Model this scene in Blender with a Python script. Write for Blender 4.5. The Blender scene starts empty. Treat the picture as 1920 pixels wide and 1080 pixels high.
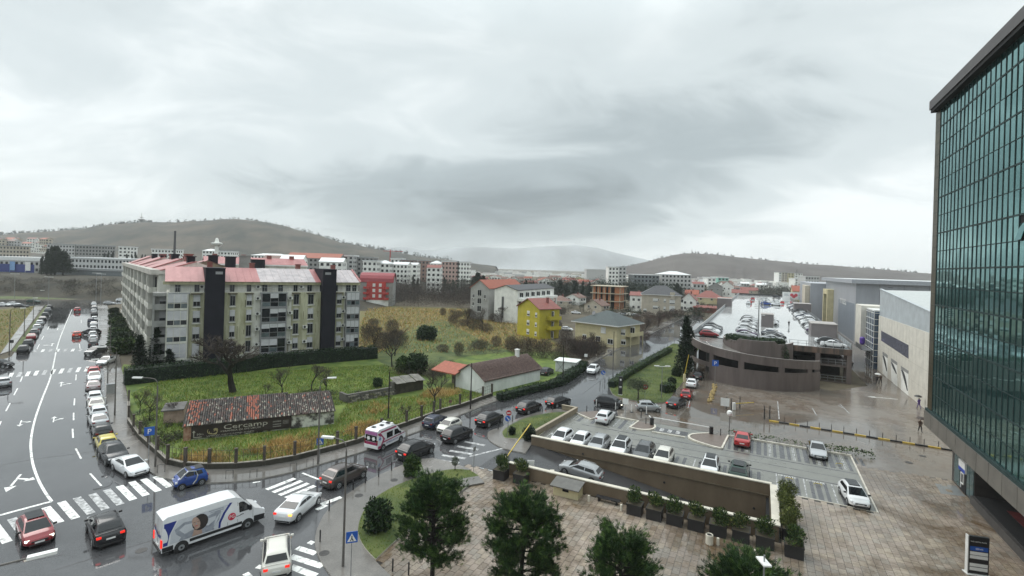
import bpy, bmesh, math, random
import numpy as np
from mathutils import Vector, Matrix
random.seed(7)
rng = np.random.default_rng(7)
SC = bpy.context.scene
COL = SC.collection
R = math.radians
FOC, CAMH, ROLL, PU, PV = 920.0, 21.0, 0.03, 960.0, 500.0      # pixels of a 1920 wide frame, metres, radians
cam = bpy.data.cameras.new('camera')
cam_o = bpy.data.objects.new('camera', cam)
COL.objects.link(cam_o)
cam.sensor_width = 36.0
cam.lens = FOC / 1920 * 36.0
cam.shift_y = -40.0 / 1920
cam.clip_start, cam.clip_end = 0.5, 30000
cam_o.matrix_world = Matrix.Translation((0, 0, CAMH)) @ Matrix.Rotation(R(90), 4, 'X') @ Matrix.Rotation(ROLL, 4, 'Z')
SC.camera = cam_o
SUN_EL, SUN_AZ = R(48), R(-62)          # azimuth from +Y towards +X
w = bpy.data.worlds.new('World')
SC.world = w
w.use_nodes = True
NT = w.node_tree
N, L = NT.nodes, NT.links
bg = N['Background']
bg.inputs['Strength'].default_value = 0.1
def wn(t, **kw):
 n = N.new(t)
 for k, v in kw.items():
  setattr(n, k, v)
 return n
def wmath(op, a, b=None, c=None):
 n = N.new('ShaderNodeMath')
 n.operation = op
 for i, q in enumerate((a, b, c)):
  if q is None:
   continue
  if isinstance(q, (int, float)):
   n.inputs[i].default_value = q
  else:
   L.new(q, n.inputs[i])
 return n.outputs[0]
sky = wn('ShaderNodeTexSky', sky_type='NISHITA', sun_disc=False)
sky.sun_elevation = SUN_EL
sky.sun_rotation = SUN_AZ
tc = wn('ShaderNodeTexCoord')
sx = wn('ShaderNodeSeparateXYZ')
L.new(tc.outputs['Generated'], sx.inputs[0])
dx_, dy_, dz_ = sx.outputs
zc = wmath('MAXIMUM', dz_, 0.0)
den = wmath('ADD', zc, 0.30)
cx = wn('ShaderNodeCombineXYZ')
L.new(wmath('DIVIDE', dx_, den), cx.inputs[0])
L.new(wmath('DIVIDE', dy_, den), cx.inputs[1])
def cloud_noise(scale, det, rough, dist, off, sxy=(1, 1)):
 m = wn('ShaderNodeMapping')
 m.inputs['Location'].default_value = off
 m.inputs['Rotation'].default_value = (0, 0, R(24))
 m.inputs['Scale'].default_value = (sxy[0], sxy[1], 1)
 L.new(cx.outputs[0], m.inputs[0])
 n = wn('ShaderNodeTexNoise')
 n.inputs['Scale'].default_value = scale
 n.inputs['Detail'].default_value = det
 n.inputs['Roughness'].default_value = rough
 n.inputs['Distortion'].default_value = dist
 L.new(m.outputs[0], n.inputs['Vector'])
 return n.outputs['Fac']
n1 = cloud_noise(0.62, 6, 0.52, 0.4, (3.1, 1.7, 0), (0.9, 1.1))
n2 = cloud_noise(2.3, 9, 0.56, 0.7, (7.3, 2.2, 0), (0.85, 1.15))
def bump_dir(u, v, wid_u, wid_v):
 """a soft large cloud mass centred on a compass direction / elevation"""
 az = math.atan2(u - PU, FOC)
 el = math.atan2(PV - v, FOC)
 a = wmath('ARCTAN2', dx_, dy_)
 e = wmath('ARCSINE', dz_)
 da = wmath('DIVIDE', wmath('SUBTRACT', a, az), wid_u)
 de = wmath('DIVIDE', wmath('SUBTRACT', e, el), wid_v)
 q = wmath('ADD', wmath('MULTIPLY', da, da), wmath('MULTIPLY', de, de))
 return wmath('POWER', 2.718, wmath('MULTIPLY', q, -1.0))
val = wmath('MULTIPLY_ADD', n1, 0.55, 0.40)
val = wmath('MULTIPLY_ADD', wmath('SUBTRACT', n2, 0.5), 0.62, val)
for (u, v, wu, wv, k) in ((840, 400, .38, .07, -.36), (1230, 265, .30, .12, -.20), (1050, 355, .32, .085, -.26), (560, 380, .22, .05, -.10), (90, 340, .34, .12, .20), (1600, 410, .28, .11, .30), (300, 420, .3, .04, .15),
       (1350, 480, .3, .035, .06), (300, 130, .6, .16, .10)):
 val = wmath('MULTIPLY_ADD', bump_dir(u, v, wu, wv), k, val)
cr = wn('ShaderNodeValToRGB')
cr.color_ramp.interpolation = 'EASE'
els = cr.color_ramp.elements
els[0].position, els[0].color = 0.10, (0.20, 0.235, 0.248, 1)
els[1].position, els[1].color = 0.95, (0.83, 0.875, 0.875, 1)
e_ = els.new(0.42); e_.color = (0.365, 0.42, 0.435, 1)
e_ = els.new(0.66); e_.color = (0.585, 0.645, 0.655, 1)
L.new(val, cr.inputs[0])
gain = wmath('MULTIPLY_ADD', wmath('MAXIMUM', wmath('SUBTRACT', zc, .42), 0.0), 26.0, 11.2)       # overcast zenith brightening, kept above the view and raised to light the ground
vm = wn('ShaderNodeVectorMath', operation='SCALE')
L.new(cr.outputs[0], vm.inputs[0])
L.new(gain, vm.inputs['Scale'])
mx = wn('ShaderNodeMix', data_type='RGBA')
mx.inputs[0].default_value = 0.94
L.new(sky.outputs[0], mx.inputs[6])
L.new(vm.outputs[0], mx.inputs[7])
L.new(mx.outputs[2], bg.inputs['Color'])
sun = bpy.data.lights.new('sun', 'SUN')
sun.energy, sun.angle, sun.color = 1.5, R(40), (1.0, 0.97, 0.92)
sun_o = bpy.data.objects.new('sun', sun)
COL.objects.link(sun_o)
sun_o.rotation_euler = (R(90) - SUN_EL, 0, -SUN_AZ + math.pi)
sun_o.location = (0, 0, 80)
vs = SC.view_settings
vs.view_transform, vs.look, vs.exposure, vs.gamma = 'Standard', 'None', 0.2, 1.0
vs.use_curve_mapping = False
cy = SC.cycles
cy.max_bounces, cy.diffuse_bounces, cy.glossy_bounces, cy.transmission_bounces, cy.transparent_max_bounces = 5, 2, 3, 3, 6
cy.caustics_reflective = cy.caustics_refractive = False
cy.use_denoising = True
cy.volume_bounces = 1
cy.sample_clamp_indirect = 4.0
_c, _s = math.cos(ROLL), math.sin(ROLL)
def at(u, v, z=0.0):
 """point of the horizontal plane at height z that the photograph shows at (u, v)"""
 a, b = (u - PU) / FOC, (PV - v) / FOC
 dx, dz = a * _c - b * _s, a * _s + b * _c
 t = (z - CAMH) / dz
 return Vector((dx * t, t, z))
def far(u, v, Y):
 """point at distance Y along the view that the photograph shows at (u, v)"""
 a, b = (u - PU) / FOC, (PV - v) / FOC
 return Vector(((a * _c - b * _s) * Y, Y, CAMH + (a * _s + b * _c) * Y))
E1, E2 = Vector((.4526, .8917, 0)), Vector((.8917, -.4526, 0))
LROT, SROT = R(-26.91), R(40.8)
S1, S2 = Vector((-.6534, .757, 0)), Vector((.757, .6534, 0))
def lp(x, y, z=0.0):
 return E2 * x + E1 * y + Vector((0, 0, z))
class MB:
 def __init__(s):
  s.v, s.f, s.m = [], [], []
 def poly(s, pts, m=0):
  n = len(s.v)
  s.v += [tuple(p) for p in pts]
  s.f.append(tuple(range(n, n + len(pts))))
  s.m.append(m)
 def grid(s, rows, m=0, close=False):
  """rows of equal length point lists -> quads"""
  n0, k = len(s.v), len(rows[0])
  for r in rows:
   s.v += [tuple(p) for p in r]
  for i in range(len(rows) - 1):
   for j in range(k if close else k - 1):
    a, b = n0 + i * k + j, n0 + i * k + (j + 1) % k
    s.f.append((a, b, b + k, a + k))
    s.m.append(m)
 def box(s, x0, x1, y0, y1, z0, z1, m=0, M=None, top=None):
  p = [Vector(q) for q in ((x0, y0, z0), (x1, y0, z0), (x1, y1, z0), (x0, y1, z0), (x0, y0, z1), (x1, y0, z1), (x1, y1, z1), (x0, y1, z1))]
  if M is not None:
   p = [M @ q for q in p]
  n = len(s.v)
  s.v += [tuple(q) for q in p]
  for i, f in enumerate(((3, 2, 1, 0), (4, 5, 6, 7), (0, 1, 5, 4), (1, 2, 6, 5), (2, 3, 7, 6), (3, 0, 4, 7))):
   s.f.append(tuple(n + q for q in f))
   s.m.append(top if (i == 1 and top is not None) else m)
 def bar(s, a, b, wdt, m=0, h=None, up=(0, 0, 1)):
  a, b = Vector(a), Vector(b)
  d = b - a
  ln = d.length
  if ln < 1e-6:
   return
  d.normalize()
  upv = Vector(up)
  if abs(d.dot(upv)) > .97:
   upv = Vector((1, 0, 0))
  sd = d.cross(upv).normalized()
  u2 = sd.cross(d)
  h = h or wdt
  M = Matrix((( sd.x, d.x, u2.x, a.x), (sd.y, d.y, u2.y, a.y), (sd.z, d.z, u2.z, a.z), (0, 0, 0, 1)))
  s.box(-wdt / 2, wdt / 2, 0, ln, -h / 2, h / 2, m, M)
 def prism(s, xy, z0, z1, m=0, mt=None, bottom=False):
  n, k = len(s.v), len(xy)
  ar = sum(xy[i][0] * xy[(i + 1) % k][1] - xy[(i + 1) % k][0] * xy[i][1] for i in range(k))
  if ar < 0:
   xy = xy[::-1]
  s.v += [(p[0], p[1], z0) for p in xy] + [(p[0], p[1], z1) for p in xy]
  for i in range(k):
   j = (i + 1) % k
   s.f.append((n + i, n + j, n + k + j, n + k + i))
   s.m.append(m)
  s.f.append(tuple(range(n + k, n + 2 * k)))
  s.m.append(m if mt is None else mt)
  if bottom:
   s.f.append(tuple(range(n + k - 1, n - 1, -1)))
   s.m.append(m)
 def tube(s, pts, rad, n=6, m=0, cap=True):
  pts = [Vector(p) for p in pts]
  if not hasattr(rad, '__len__'):
   rad = [rad] * len(pts)
  rows = []
  for i, p in enumerate(pts):
   d = (pts[min(i + 1, len(pts) - 1)] - pts[max(i - 1, 0)])
   d.normalize()
   a = Vector((0, 0, 1)) if abs(d.z) < .95 else Vector((1, 0, 0))
   x = d.cross(a).normalized()
   y = d.cross(x)
   rows.append([p + (x * math.cos(t) + y * math.sin(t)) * rad[i] for t in (2 * math.pi * q / n for q in range(n))])
  s.grid(rows, m, True)
  if cap:
   s.poly(rows[-1], m)
   s.poly(rows[0][::-1], m)
 def lathe(s, prof, n=12, m=0, M=None):
  rows = [[Vector((r * math.cos(t), r * math.sin(t), z)) for t in (2 * math.pi * q / n for q in range(n))] for r, z in prof]
  if M is not None:
   rows = [[M @ p for p in r] for r in rows]
  s.grid(rows, m, True)
  s.poly(rows[-1], m)
  s.poly(rows[0][::-1], m)
 def mesh(s, name, mats, smooth=False):
  me = bpy.data.meshes.new(name)
  me.from_pydata(s.v, [], s.f)
  for q in (mats if isinstance(mats, (list, tuple)) else [mats]):
   me.materials.append(q)
  if any(s.m):
   me.polygons.foreach_set('material_index', s.m)
  if smooth:
   me.polygons.foreach_set('use_smooth', [True] * len(s.f))
  me.update()
  return me
 def build(s, name, mats, parent=None, smooth=False, weld=False, **kw):
  me = s.mesh(name, mats, smooth)
  if weld:
   bm = bmesh.new(); bm.from_mesh(me)
   bmesh.ops.remove_doubles(bm, verts=bm.verts, dist=0.0008)
   bmesh.ops.recalc_face_normals(bm, faces=bm.faces)
   bm.to_mesh(me); bm.free()
  return link(name, me, parent, **kw)
def link(name, me, parent=None, loc=None, rz=None, label=None, cat=None, group=None, kind=None):
 o = bpy.data.objects.new(name, me)
 COL.objects.link(o)
 if parent is not None:
  o.parent = parent
 if loc is not None:
  o.location = loc
 if rz is not None:
  o.rotation_euler = (0, 0, rz)
 for k, q in (('label', label), ('category', cat), ('group', group), ('kind', kind)):
  if q:
   o[k] = q
 return o
def thing(name, label, cat, loc=(0, 0, 0), rz=0.0, group=None):
 return link(name, None, None, loc, rz, label, cat, group)
def dup(root, loc, rz, label=None, group=None, scale=None):
 r = root.copy(); COL.objects.link(r)
 r.location = loc; r.rotation_euler = (0, 0, rz)
 if scale:
  r.scale = (scale,) * 3 if not hasattr(scale, '__len__') else scale
 if label:
  r['label'] = label
 if group:
  r['group'] = group
 for ch in list(root.children):
  c2 = ch.copy(); COL.objects.link(c2); c2.parent = r
  for g in ch.children:
   d = g.copy(); COL.objects.link(d); d.parent = c2
 return r
_mats = {}
def pm(name, col, rough=.55, var=.18, scale=2.0, spec=.5, metal=0.0, bump=0.0, col2=None, coat=0.0, emit=None, det=5, space='Object', lo=.35, hi=.65, stretch=None, rvar=0.0):
 """principled material whose colour wanders between two tones with a noise"""
 if name in _mats:
  return _mats[name]
 m = bpy.data.materials.new(name)
 m.use_nodes = True
 nt = m.node_tree
 b = nt.nodes['Principled BSDF']
 b.inputs['Roughness'].default_value = rough
 b.inputs['Metallic'].default_value = metal
 b.inputs['Specular IOR Level'].default_value = spec
 b.inputs['Coat Weight'].default_value = coat
 b.inputs['Coat Roughness'].default_value = .06
 c1 = tuple(max(0, q * (1 - var)) for q in col)
 c2 = col2 or tuple(q * (1 + var) for q in col)
 tcn = nt.nodes.new('ShaderNodeTexCoord')
 vec = tcn.outputs['Object']
 if space == 'World':
  vec = nt.nodes.new('ShaderNodeNewGeometry').outputs['Position']
 if stretch:
  mp = nt.nodes.new('ShaderNodeMapping')
  mp.inputs['Scale'].default_value = stretch
  nt.links.new(vec, mp.inputs[0])
  vec = mp.outputs[0]
 no = nt.nodes.new('ShaderNodeTexNoise')
 no.inputs['Scale'].default_value = scale
 no.inputs['Detail'].default_value = det
 no.inputs['Roughness'].default_value = .62
 nt.links.new(vec, no.inputs['Vector'])
 r = nt.nodes.new('ShaderNodeValToRGB')
 r.color_ramp.elements[0].position, r.color_ramp.elements[1].position = lo, hi
 r.color_ramp.elements[0].color = (*c1, 1)
 r.color_ramp.elements[1].color = (*c2, 1)
 nt.links.new(no.outputs['Fac'], r.inputs[0])
 nt.links.new(r.outputs[0], b.inputs['Base Color'])
 if rvar:
  mr = nt.nodes.new('ShaderNodeMapRange')
  mr.inputs[3].default_value, mr.inputs[4].default_value = max(0, rough - rvar), rough + rvar
  nt.links.new(no.outputs['Fac'], mr.inputs[0])
  nt.links.new(mr.outputs[0], b.inputs['Roughness'])
 if bump:
  bp = nt.nodes.new('ShaderNodeBump')
  bp.inputs['Strength'].default_value = bump
  bp.inputs['Distance'].default_value = .05
  nt.links.new(no.outputs['Fac'], bp.inputs['Height'])
  nt.links.new(bp.outputs[0], b.inputs['Normal'])
 if emit:
  b.inputs['Emission Color'].default_value = (*emit[:3], 1)
  b.inputs['Emission Strength'].default_value = emit[3]
 _mats[name] = m
 return m
def nodes_of(m):
 return m.node_tree.nodes, m.node_tree.links, m.node_tree.nodes['Principled BSDF']
def wet_mat(name, dry, damp, r_dry=.32, r_wet=.04, s_big=.06, thr=(.42, .6), grain=.12, spec=.5, dirt=None):
 """wet paving: large damp patches with a mirror film of water, finer grain elsewhere"""
 m = bpy.data.materials.new(name); m.use_nodes = True
 n, l, b = nodes_of(m)
 b.inputs['Specular IOR Level'].default_value = spec
 pos = n.new('ShaderNodeNewGeometry').outputs['Position']
 def noise(sc, det=5, rg=.55, dist=0.3):
  q = n.new('ShaderNodeTexNoise')
  q.inputs['Scale'].default_value = sc; q.inputs['Detail'].default_value = det
  q.inputs['Roughness'].default_value = rg; q.inputs['Distortion'].default_value = dist
  l.new(pos, q.inputs['Vector'])
  return q.outputs['Fac']
 big, mid, fine = noise(s_big, 6, .6, .8), noise(.9, 5), noise(9, 4, .7)
 rp = n.new('ShaderNodeValToRGB')
 rp.color_ramp.elements[0].position, rp.color_ramp.elements[1].position = thr
 l.new(big, rp.inputs[0])
 mr = n.new('ShaderNodeMapRange')
 mr.inputs[3].default_value, mr.inputs[4].default_value = r_dry, r_wet
 l.new(rp.outputs[0], mr.inputs[0])
 ad = n.new('ShaderNodeMath'); ad.operation = 'MULTIPLY_ADD'
 l.new(mid, ad.inputs[0]); ad.inputs[1].default_value = .07; l.new(mr.outputs[0], ad.inputs[2])
 sb = n.new('ShaderNodeMath'); sb.operation = 'SUBTRACT'; l.new(ad.outputs[0], sb.inputs[0]); sb.inputs[1].default_value = .03
 mxr = n.new('ShaderNodeMath'); mxr.operation = 'MAXIMUM'; l.new(sb.outputs[0], mxr.inputs[0]); mxr.inputs[1].default_value = .02
 l.new(mxr.outputs[0], b.inputs['Roughness'])
 mc = n.new('ShaderNodeMix'); mc.data_type = 'RGBA'
 l.new(rp.outputs[0], mc.inputs[0])
 mc.inputs[6].default_value = (*dry, 1); mc.inputs[7].default_value = (*damp, 1)
 out = mc.outputs[2]
 if dirt:
  dn = noise(.16, 7, .68, 1.2)
  dr = n.new('ShaderNodeValToRGB')
  dr.color_ramp.elements[0].position, dr.color_ramp.elements[1].position = .46, .66
  l.new(dn, dr.inputs[0])
  md = n.new('ShaderNodeMix'); md.data_type = 'RGBA'
  l.new(dr.outputs[0], md.inputs[0]); l.new(out, md.inputs[6]); md.inputs[7].default_value = (*dirt, 1)
  out = md.outputs[2]
 gm = n.new('ShaderNodeMapRange')
 gm.inputs[1].default_value, gm.inputs[2].default_value = .25, .75
 gm.inputs[3].default_value, gm.inputs[4].default_value = 1 - grain * 2, 1 + grain * 2
 l.new(fine, gm.inputs[0])
 gm2 = n.new('ShaderNodeMapRange')
 gm2.inputs[1].default_value, gm2.inputs[2].default_value = .3, .7
 gm2.inputs[3].default_value, gm2.inputs[4].default_value = 1 - grain, 1 + grain
 l.new(mid, gm2.inputs[0])
 g3 = n.new('ShaderNodeMath'); g3.operation = 'MULTIPLY'; l.new(gm.outputs[0], g3.inputs[0]); l.new(gm2.outputs[0], g3.inputs[1])
 sc = n.new('ShaderNodeVectorMath'); sc.operation = 'SCALE'
 l.new(out, sc.inputs[0]); l.new(g3.outputs[0], sc.inputs['Scale'])
 l.new(sc.outputs[0], b.inputs['Base Color'])
 bp = n.new('ShaderNodeBump'); bp.inputs['Strength'].default_value = .06; bp.inputs['Distance'].default_value = .01
 inv = n.new('ShaderNodeMath'); inv.operation = 'MULTIPLY'
 iv2 = n.new('ShaderNodeMath'); iv2.operation = 'SUBTRACT'; iv2.inputs[0].default_value = 1.0; l.new(rp.outputs[0], iv2.inputs[1])
 l.new(fine, inv.inputs[0]); l.new(iv2.outputs[0], inv.inputs[1])
 l.new(inv.outputs[0], bp.inputs['Height']); l.new(bp.outputs[0], b.inputs['Normal'])
 _mats[name] = m
 return m
M_ASPH = wet_mat('wet_asphalt', (.088, .088, .092), (.062, .062, .065), .11, .015, .05, (.30, .54), spec=1.0)
M_ASPH2 = wet_mat('wet_asphalt_brown', (.20, .175, .15), (.12, .104, .088), .22, .03, .045, (.38, .62), spec=.7, dirt=(.135, .10, .075))
M_PAVE = wet_mat('wet_pavement', (.20, .185, .17), (.13, .122, .112), .28, .05, .07, (.40, .62))
M_LOT = wet_mat('lot_setts', (.21, .21, .19), (.16, .16, .145), .34, .10, .08, (.42, .66))
M_LOTD = wet_mat('lot_setts_dark', (.085, .085, .092), (.07, .07, .075), .30, .10, .08, (.42, .66))
M_MORT = wet_mat('paving_bed', (.07, .06, .05), (.05, .045, .04), .4, .1)
M_DECK = wet_mat('deck_concrete', (.42, .43, .43), (.36, .37, .37), .10, .015, .05, (.30, .52), .03, spec=.8)
M_SOIL = pm('soil', (.085, .07, .045), .9, .35, .15, space='World', bump=.2)
M_KERB = pm('kerb_stone', (.30, .28, .25), .5, .25, 1.5, space='World')
M_KERBW = pm('white_kerb', (.62, .58, .50), .45, .2, 1.2, space='World')
M_WLINE = pm('road_paint', (.62, .62, .60), .28, .45, 2.2, space='World', lo=.36, hi=.5)
M_WLINE2 = pm('worn_road_paint', (.40, .40, .40), .25, .6, 2.6, space='World', lo=.38, hi=.62)
M_GRASS = pm('grass_soil', (.055, .10, .018), .85, .4, .25, col2=(.10, .12, .028), space='World', bump=.3)
M_GRASSG = pm('green_grass_soil', (.07, .14, .017), .85, .4, .35, col2=(.145, .19, .03), space='World', bump=.3)
M_GRASSY = pm('dry_grass_soil', (.20, .145, .05), .9, .3, .22, col2=(.12, .12, .035), space='World', bump=.3)
M_CONC = pm('concrete', (.30, .28, .26), .6, .25, .6, bump=.1)
M_DARK = pm('black_metal', (.02, .02, .022), .4, .2)
M_STEEL = pm('galvanised_steel', (.32, .33, .34), .38, .2, metal=.6)
M_LAMPG = pm('lamp_diffuser', (.8, .8, .78), .25, .05)
M_GLASSD = pm('dark_glass', (.012, .016, .02), .05, .3, spec=.8)
M_WHITE = pm('white_paint', (.78, .78, .76), .4, .06)
M_BLACK = pm('black_void', (.006, .006, .007), .8, .2)
# ================================================================ ground, road, pavements, lawns
def pxs(lst, z=0.0):
 return [at(u, v, z) for u, v in lst]
def sheet(name, pts, z, mat, kind='structure'):
 b = MB()
 xy = [(p[0], p[1]) for p in pts]
 k = len(xy)
 if sum(xy[i][0] * xy[(i + 1) % k][1] - xy[(i + 1) % k][0] * xy[i][1] for i in range(k)) < 0:
  xy = xy[::-1]
 b.poly([(x, y, z) for x, y in xy])
 return b.build(name, mat, kind=kind)
def slab(name, pts, z, mat, side, z0=-.05):
 b = MB()
 b.prism([(p[0], p[1]) for p in pts], z0, z, 1, 0)
 return b.build(name, [mat, side], kind='structure')
def ribbon(b, pts, wdt, z, m=0, closed=False, off=0.0):
 """flat strip of width wdt along a polyline"""
 pts = [Vector((p[0], p[1], 0)) for p in pts]
 n = len(pts)
 L_, R_ = [], []
 for i, p in enumerate(pts):
  a = pts[(i - 1) % n] if (closed or i) else p
  c = pts[(i + 1) % n] if (closed or i < n - 1) else p
  d = (c - a).normalized()
  s = Vector((d.y, -d.x, 0))
  L_.append(p + s * (off - wdt / 2)); R_.append(p + s * (off + wdt / 2))
 rng_ = range(n if closed else n - 1)
 for i in rng_:
  j = (i + 1) % n
  q = [L_[i], R_[i], R_[j], L_[j]]
  b.poly([(t.x, t.y, z) for t in q[::-1]] if False else [(t.x, t.y, z) for t in q], m)
def kerb_strip(b, pts, wdt, z0, z1, m=0, closed=False):
 """raised strip (a row of kerb) along a polyline"""
 pts = [Vector((p[0], p[1], 0)) for p in pts]
 n = len(pts)
 rows = []
 for i, p in enumerate(pts):
  a = pts[(i - 1) % n] if (closed or i) else p
  c = pts[(i + 1) % n] if (closed or i < n - 1) else p
  d = (c - a).normalized()
  s = Vector((d.y, -d.x, 0)) * (wdt / 2)
  rows.append([(p.x - s.x, p.y - s.y, z0), (p.x - s.x, p.y - s.y, z1), (p.x + s.x, p.y + s.y, z1), (p.x + s.x, p.y + s.y, z0)])
 if closed:
  rows.append(rows[0])
 b.grid(rows, m)
 if not closed:
  b.poly(rows[0][::-1], m); b.poly(rows[-1], m)
def smooth_line(pts, k=4):
 """Catmull-Rom through the points"""
 P = [Vector((p[0], p[1], 0)) for p in pts]
 P = [P[0]] + P + [P[-1]]
 out = []
 for i in range(1, len(P) - 2):
  for j in range(k):
   t = j / k
   a, b, c, d = P[i - 1], P[i], P[i + 1], P[i + 2]
   out.append(.5 * ((2 * b) + (c - a) * t + (2 * a - 5 * b + 4 * c - d) * t * t + (3 * b - a - 3 * c + d) * t ** 3))
 out.append(P[-2])
 return out
WB, WF, WX0, WX1 = 53.1, 44.2, -23.7, 1.4          # back wall, front wall, left end, right end
pit = [lp(WX0 - 2, WF + .15), lp(WX1 - .15, WF + .15), lp(WX1 - .15, WB - .15), lp(WX0, WB - .15)]
outer = [(-5400, -60), (5400, -60), (5400, 4500), (-5400, 4500)]
b = MB()
for i in range(4):
 j = (i + 1) % 4
 b.poly([(*outer[i], -.06), (*outer[j], -.06), (pit[j].x, pit[j].y, -.06), (pit[i].x, pit[i].y, -.06)])
b.build('ground', M_SOIL, kind='structure')
road_left = [(-420, 800), (-60, 690), (0, 676), (22, 668), (52, 625), (88, 578), (70, 573), (-80, 579), (-300, 590)]
kerb_e = smooth_line(pxs([(182, 566), (184, 590), (189, 650), (194, 690), (198, 740), (207, 795), (220, 825), (240, 850), (258, 870), (288, 890), (320, 900), (360, 906), (395, 907),
       (470, 902), (545, 887), (620, 866), (690, 845), (760, 819), (830, 793), (905, 762), (962, 742), (1010, 724), (1090, 690), (1150, 660), (1215, 628), (1290, 592)]), 3)
road_pts = pxs(road_left) + [at(-80, 562), at(100, 563)] + [at(232, 562), at(236, 568), at(200, 573)] + kerb_e[1:]
road_pts += pxs([(1312, 585), (1330, 620), (1300, 720), (1345, 742), (1322, 800), (1160, 784), (1085, 776), (1040, 780), (1000, 795), (965, 815)])
road_pts += [lp(WX0 - 2, WB - .15), lp(WX0 - 2, WF + .16), at(900, 898), at(820, 892), at(740, 935), at(690, 1000), at(700, 1090)]
road_pts += [Vector((-6, 26, 0)), Vector((-6, 12, 0)), Vector((-90, 12, 0))]
sheet('road', road_pts, 0.0, M_ASPH)
fore = [lp(-17.6, 69.6), lp(10.1, 69.6), lp(10.3, 66), lp(14.6, 66.4), lp(18.3, 66.8), lp(60, 66.8), lp(60, 140), lp(32, 400), lp(19, 400), lp(19, 116), lp(12, 107), lp(-2, 116), lp(-13.4, 122), lp(-15, 122),
  lp(-15, 95), lp(-19.6, 86), lp(-20.5, 78)]
sheet('forecourt', fore, .005, M_ASPH2)
lot = [lp(WX0, WB), lp(WX1, WB), lp(WX1 + .05, 54.15), lp(9.87, 54.15), lp(10.05, 69.5), lp(-17.6, 69.5), at(1075, 772), at(1040, 787)]
sheet('parking_lot', lot, .010, M_LOT)
fence_px = [(241, 757), (241, 795), (262, 825), (295, 855), (312, 871), (340, 878), (392, 881), (442, 880), (495, 875), (552, 865), (632, 844), (667, 834), (762, 800), (792, 789), (825, 776),
   (862, 766), (882, 759), (905, 750), (922, 744)]
fence_line = pxs(fence_px)
pave_e = [Vector(p) for p in kerb_e[1:]]
back = pxs([(1278, 590), (1205, 622), (1140, 655), (1080, 690), (1000, 728), (955, 740)]) + fence_line[::-1] + pxs([(238, 740), (228, 690), (214, 620), (205, 585), (200, 571)])
slab('pavement', pave_e + back, .12, M_PAVE, M_KERB)
slab('pavement', pxs([(0, 665), (66, 573), (85, 570), (20, 658)]), .10, M_PAVE, M_KERB)
slab('verge', pxs([(22, 659), (87, 572), (93, 578), (36, 662)]), .11, M_GRASS, M_KERB)
slab('lawn', pxs([(-60, 655), (-60, 587), (66, 574), (0, 664), (-10, 668)]), .11, M_GRASSY, M_KERB)
slab('verge', pxs([(-300, 572), (-80, 561), (100, 561.5), (236, 560.5), (236, 553), (-300, 560)]), .15, M_GRASS, M_KERB)
CORN = pxs([(622, 1084), (602, 1055), (592, 1031), (591, 1008), (598, 985), (613, 960), (641, 936), (691, 902), (757, 872), (790, 862), (812, 860), (846, 868), (892, 884)])
corner = smooth_line(CORN[:10], 3) + pxs([(812, 860), (846, 868), (884, 882)]) + [at(862, 890), at(880, 912), at(700, 1050), at(735, 1085)] + [Vector((-6, 27, 0)), Vector((-13, 27, 0))]
slab('pavement', corner, .10, M_PAVE, M_KERB)
isl = smooth_line(pxs([(985, 851), (945, 842), (918, 827), (914, 815), (920, 808), (942, 801), (963, 789), (992, 779), (1030, 769), (1066, 768)]), 3) + pxs([(1083, 772)]) + [lp(WX0, WB + .1)]
slab('pavement', isl, .10, M_PAVE, M_KERB)
slab('lawn', smooth_line(pxs([(946, 823), (942, 812), (955, 800), (985, 786), (1030, 776), (1064, 774)]), 3) + pxs([(1066, 778), (1000, 826)]), .16, M_GRASS, M_KERBW)
oval = smooth_line(pxs([(704, 1052), (684, 1030), (672, 1005), (674, 980), (686, 955), (708, 933), (745, 912), (790, 896), (830, 885), (855, 882)]), 3) + pxs([(880, 884), (898, 895), (868, 920), (770, 990)])
slab('lawn', oval, .16, M_GRASS, M_KERBW)
glawn = smooth_line(pxs([(1143, 728), (1150, 741), (1170, 748), (1205, 755), (1235, 757), (1254, 751), (1263, 738), (1281, 716), (1293, 690)]), 3) + pxs([(1304, 664), (1312, 650), (1262, 645), (1210, 676)])
slab('lawn', glawn, .14, M_GRASS, M_KERB)
lot_field = fence_line[::-1] + pxs([(238, 735), (228, 690), (232, 684), (320, 690), (440, 690), (560, 680), (700, 672), (900, 660), (1060, 660), (1080, 690), (1000, 728), (955, 740)])
slab('field', lot_field, .10, M_GRASSG, M_SOIL)
dryf = pxs([(560, 680), (676, 668), (660, 640), (670, 580), (700, 572), (880, 578), (965, 600), (1060, 650), (1060, 660), (900, 660), (700, 672)])
sheet('field', dryf, -.02, M_GRASSY)
greenf = pxs([(700, 672), (735, 640), (780, 612), (830, 600), (905, 640), (960, 660), (880, 668), (800, 690), (730, 690)])
sheet('field', greenf, .125, M_GRASS)
b = MB()
Z = .006
def dash(px0, px1, wdt=.15, m=0, z=Z):
 ribbon(b, pxs([px0, px1]), wdt, z, m)
ribbon(b, smooth_line(pxs([(135, 580), (118, 620), (107, 652), (96, 703), (80, 745), (66, 785), (58, 825), (60, 862), (70, 895), (84, 922), (97, 940)]), 4), .20, Z)
dash((97, 940), (0, 966), .32)
for q in (((143, 702), (142, 713)), ((140, 747), (139, 760)), ((138, 774), (138, 788)), ((136, 804), (137, 821)), ((142, 841), (152, 860)), ((169, 888), (190, 911)), ((149, 645), (150, 655)), ((150, 620), (151, 628)),
   ((152, 600), (152.5, 606)), ((42, 706), (38, 716)), ((33, 728), (26, 741)), ((19, 756), (11, 771)), ((74, 645), (68, 657)), ((82, 630), (78, 637)), ((92, 612), (89, 618)), ((2, 790), (-6, 806))):
 dash(*q)
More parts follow.
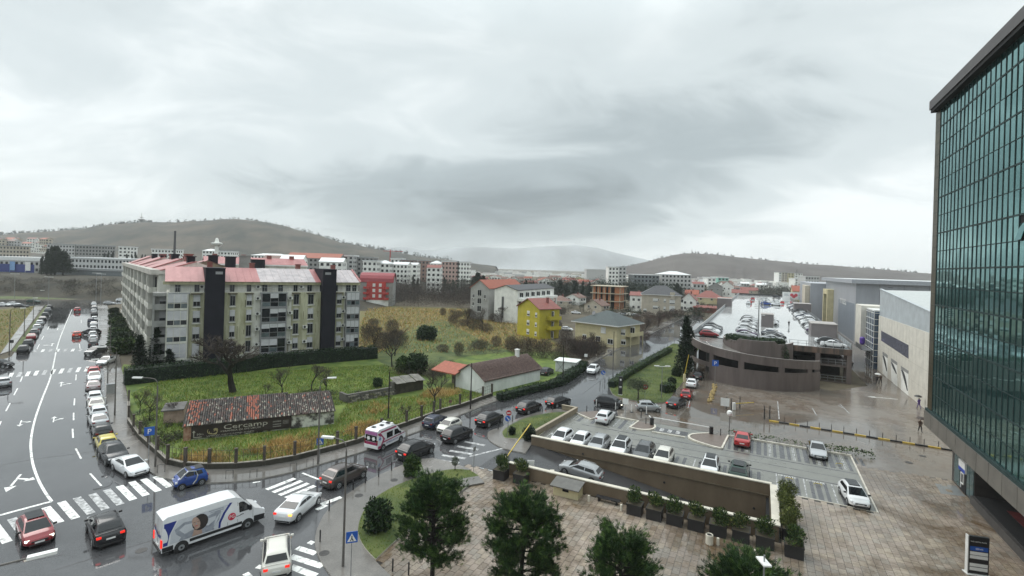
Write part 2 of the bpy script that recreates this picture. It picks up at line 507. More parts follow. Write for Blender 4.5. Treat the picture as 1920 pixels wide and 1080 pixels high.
zeb = [((-10, 985), (14, 1017)), ((22, 972), (43, 1000)), ((55, 962), (78, 988)), ((86, 951), (112, 980)), ((115, 941), (142, 972)), ((144, 933), (171, 963)), ((173, 926), (198, 955)), ((200, 918), (226, 946)), ((224, 911), (250, 937)),
  ((247, 903), (274, 929)), ((269, 898), (297, 921)), ((292, 893), (318, 913))]
for i, (a, c) in enumerate(zeb):
 dash(a, c, .55, 1 if i in (1, 5, 6, 7) else 0)
for i in range(11):
 t = i / 10
 u = 20 + (178 - 20) * t
 v = 703 + (690 - 703) * t
 dash((u + 3, v - 4), (u - 2, v + 5), .5, 1 if i % 3 == 1 else 0)
for i in range(9):
 u = 52 + 14 * i
 dash((u + 2, 655.5 - .25 * i), (u - 1, 660.5 - .25 * i), .5, 1 if i % 2 else 0)
for i in range(4):
 dash((500 + 12 * i, 918 + 5.2 * i), (553 + 12.5 * i, 897 + 4.6 * i), .5)
dash((602, 946), (640, 932), .5); dash((594, 956), (612, 947), .45)
dash((567, 887), (598, 899), .22)
for (a, c, w2) in (((557, 1027), (592, 1038), .5), ((545, 1043), (605, 1062), .55), ((545, 1062), (592, 1080), .55), ((579, 1016), (588, 1019), .4), ((482, 1062), (492, 1064), .4), ((460, 1075), (468, 1082), .4)):
 dash(a, c, w2)
dash((474, 905), (488, 903), .2)
for i in range(5):
 dash((815 + 14 * i, 862 - 8.5 * i), (861 + 12 * i, 868 - 8.2 * i), .5, 1)
dash((880, 856), (953, 838), .3, 1)
def arrow(px, ang, k=1.0, turn=0):
 o = at(*px)
 Mx = Matrix.Translation((o.x, o.y, 0)) @ Matrix.Rotation(ang, 4, 'Z') @ Matrix.Scale(k, 4)
 def q(pts):
  b.poly([Mx @ Vector((x, y, 0)) + Vector((0, 0, Z)) for x, y in pts])
 q([(-.1, -2.4), (.1, -2.4), (.1, 1.0), (-.1, 1.0)])
 q([(-.45, .9), (.45, .9), (0, 2.2)])
 if turn:
  q([(turn * .1, -1.0), (turn * .1, -1.3), (turn * 1.0, -.7), (turn * .9, -.4)])
  q([(turn * .7, -.1), (turn * 1.25, -.95), (turn * 1.6, -.1)])
TOW = R(-49.2) - R(90)      # towards the camera along the main street
arrow((25, 906), TOW - .15, .9, -1)
arrow((101, 786), R(130.8 - 90), .62, 1)
arrow((115, 720), R(130.8 - 90), .8, 1)
arrow((38, 794), TOW, .62, -1)
arrow((108, 617), R(130.8 - 90), 1.0, 1)
arrow((98, 646), R(130.8 - 90), 1.0, -1)
b.build('road_marking', [M_WLINE, M_WLINE2], kind='structure')
b = MB(); Z = .003
for q in (((-20, 877), (60, 862), (190, 845)), ((100, 1070), (180, 1045), (330, 1000)), ((0, 1062), (120, 1040)), ((700, 880), (800, 845), (900, 805)), ((290, 905), (290, 960), (284, 1040)), ((1090, 740), (1160, 690), (1240, 640)), ((90, 720), (60, 800))):
 ribbon(b, smooth_line(pxs(list(q)), 5), .07, Z)
b.build('road_seam', pm('tar_seam', (.018, .018, .019), .5, .3, 3, space='World'), kind='structure')
b = MB(); Z = .010
arrow((1653, 746), R(-26.9 - 270) + R(10), 1.0)
for q in (((1458, 752), (1461, 786)), ((1366, 737), (1377, 740)), ((1523, 765), (1531, 779)), ((1575, 758), (1592, 775)), ((1296, 738), (1290, 765)), ((1572, 760), (1580, 765))):
 ribbon(b, pxs(list(q)), .14, Z, 1)
b.build('road_marking', [M_WLINE, M_WLINE2], kind='structure')
# ================================================================ buildings
def text_mesh(name, s, size, mat, parent, M, align='LEFT', squash=1.0, extr=.004):
 cu = bpy.data.curves.new(name, 'FONT')
 cu.body, cu.size, cu.align_x, cu.extrude = s, size, align, extr
 cu.resolution_u = 2
 o = bpy.data.objects.new(name, cu)
 COL.objects.link(o)
 bpy.context.view_layer.update()
 me = bpy.data.meshes.new_from_object(o.evaluated_get(bpy.context.evaluated_depsgraph_get()))
 bpy.data.objects.remove(o); bpy.data.curves.remove(cu)
 me.transform(M @ Matrix.Diagonal((squash, 1, 1, 1)))
 me.materials.clear(); me.materials.append(mat)
 me.name = name
 return link(name, me, parent)
WALLX = Matrix(((1, 0, 0, 0), (0, 0, -1, 0), (0, 1, 0, 0), (0, 0, 0, 1)))     # text plane -> a wall facing -y
M_PLASTER = pm('stained_plaster', (.52, .51, .44), .75, .25, .7, stretch=(1, 1, .25), col2=(.64, .635, .58), lo=.3, hi=.6)
M_OLIVE = pm('olive_plaster', (.33, .32, .18), .8, .35, .9, stretch=(1.2, 1, .22), col2=(.49, .48, .35), lo=.3, hi=.62)
M_TOWD = pm('dark_blue_render', (.014, .014, .021), .75, .15, .5, spec=.2)
M_ROOFR = pm('red_sheet_roof', (.36, .125, .125), .42, .12, .6, stretch=(1, .3, 1), col2=(.42, .17, .165))
M_ROOFG = pm('pale_sheet_roof', (.42, .38, .39), .35, .18, .8, col2=(.52, .46, .46))
M_SHUT = pm('roller_shutter', (.50, .50, .52), .5, .12, .8)
M_SHUTG = pm('grey_shutter', (.26, .26, .27), .55, .12, .8)
M_FRAME = pm('window_frame_grey', (.22, .22, .23), .5, .15)
M_FRAMEW = pm('white_window_frame', (.66, .66, .64), .5, .1)
M_PANE = pm('window_pane', (.014, .017, .02), .08, .35, .6, spec=.4)
M_PANEL = pm('balcony_glass', (.10, .125, .135), .12, .3, .8, spec=.7)
M_GREYW = pm('grey_render', (.26, .26, .25), .7, .15, .5)
M_AC = pm('air_conditioner_white', (.6, .6, .57), .5, .12)
M_CHIM = pm('red_chimney', (.20, .07, .06), .7, .2)
_wcache = {}
def unit_mesh(key, fn, mats):
 if key not in _wcache:
  b = MB(); fn(b)
  _wcache[key] = b.mesh(key[0] if isinstance(key, tuple) else key, mats)
 return _wcache[key]
def window(parent, x, y, z, wd, ht, frame=None, shut=0.0, shutm=None, mull=1, rz=0.0, depth=.12, glass=None):
 """a framed window proud of the wall by a frame, its pane recessed; faces local -y"""
 fr = frame or M_FRAME
 key = ('window', round(wd, 2), round(ht, 2), fr.name, mull)
 def fn(b):
  t = .07
  b.box(0, wd, -depth * .6, depth * .4, 0, t); b.box(0, wd, -depth * .6, depth * .4, ht - t, ht)
  b.box(0, t, -depth * .6, depth * .4, t, ht - t); b.box(wd - t, wd, -depth * .6, depth * .4, t, ht - t)
  for k in range(1, mull + 1):
   xm = wd * k / (mull + 1)
   b.box(xm - .03, xm + .03, -depth * .5, depth * .4, t, ht - t)
  b.box(-.08, wd + .08, -depth, depth * .4, -.06, -.002)
 o = link('window', unit_mesh(key, fn, fr), parent, (x, y, z), rz)
 g = glass or M_PANE
 link('pane', unit_mesh(('pane', round(wd, 2), round(ht, 2), g.name), lambda b: b.box(.05, wd - .05, -.012, .02, .05, ht - .05), g), o)
 if shut > 0:
  sm = shutm or M_SHUT
  hs = ht * shut
  def fs(b):
   n = max(2, int(hs / .28))
   for k in range(n):
    z0, z1 = ht - hs + hs * k / n, ht - hs + hs * (k + 1) / n
    b.box(.03, wd - .03, -depth * .72, -.02, z0 + .012, z1)
  link('shutter', unit_mesh(('shutter', round(wd, 2), round(ht, 2), round(shut, 2), sm.name), fs, sm), o)
 return o
def ac_unit(parent, x, y, z, rz=0.0):
 def fn(b):
  b.box(-.45, .45, -.4, -.06, 0, .62, 0)
  b.lathe([(.24, 0), (.24, .012)], 12, 1, Matrix.Translation((-.1, -.402, .31)) @ Matrix.Rotation(R(90), 4, 'X'))
  b.box(-.4, -.34, -.4, 0, -.08, 0, 1); b.box(.34, .4, -.4, 0, -.08, 0, 1)
 return link('air_conditioner', unit_mesh('air_conditioner', fn, [M_AC, M_DARK]), parent, (x, y, z), rz)
def stains(parent, spots):
 b = MB()
 for x, y, z, wd, ht in spots:
  b.box(x, x + wd, y - .012, y, z, z + ht)
 return b
A0 = far(311, 600, 88.0); A0.z = 0
AR = R(35.2)
AX, AY = Vector((math.cos(AR), math.sin(AR), 0)), Vector((-math.sin(AR), math.cos(AR), 0))
def fx(u, v=600, y=0.0, O=None, X=None, Yv=None):
 """distance along a facade at which the photograph's column u meets it"""
 O, X, Yv = O or A0, X or AX, Yv or AY
 a, b_ = (u - PU) / FOC, (PV - v) / FOC
 d = Vector((a * _c - b_ * _s, 1, 0))
 o = Vector((O.x, O.y, 0)) + Yv * y
 det = X.x * (-d.y) - X.y * (-d.x)
 t = ((-o.x) * (-d.y) - (-o.y) * (-d.x)) / det
 return t
apt = thing('apartment_block', 'long olive and cream apartment block with two dark stair towers and pink metal roof', 'apartment building', A0, AR)
AW = fx(672)
ZF = [2.6, 5.6, 8.6, 11.6, 14.55]        # floor levels
EAVE = 16.5
xs = {k: fx(u) for k, u in dict(l0=286, l1=311, B0=313, B1=350, C0=361, C1=374.5, T10=382, T11=418.5, D0=430, D1=440, E0=461, E1=471, F0=489, F1=534, H0=549, H1=559, I0=576, I1=586.5, T20=600, T21=625, J0=630, J1=639, K0=647, K1=670).items()}
b = MB()
b.box(0, AW, 0, 13, 0, ZF[4])
b.box(.4, AW - .1, .9, 12.2, ZF[4] - .002, EAVE)
b.build('wall', M_PLASTER, apt)
for x0, x1 in ((xs['B1'] + .3, xs['T10']), (xs['T11'], xs['F0'] - 1.6), (xs['F1'] + 1.2, xs['T20']), (xs['T21'], xs['J1'] + .5)):
 b = MB(); b.box(x0, x1, -.14, -.001, ZF[0] - .1, ZF[4] - .12); b.build('olive_panel', M_OLIVE, apt)
b = MB()
b.box(-.6, AW + .3, .1, 1.2, EAVE - .55, EAVE)
b.build('cornice', pm('cornice_cream', (.36, .34, .22), .7, .3, 1.0, stretch=(1, 1, .3)), apt)
RIDGE = 19.1
b = MB()
xr = [-.3, xs['T10'] + .0, fx(486), xs['T20'] - 1.1, AW + .3]
def roofpart(b, x0, x1, m):
 b.poly([(x0, -.15, EAVE + .01), (x1, -.15, EAVE + .01), (x1, 6.5, RIDGE), (x0, 6.5, RIDGE)], m)
 b.poly([(x0, 13.1, EAVE + .01), (x0, 6.5, RIDGE), (x1, 6.5, RIDGE), (x1, 13.1, EAVE + .01)], m)
 n = int((x1 - x0) / 1.25)
 for k in range(1, n):
  x = x0 + (x1 - x0) * k / n
  b.bar((x, -.12, EAVE + .05), (x, 6.5, RIDGE + .04), .06, m, .05)
roofpart(b, xr[0], xr[2] + .001, 0); roofpart(b, xr[2], xr[3], 1); roofpart(b, xr[3], xs['T21'], 0); roofpart(b, xs['T21'], xr[4], 1)
b.poly([(.4, .9, EAVE), (.4, 6.5, RIDGE - .1), (.4, 12.2, EAVE)], 2); b.poly([(AW, .9, EAVE), (AW, 12.2, EAVE), (AW, 6.5, RIDGE - .1)], 2)
b.bar((AW + .2, -.1, EAVE + .12), (AW + .2, 6.5, RIDGE + .12), .35, 0, .2)
rf = b.build('roof', [M_ROOFR, M_ROOFG, M_PLASTER], apt)
for x in (6.5, 14, 23, 30.5):
 b = MB(); b.box(x, x + .9, 7.2, 8.1, EAVE + 1, RIDGE + .9); b.box(x - .1, x + 1.0, 7.1, 8.2, RIDGE + .9, RIDGE + 1.05)
 b.build('chimney', M_CHIM, rf)
for k, (t0, t1, zt) in enumerate((('T10', 'T11', 18.95), ('T20', 'T21', 19.15))):
 b = MB(); b.box(xs[t0], xs[t1], -1.5, 6.0, 0, zt); b.box(xs[t0] - .08, xs[t1] + .08, -1.58, 6.1, zt, zt + .16, 0)
 tw = b.build('stair_tower', M_TOWD, apt)
 b = MB()
 xm = xs[t0] + (xs[t1] - xs[t0]) * (.5 if k == 0 else .15)
 b.box(xm, xm + 1.15, -1.56, -1.505, zt - 1.0, zt - .5)
 b.build('vent', M_SHUTG, tw)
def balcony_bay(x0, x1, n, shuts, rails=True, cover=None):
 for i in range(4):
  z0 = ZF[i]
  b = MB()
  b.box(x0 - .15, x1 + .15, -1.0, -.002, z0 - .28, z0 - .02)
  b.box(x0 - .15, x0, -1.0, -.002, z0 - .02, z0 + 2.7); b.box(x1, x1 + .15, -1.0, -.002, z0 - .02, z0 + 2.7)
  b.box(x0, x1, -.98, -.9, z0, z0 + .12)
  for k in range(n + 1):
   x = x0 + (x1 - x0) * k / n
   b.box(x - .035, x + .035, -.97, -.88, z0 + .12, z0 + 2.68)
  b.box(x0, x1, -.98, -.87, z0 + .95, z0 + 1.02)
  bal = b.build('balcony', M_PLASTER if rails else M_FRAME, apt)
  for k in range(n):
   xa, xb = x0 + (x1 - x0) * k / n + .04, x0 + (x1 - x0) * (k + 1) / n - .04
   s = shuts[i][k]
   zt = z0 + 2.66
   zs = zt - 2.5 * s
   if s > 0:
    b = MB()
    nn = max(2, int((zt - zs) / .42))
    for q in range(nn):
     b.box(xa, xb, -.955, -.90, zs + (zt - zs) * q / nn + .012, zs + (zt - zs) * (q + 1) / nn)
    b.build('shutter', M_SHUT, bal)
   if zs > z0 + .3:
    b = MB(); b.box(xa, xb, -.93, -.905, max(z0 + 1.03, z0 + .12), zs, 0); b.box(xa, xb, -.935, -.90, z0 + .13, z0 + .94, 1)
    b.build('pane', [M_PANE, M_PANEL if (i + k) % 2 else M_PANE], bal)
balcony_bay(xs['B0'], xs['B1'], 3, [(1, .95, 1), (.66, .66, .66), (.66, .66, .66), (.62, .62, .62)])
balcony_bay(xs['F0'], xs['F1'], 3, [(.5, .5, .0), (.36, .3, .3), (0, .38, .3), (0, .36, .0)], False)
balcony_bay(xs['K0'], xs['K1'], 3, [(.6, .6, .3), (.5, .55, .55), (.6, .6, .6), (.6, .6, .6)], False)
b = MB()
b.box(xs['l0'] + .2, -.001, 1.2, 12, 0, 13.8); b.box(xs['l0'] - .1, xs['l0'] + .25, .3, 1.2, 0, 14.4)
b.box(xs['l0'] - .1, -.001, .2, 4, 13.85, 14.4)
b.build('corner_bay', M_GREYW, apt)
for i in range(4):
 window(apt, xs['l0'] + .9, 1.17, ZF[i] + .25, 1.9, 2.2, shut=.55, shutm=M_SHUTG, mull=1)
 b = MB(); b.box(xs['l0'] + .25, -.002, .25, 1.19, ZF[i] - .25, ZF[i] - .03); b.box(xs['l0'] + .25, -.002, .25, .32, ZF[i] - .03, ZF[i] + .85)
 b.build('balcony', M_GREYW, apt)
M_HOOD = pm('dark_window_hood', (.10, .085, .06), .8, .3)
colsh = dict(C=(1.0, .6, .6, .6), D=(.55, .55, .55, .14), E=(.0, .0, .45, .6), H=(.5, .0, .1, .05), I=(.5, .1, .55, .08), J=(.6, .55, .6, .6))
for k, sh in colsh.items():
 x0, x1 = xs[k + '0'], xs[k + '1']
 for i in range(4):
  window(apt, x0, -.16, ZF[i] + .35, x1 - x0, 2.15, M_FRAME, sh[i], mull=1 if x1 - x0 < 1.6 else 2)
  b = MB(); b.box(x0 - .12, x1 + .12, -.34, -.145, ZF[i] + .05, ZF[i] + .27)
  b.build('window_ledge', M_PLASTER, apt)
 b = MB()
 b.prism([(x0 - .35, -.145), (x1 + .35, -.145), (x1 + .05, -.75), (x0 - .05, -.75)], ZF[3] + 2.55, ZF[3] + 2.75)
 b.build('window_hood', M_HOOD, apt)
for u0, u1, hh in ((326, 337, 1.9), (363, 373, 1.4), (430, 439, 1.4), (462, 470.5, 1.4), (491, 501, 2.0), (521, 530.5, 2.0), (550, 558, 1.4), (576, 585, 1.4), (627, 634, 1.4), (649, 658, 1.5), (661, 669, 1.5)):
 a0, a1 = fx(u0), fx(u1)
 window(apt, a0, .88, EAVE - .6 - hh, a1 - a0, hh, M_FRAME, 0, mull=1)
b = MB()
for x0, x1 in ((.3, xs['B1'] + .4), (xs['F0'] - .3, xs['F1'] + .3), (xs['K0'] - .2, xs['K1'] + .2)):
 b.box(x0, x1, -.9, -.86, ZF[4] + .95, ZF[4] + 1.0)
 n = int((x1 - x0) / .3)
 for k in range(n + 1):
  x = x0 + (x1 - x0) * k / n
  b.box(x - .015, x + .015, -.89, -.86, ZF[4] - .1, ZF[4] + .95)
 b.box(x0, x1, -.95, -.002, ZF[4] - .3, ZF[4] - .1)
b.build('railing', M_STEEL, apt)
for u, rows in ((482.5, (1, 2, 3, 0)), (543, (3, 2, 1, 0)), (571.5, (0, 1)), (642.5, (0, 1, 2, 3))):
 for i in rows:
  ac_unit(apt, fx(u), -.15, ZF[i] + 1.4)
for u in (378, 484, 565):
 ac_unit(apt, fx(u), .9, EAVE - 1.3)
b = MB()      # soot runs below the hoods and units
for k in range(60):
 x = random.uniform(0, AW); i = random.randrange(4)
 if any(xs[a] - .3 < x < xs[c] + .5 for a, c in (('T10', 'T11'), ('T20', 'T21'), ('B0', 'B1'), ('F0', 'F1'), ('K0', 'K1'))):
  continue
 b.box(x, x + random.uniform(.05, .18), -.150, -.142, ZF[i] + random.uniform(-.2, 1), ZF[i] + random.uniform(1.2, 2.6))
b.build('soot_stain', pm('soot', (.17, .16, .10), .9, .4), apt, kind='stuff')
for u0, u1 in ((318, 335), (340, 358), (505, 535), (540, 575), (630, 650)):
 a0, a1 = fx(u0), fx(u1)
 b = MB(); b.box(a0, a1, -.1, -.002, .1, 2.1)
 b.build('garage_door', M_SHUT, apt)
W0 = far(285.5, 600, 95.0); W0.z = 0
WL, WH = 108.0, 17.6
wing = thing('apartment_block', 'long cream apartment wing with stacked white balconies beside the main street pavement', 'apartment building', W0, SROT)
b = MB(); b.box(.8, 13, 0, WL, 0, WH); b.build('wall', M_PLASTER, wing)
b = MB(); b.box(-.5, .9, -.2, WL + .2, WH - .25, WH + .75); b.box(-.1, 13, -.25, .0, WH - .1, WH + .6); b.build('parapet', pm('pale_parapet', (.44, .42, .38), .7, .25, .5), wing)
b = MB()
for k in range(6):
 y0, y1 = WL * k / 6, WL * (k + 1) / 6
 zr = 20.0 + .45 * (k % 2) + .1 * k
 b.poly([(.9, y0, WH + .5), (7, y0, zr), (7, y1, zr), (.9, y1, WH + .5)][::-1]); b.poly([(7, y0, zr), (13, y0, WH + .3), (13, y1, WH + .3), (7, y1, zr)][::-1])
 b.poly([(.9, y0, WH), (13, y0, WH), (13, y0, WH + .3), (7, y0, zr), (.9, y0, WH + .5)], 1)
 b.bar((.9, y0, WH + .6), (7, y0, zr + .1), .3, 0, .2)
rw = b.build('roof', [M_ROOFR, M_PLASTER], wing)
for k in range(12):
 y = 6 + k * 8.4
 b = MB(); b.box(6.2 + (k % 3) * .7, 7.6 + (k % 3) * .7, y, y + 1.6 + (k % 2), WH + 1.5, 21.0 + (k % 2) * .5); b.box(6.0 + (k % 3) * .7, 7.8 + (k % 3) * .7, y - .15, y + 1.75 + (k % 2), 21.0 + (k % 2) * .5, 21.2 + (k % 2) * .5)
 b.build('chimney', M_CHIM if k % 3 else M_TOWD, rw)
NB = 8
for k in range(NB):
 y0 = 1.5 + k * (WL / NB)
 for i in range(5):
  z0 = .6 + i * 3.3
  dk = MB(); dk.box(.5, .79, y0 + 1.3, y0 + 11.2, z0 + .2, z0 + 3.1)
  dk.build('window_band', M_PANE, wing)
  for q, (ya, yb) in enumerate(((y0 + 1.2, y0 + 5.6), (y0 + 6.6, y0 + 11.2))):
   off = .9 if (i + q + k) % 2 else 0
   bl = MB()
   bl.box(-.45, .78, ya + off, yb + off, z0 - .1, z0 + .12)
   bl.box(-.5, -.38, ya + off, yb + off, z0 + .12, z0 + 1.0)
   bl.box(-.38, .78, ya + off, ya + off + .12, z0 + .12, z0 + 1.0)
   bl.build('balcony', M_PLASTER, wing)
  if (i + k) % 3 == 0:
   ac_unit(wing, .55, y0 + 10.6, z0 + 1.5, R(-90))
 pr = MB(); pr.box(-.1, .8, y0 + 11.4, y0 + 12.6, 0, WH - .3); pr.box(-.3, .8, y0 + 5.75, y0 + 6.35, 0, WH - .3)
 pr.build('pier', M_PLASTER, wing)
for i in range(5):
 for x in (4.2, 8.6):
  window(wing, x, -.03, 1.2 + i * 3.3, 1.4, 1.5, M_FRAME, .5)
rb = thing('apartment_block', 'rear block of the estate, its pink roof showing above the front block', 'apartment building', far(385, 500, 138), AR)
rb.location.z = 0
O2, X2 = Vector(rb.location), AX
b = MB(); b.box(0, 27, 0, 12, 0, 19.0); b.build('wall', M_PLASTER, rb)
b = MB(); b.poly([(-.3, -.3, 19.4), (27.3, -.3, 19.4), (27.3, 6, 21.4), (-.3, 6, 21.4)]); b.poly([(-.3, 12.3, 19.4), (-.3, 6, 21.4), (27.3, 6, 21.4), (27.3, 12.3, 19.4)])
b.box(-.3, 27.3, -.3, 12.3, 18.99, 19.38, 1)
r2 = b.build('roof', [M_ROOFR, M_WHITE], rb)
b = MB(); b.box(11.5, 15, -.9, 4, 0, 20.9); b.build('stair_tower', M_TOWD, rb)
for x in (2, 9.5, 16.5, 23):
 b = MB(); b.box(x, x + 1.2, 5.2, 6.6, 20.5, 22.2); b.build('chimney', M_CHIM, r2)
for x in (3, 6.5, 17.5, 20.5, 23.8):
 window(rb, x, -.03, 16.8, 1.3, 1.5)
gb = thing('courtyard_building', 'grey gabled courtyard building with dark chimney boxes between the apartment roofs', 'building', far(322, 500, 112), AR)
gb.location.z = 0
b = MB(); b.box(0, 13, 0, 10, 0, 17.9); b.poly([(0, -.002, 17.9), (13, -.002, 17.9), (7, -.002, 20.3)]); b.build('wall', pm('olive_grey_render', (.25, .23, .16), .8, .2, .5), gb)
b = MB(); b.poly([(-.3, -.4, 17.85), (7, -.4, 20.45), (7, 10, 20.45), (-.3, 10, 17.85)][::-1]); b.poly([(7, -.4, 20.45), (13.3, -.4, 17.85), (13.3, 10, 17.85), (7, 10, 20.45)][::-1])
r3 = b.build('roof', M_ROOFR, gb)
for x, y, wd, zt, m in ((7.5, 6, 2.0, 21.4, M_TOWD), (11, 4, 2.2, 21.2, M_TOWD), (14.2, 5, 2.4, 21.6, M_GREYW)):
 b = MB(); b.box(x, x + wd, y, y + 2, 15, zt); b.box(x - .2, x + wd + .2, y - .2, y + 2.2, zt, zt + .25); b.build('chimney', m, r3)
def house(name, label, cat, loc, rz, wd, dp, h, roof, rh, wall, roofm, wins=(), over=.4, chim=(), frame=None, parts=None, group=None):
 """wd along local x, dp along local y; front faces -y. roof: gable_x (ridge along x), gable_y, hip, flat"""
 t = thing(name, label, cat, loc, rz, group)
 b = MB(); b.box(0, wd, 0, dp, 0, h)
 if roof == 'gable_y':
  for y in (0, dp):
   b.poly([(0, y, h), (wd, y, h), (wd / 2, y, h + rh)] if y == 0 else [(0, y, h), (wd / 2, y, h + rh), (wd, y, h)])
 if roof == 'gable_x':
  for x in (0, wd):
   b.poly([(x, 0, h), (x, dp / 2, h + rh), (x, dp, h)] if x == 0 else [(x, 0, h), (x, dp, h), (x, dp / 2, h + rh)])
 b.build('wall', wall, t)
 b = MB(); o = over; d = .16
 def plate(pts):
  n = len(b.v)
  k = len(pts)
  b.v += [tuple(p) for p in pts] + [(p[0], p[1], p[2] + d) for p in pts]
  b.f.append(tuple(range(n + k - 1, n - 1, -1))); b.m.append(0)
  b.f.append(tuple(range(n + k, n + 2 * k))); b.m.append(0)
  for i in range(k):
   j = (i + 1) % k
   b.f.append((n + i, n + j, n + k + j, n + k + i)); b.m.append(0)
 sl = rh / (wd / 2 if roof == 'gable_y' else dp / 2) if roof != 'flat' else 0
 e = .02
 if roof == 'gable_y':
  plate([(-o, -o, h - o * sl + e), (wd / 2, -o, h + rh + e), (wd / 2, dp + o, h + rh + e), (-o, dp + o, h - o * sl + e)][::-1])
  plate([(wd / 2, -o, h + rh + e), (wd + o, -o, h - o * sl + e), (wd + o, dp + o, h - o * sl + e), (wd / 2, dp + o, h + rh + e)][::-1])
 elif roof == 'gable_x':
  plate([(-o, -o, h - o * sl + e), (wd + o, -o, h - o * sl + e), (wd + o, dp / 2, h + rh + e), (-o, dp / 2, h + rh + e)])
  plate([(-o, dp / 2, h + rh + e), (wd + o, dp / 2, h + rh + e), (wd + o, dp + o, h - o * sl + e), (-o, dp + o, h - o * sl + e)])
 elif roof == 'hip':
  k = min(wd, dp) / 2
  if wd >= dp:
   r1, r2_ = (k, dp / 2, h + rh), (wd - k, dp / 2, h + rh)
  else:
   r1, r2_ = (wd / 2, k, h + rh), (wd / 2, dp - k, h + rh)
  A, B_, C_, D_ = (-o, -o, h + e), (wd + o, -o, h + e), (wd + o, dp + o, h + e), (-o, dp + o, h + e)
  if wd >= dp:
   b.poly([A, B_, r2_, r1]); b.poly([C_, D_, r1, r2_]); b.poly([B_, C_, r2_]); b.poly([D_, A, r1])
  else:
   b.poly([A, B_, r1]); b.poly([B_, C_, r2_, r1]); b.poly([C_, D_, r2_]); b.poly([D_, A, r1, r2_])
  b.box(-o, wd + o, -o, dp + o, h - .22, h + .01, 1)
 else:
  b.box(-o, wd + o, -o, dp + o, h + .002, h + max(.25, rh), 0)
 rf = b.build('roof', [roofm, M_WHITE if roof == 'hip' else roofm], t)
 for (x, y, zt) in chim:
  c = MB(); c.box(x - .3, x + .3, y - .3, y + .3, h * .9, zt); c.box(x - .38, x + .38, y - .38, y + .38, zt, zt + .12)
  c.build('chimney', M_CHIM, rf)
 for wv in wins:
  face, p, z, ww, wh = wv[:5]
  sh = wv[5] if len(wv) > 5 else 0
  x, y, r_ = {'f': (p, -.03, 0), 'r': (wd + .03, p, R(90)), 'l': (-.03, p, R(-90)), 'b': (p, dp + .03, R(180))}[face]
  window(t, x, y, z, ww, wh, frame or M_FRAMEW, sh, M_FRAMEW)
 return t
def grid_w(face, ps, zs, ww, wh, sh=0):
 return [(face, p, z, ww, wh, sh) for z in zs for p in ps]
M_WHITEW = pm('white_render', (.80, .80, .76), .75, .12, .5)
M_BARNW = pm('whitewash', (.68, .70, .68), .75, .1, .8, stretch=(1, 1, .4))
M_CREAM = pm('cream_render', (.55, .49, .30), .75, .12, .5)
M_BEIGE = pm('beige_render', (.47, .42, .34), .75, .12, .5)
M_YEL = pm('mustard_render', (.42, .36, .035), .7, .12, .5)
M_REDW = pm('red_render', (.40, .045, .04), .7, .15, .5)
M_TILEO = pm('orange_tiles', (.31, .085, .048), .6, .2, 2.0)
M_TILER = pm('red_tiles', (.22, .072, .058), .6, .22, 2.0)
M_TILEB = pm('brown_tiles', (.16, .09, .07), .6, .25, 2.0)
M_SLATE = pm('dark_green_slate', (.035, .05, .05), .45, .3, 2.0)
M_SLATEG = pm('charcoal_tiles', (.05, .05, .055), .5, .3, 2.0)
M_BRICK = pm('hollow_clay_brick', (.42, .17, .08), .8, .25, 2.5)
at0 = lambda u, v: at(u, v, 0)
rd = house('apartment_house', 'red fronted apartment house with barrel roof and curved red balconies', 'apartment building', at0(674, 573), R(6), 15.5, 11, 11.6, 'gable_x', 4.2, M_GREYW, pm('crimson_sheet_roof', (.26, .03, .04), .45, .2), [], .3)
b = MB(); b.box(3.2, 12.2, -.5, -.002, 3.0, 11.8); b.build('red_bay', M_REDW, rd)
b = MB(); b.box(3.0, 13.6, -.3, -.002, .0, 2.95); b.build('ground_floor', M_WHITEW, rd)
for i in range(3):
 for x in (6.0, 9.0):
  window(rd, x, -.53, 4.2 + 2.6 * i, 1.3, 1.5, M_FRAMEW, 1.0, M_FRAMEW)
 for x0, x1 in ((1.6, 4.6), (10.8, 13.8)):
  b = MB(); b.prism([(x0, -.51), (x0 + .2, -1.5), (x0 + 1.0, -1.9), (x1 - 1.0, -1.9), (x1 - .2, -1.5), (x1, -.51)], 3.1 + 2.6 * i, 4.1 + 2.6 * i); b.build('balcony', M_REDW, rd)
b = MB()       # barrel of the roof
rows = []
for k in range(9):
 a = math.pi * k / 8
 rows.append([(x, 5.5 - 5.9 * math.cos(a), 11.62 + 4.5 * math.sin(a)) for x in (-.3, 15.8)])
b.grid(rows); b.build('barrel_roof', _mats['crimson_sheet_roof'], rd)
gh = house('house', 'tall grey gabled house with bright orange tiled roof beside white villa', 'house', far(881, 600, 193), LROT + R(0), 8.2, 30, 12.4, 'gable_y', 3.0, pm('light_grey_render', (.36, .36, .35), .7, .12, .5), M_TILEO,
   [('f', 3.2, 9.2, 1.8, 2.4), ('f', 3.2, 6.2, 1.8, 2.2), ('f', 3.2, 3.2, 1.8, 2.2), ('f', .9, 8.4, 1.0, 1.4), ('f', 6.0, 8.4, 1.0, 1.4), ('f', .9, 5.3, 1.0, 1.4)])
gh.location.z = 0
for z in (7.8, 4.6):
 ac_unit(gh, 1.2, 0, z)
ac_unit(gh, 6.6, 0, 7.6)
wv = house('house', 'white house with grey hipped roof and long arcaded balcony behind yellow house', 'house', far(926, 600, 186), LROT, 9.6, 36, 12.3, 'gable_y', 1.6, M_WHITEW, M_SLATEG,
   [('f', 3.1, 1.5, 1.0, 8.2)] + grid_w('r', [2 + 5.2 * k for k in range(6)], (9.7,), 1.5, 1.7))
wv.location.z = 0
b = MB()
b.box(9.61, 11.6, .3, 35.5, 8.3, 9.3); b.build('balcony', M_WHITEW, wv)
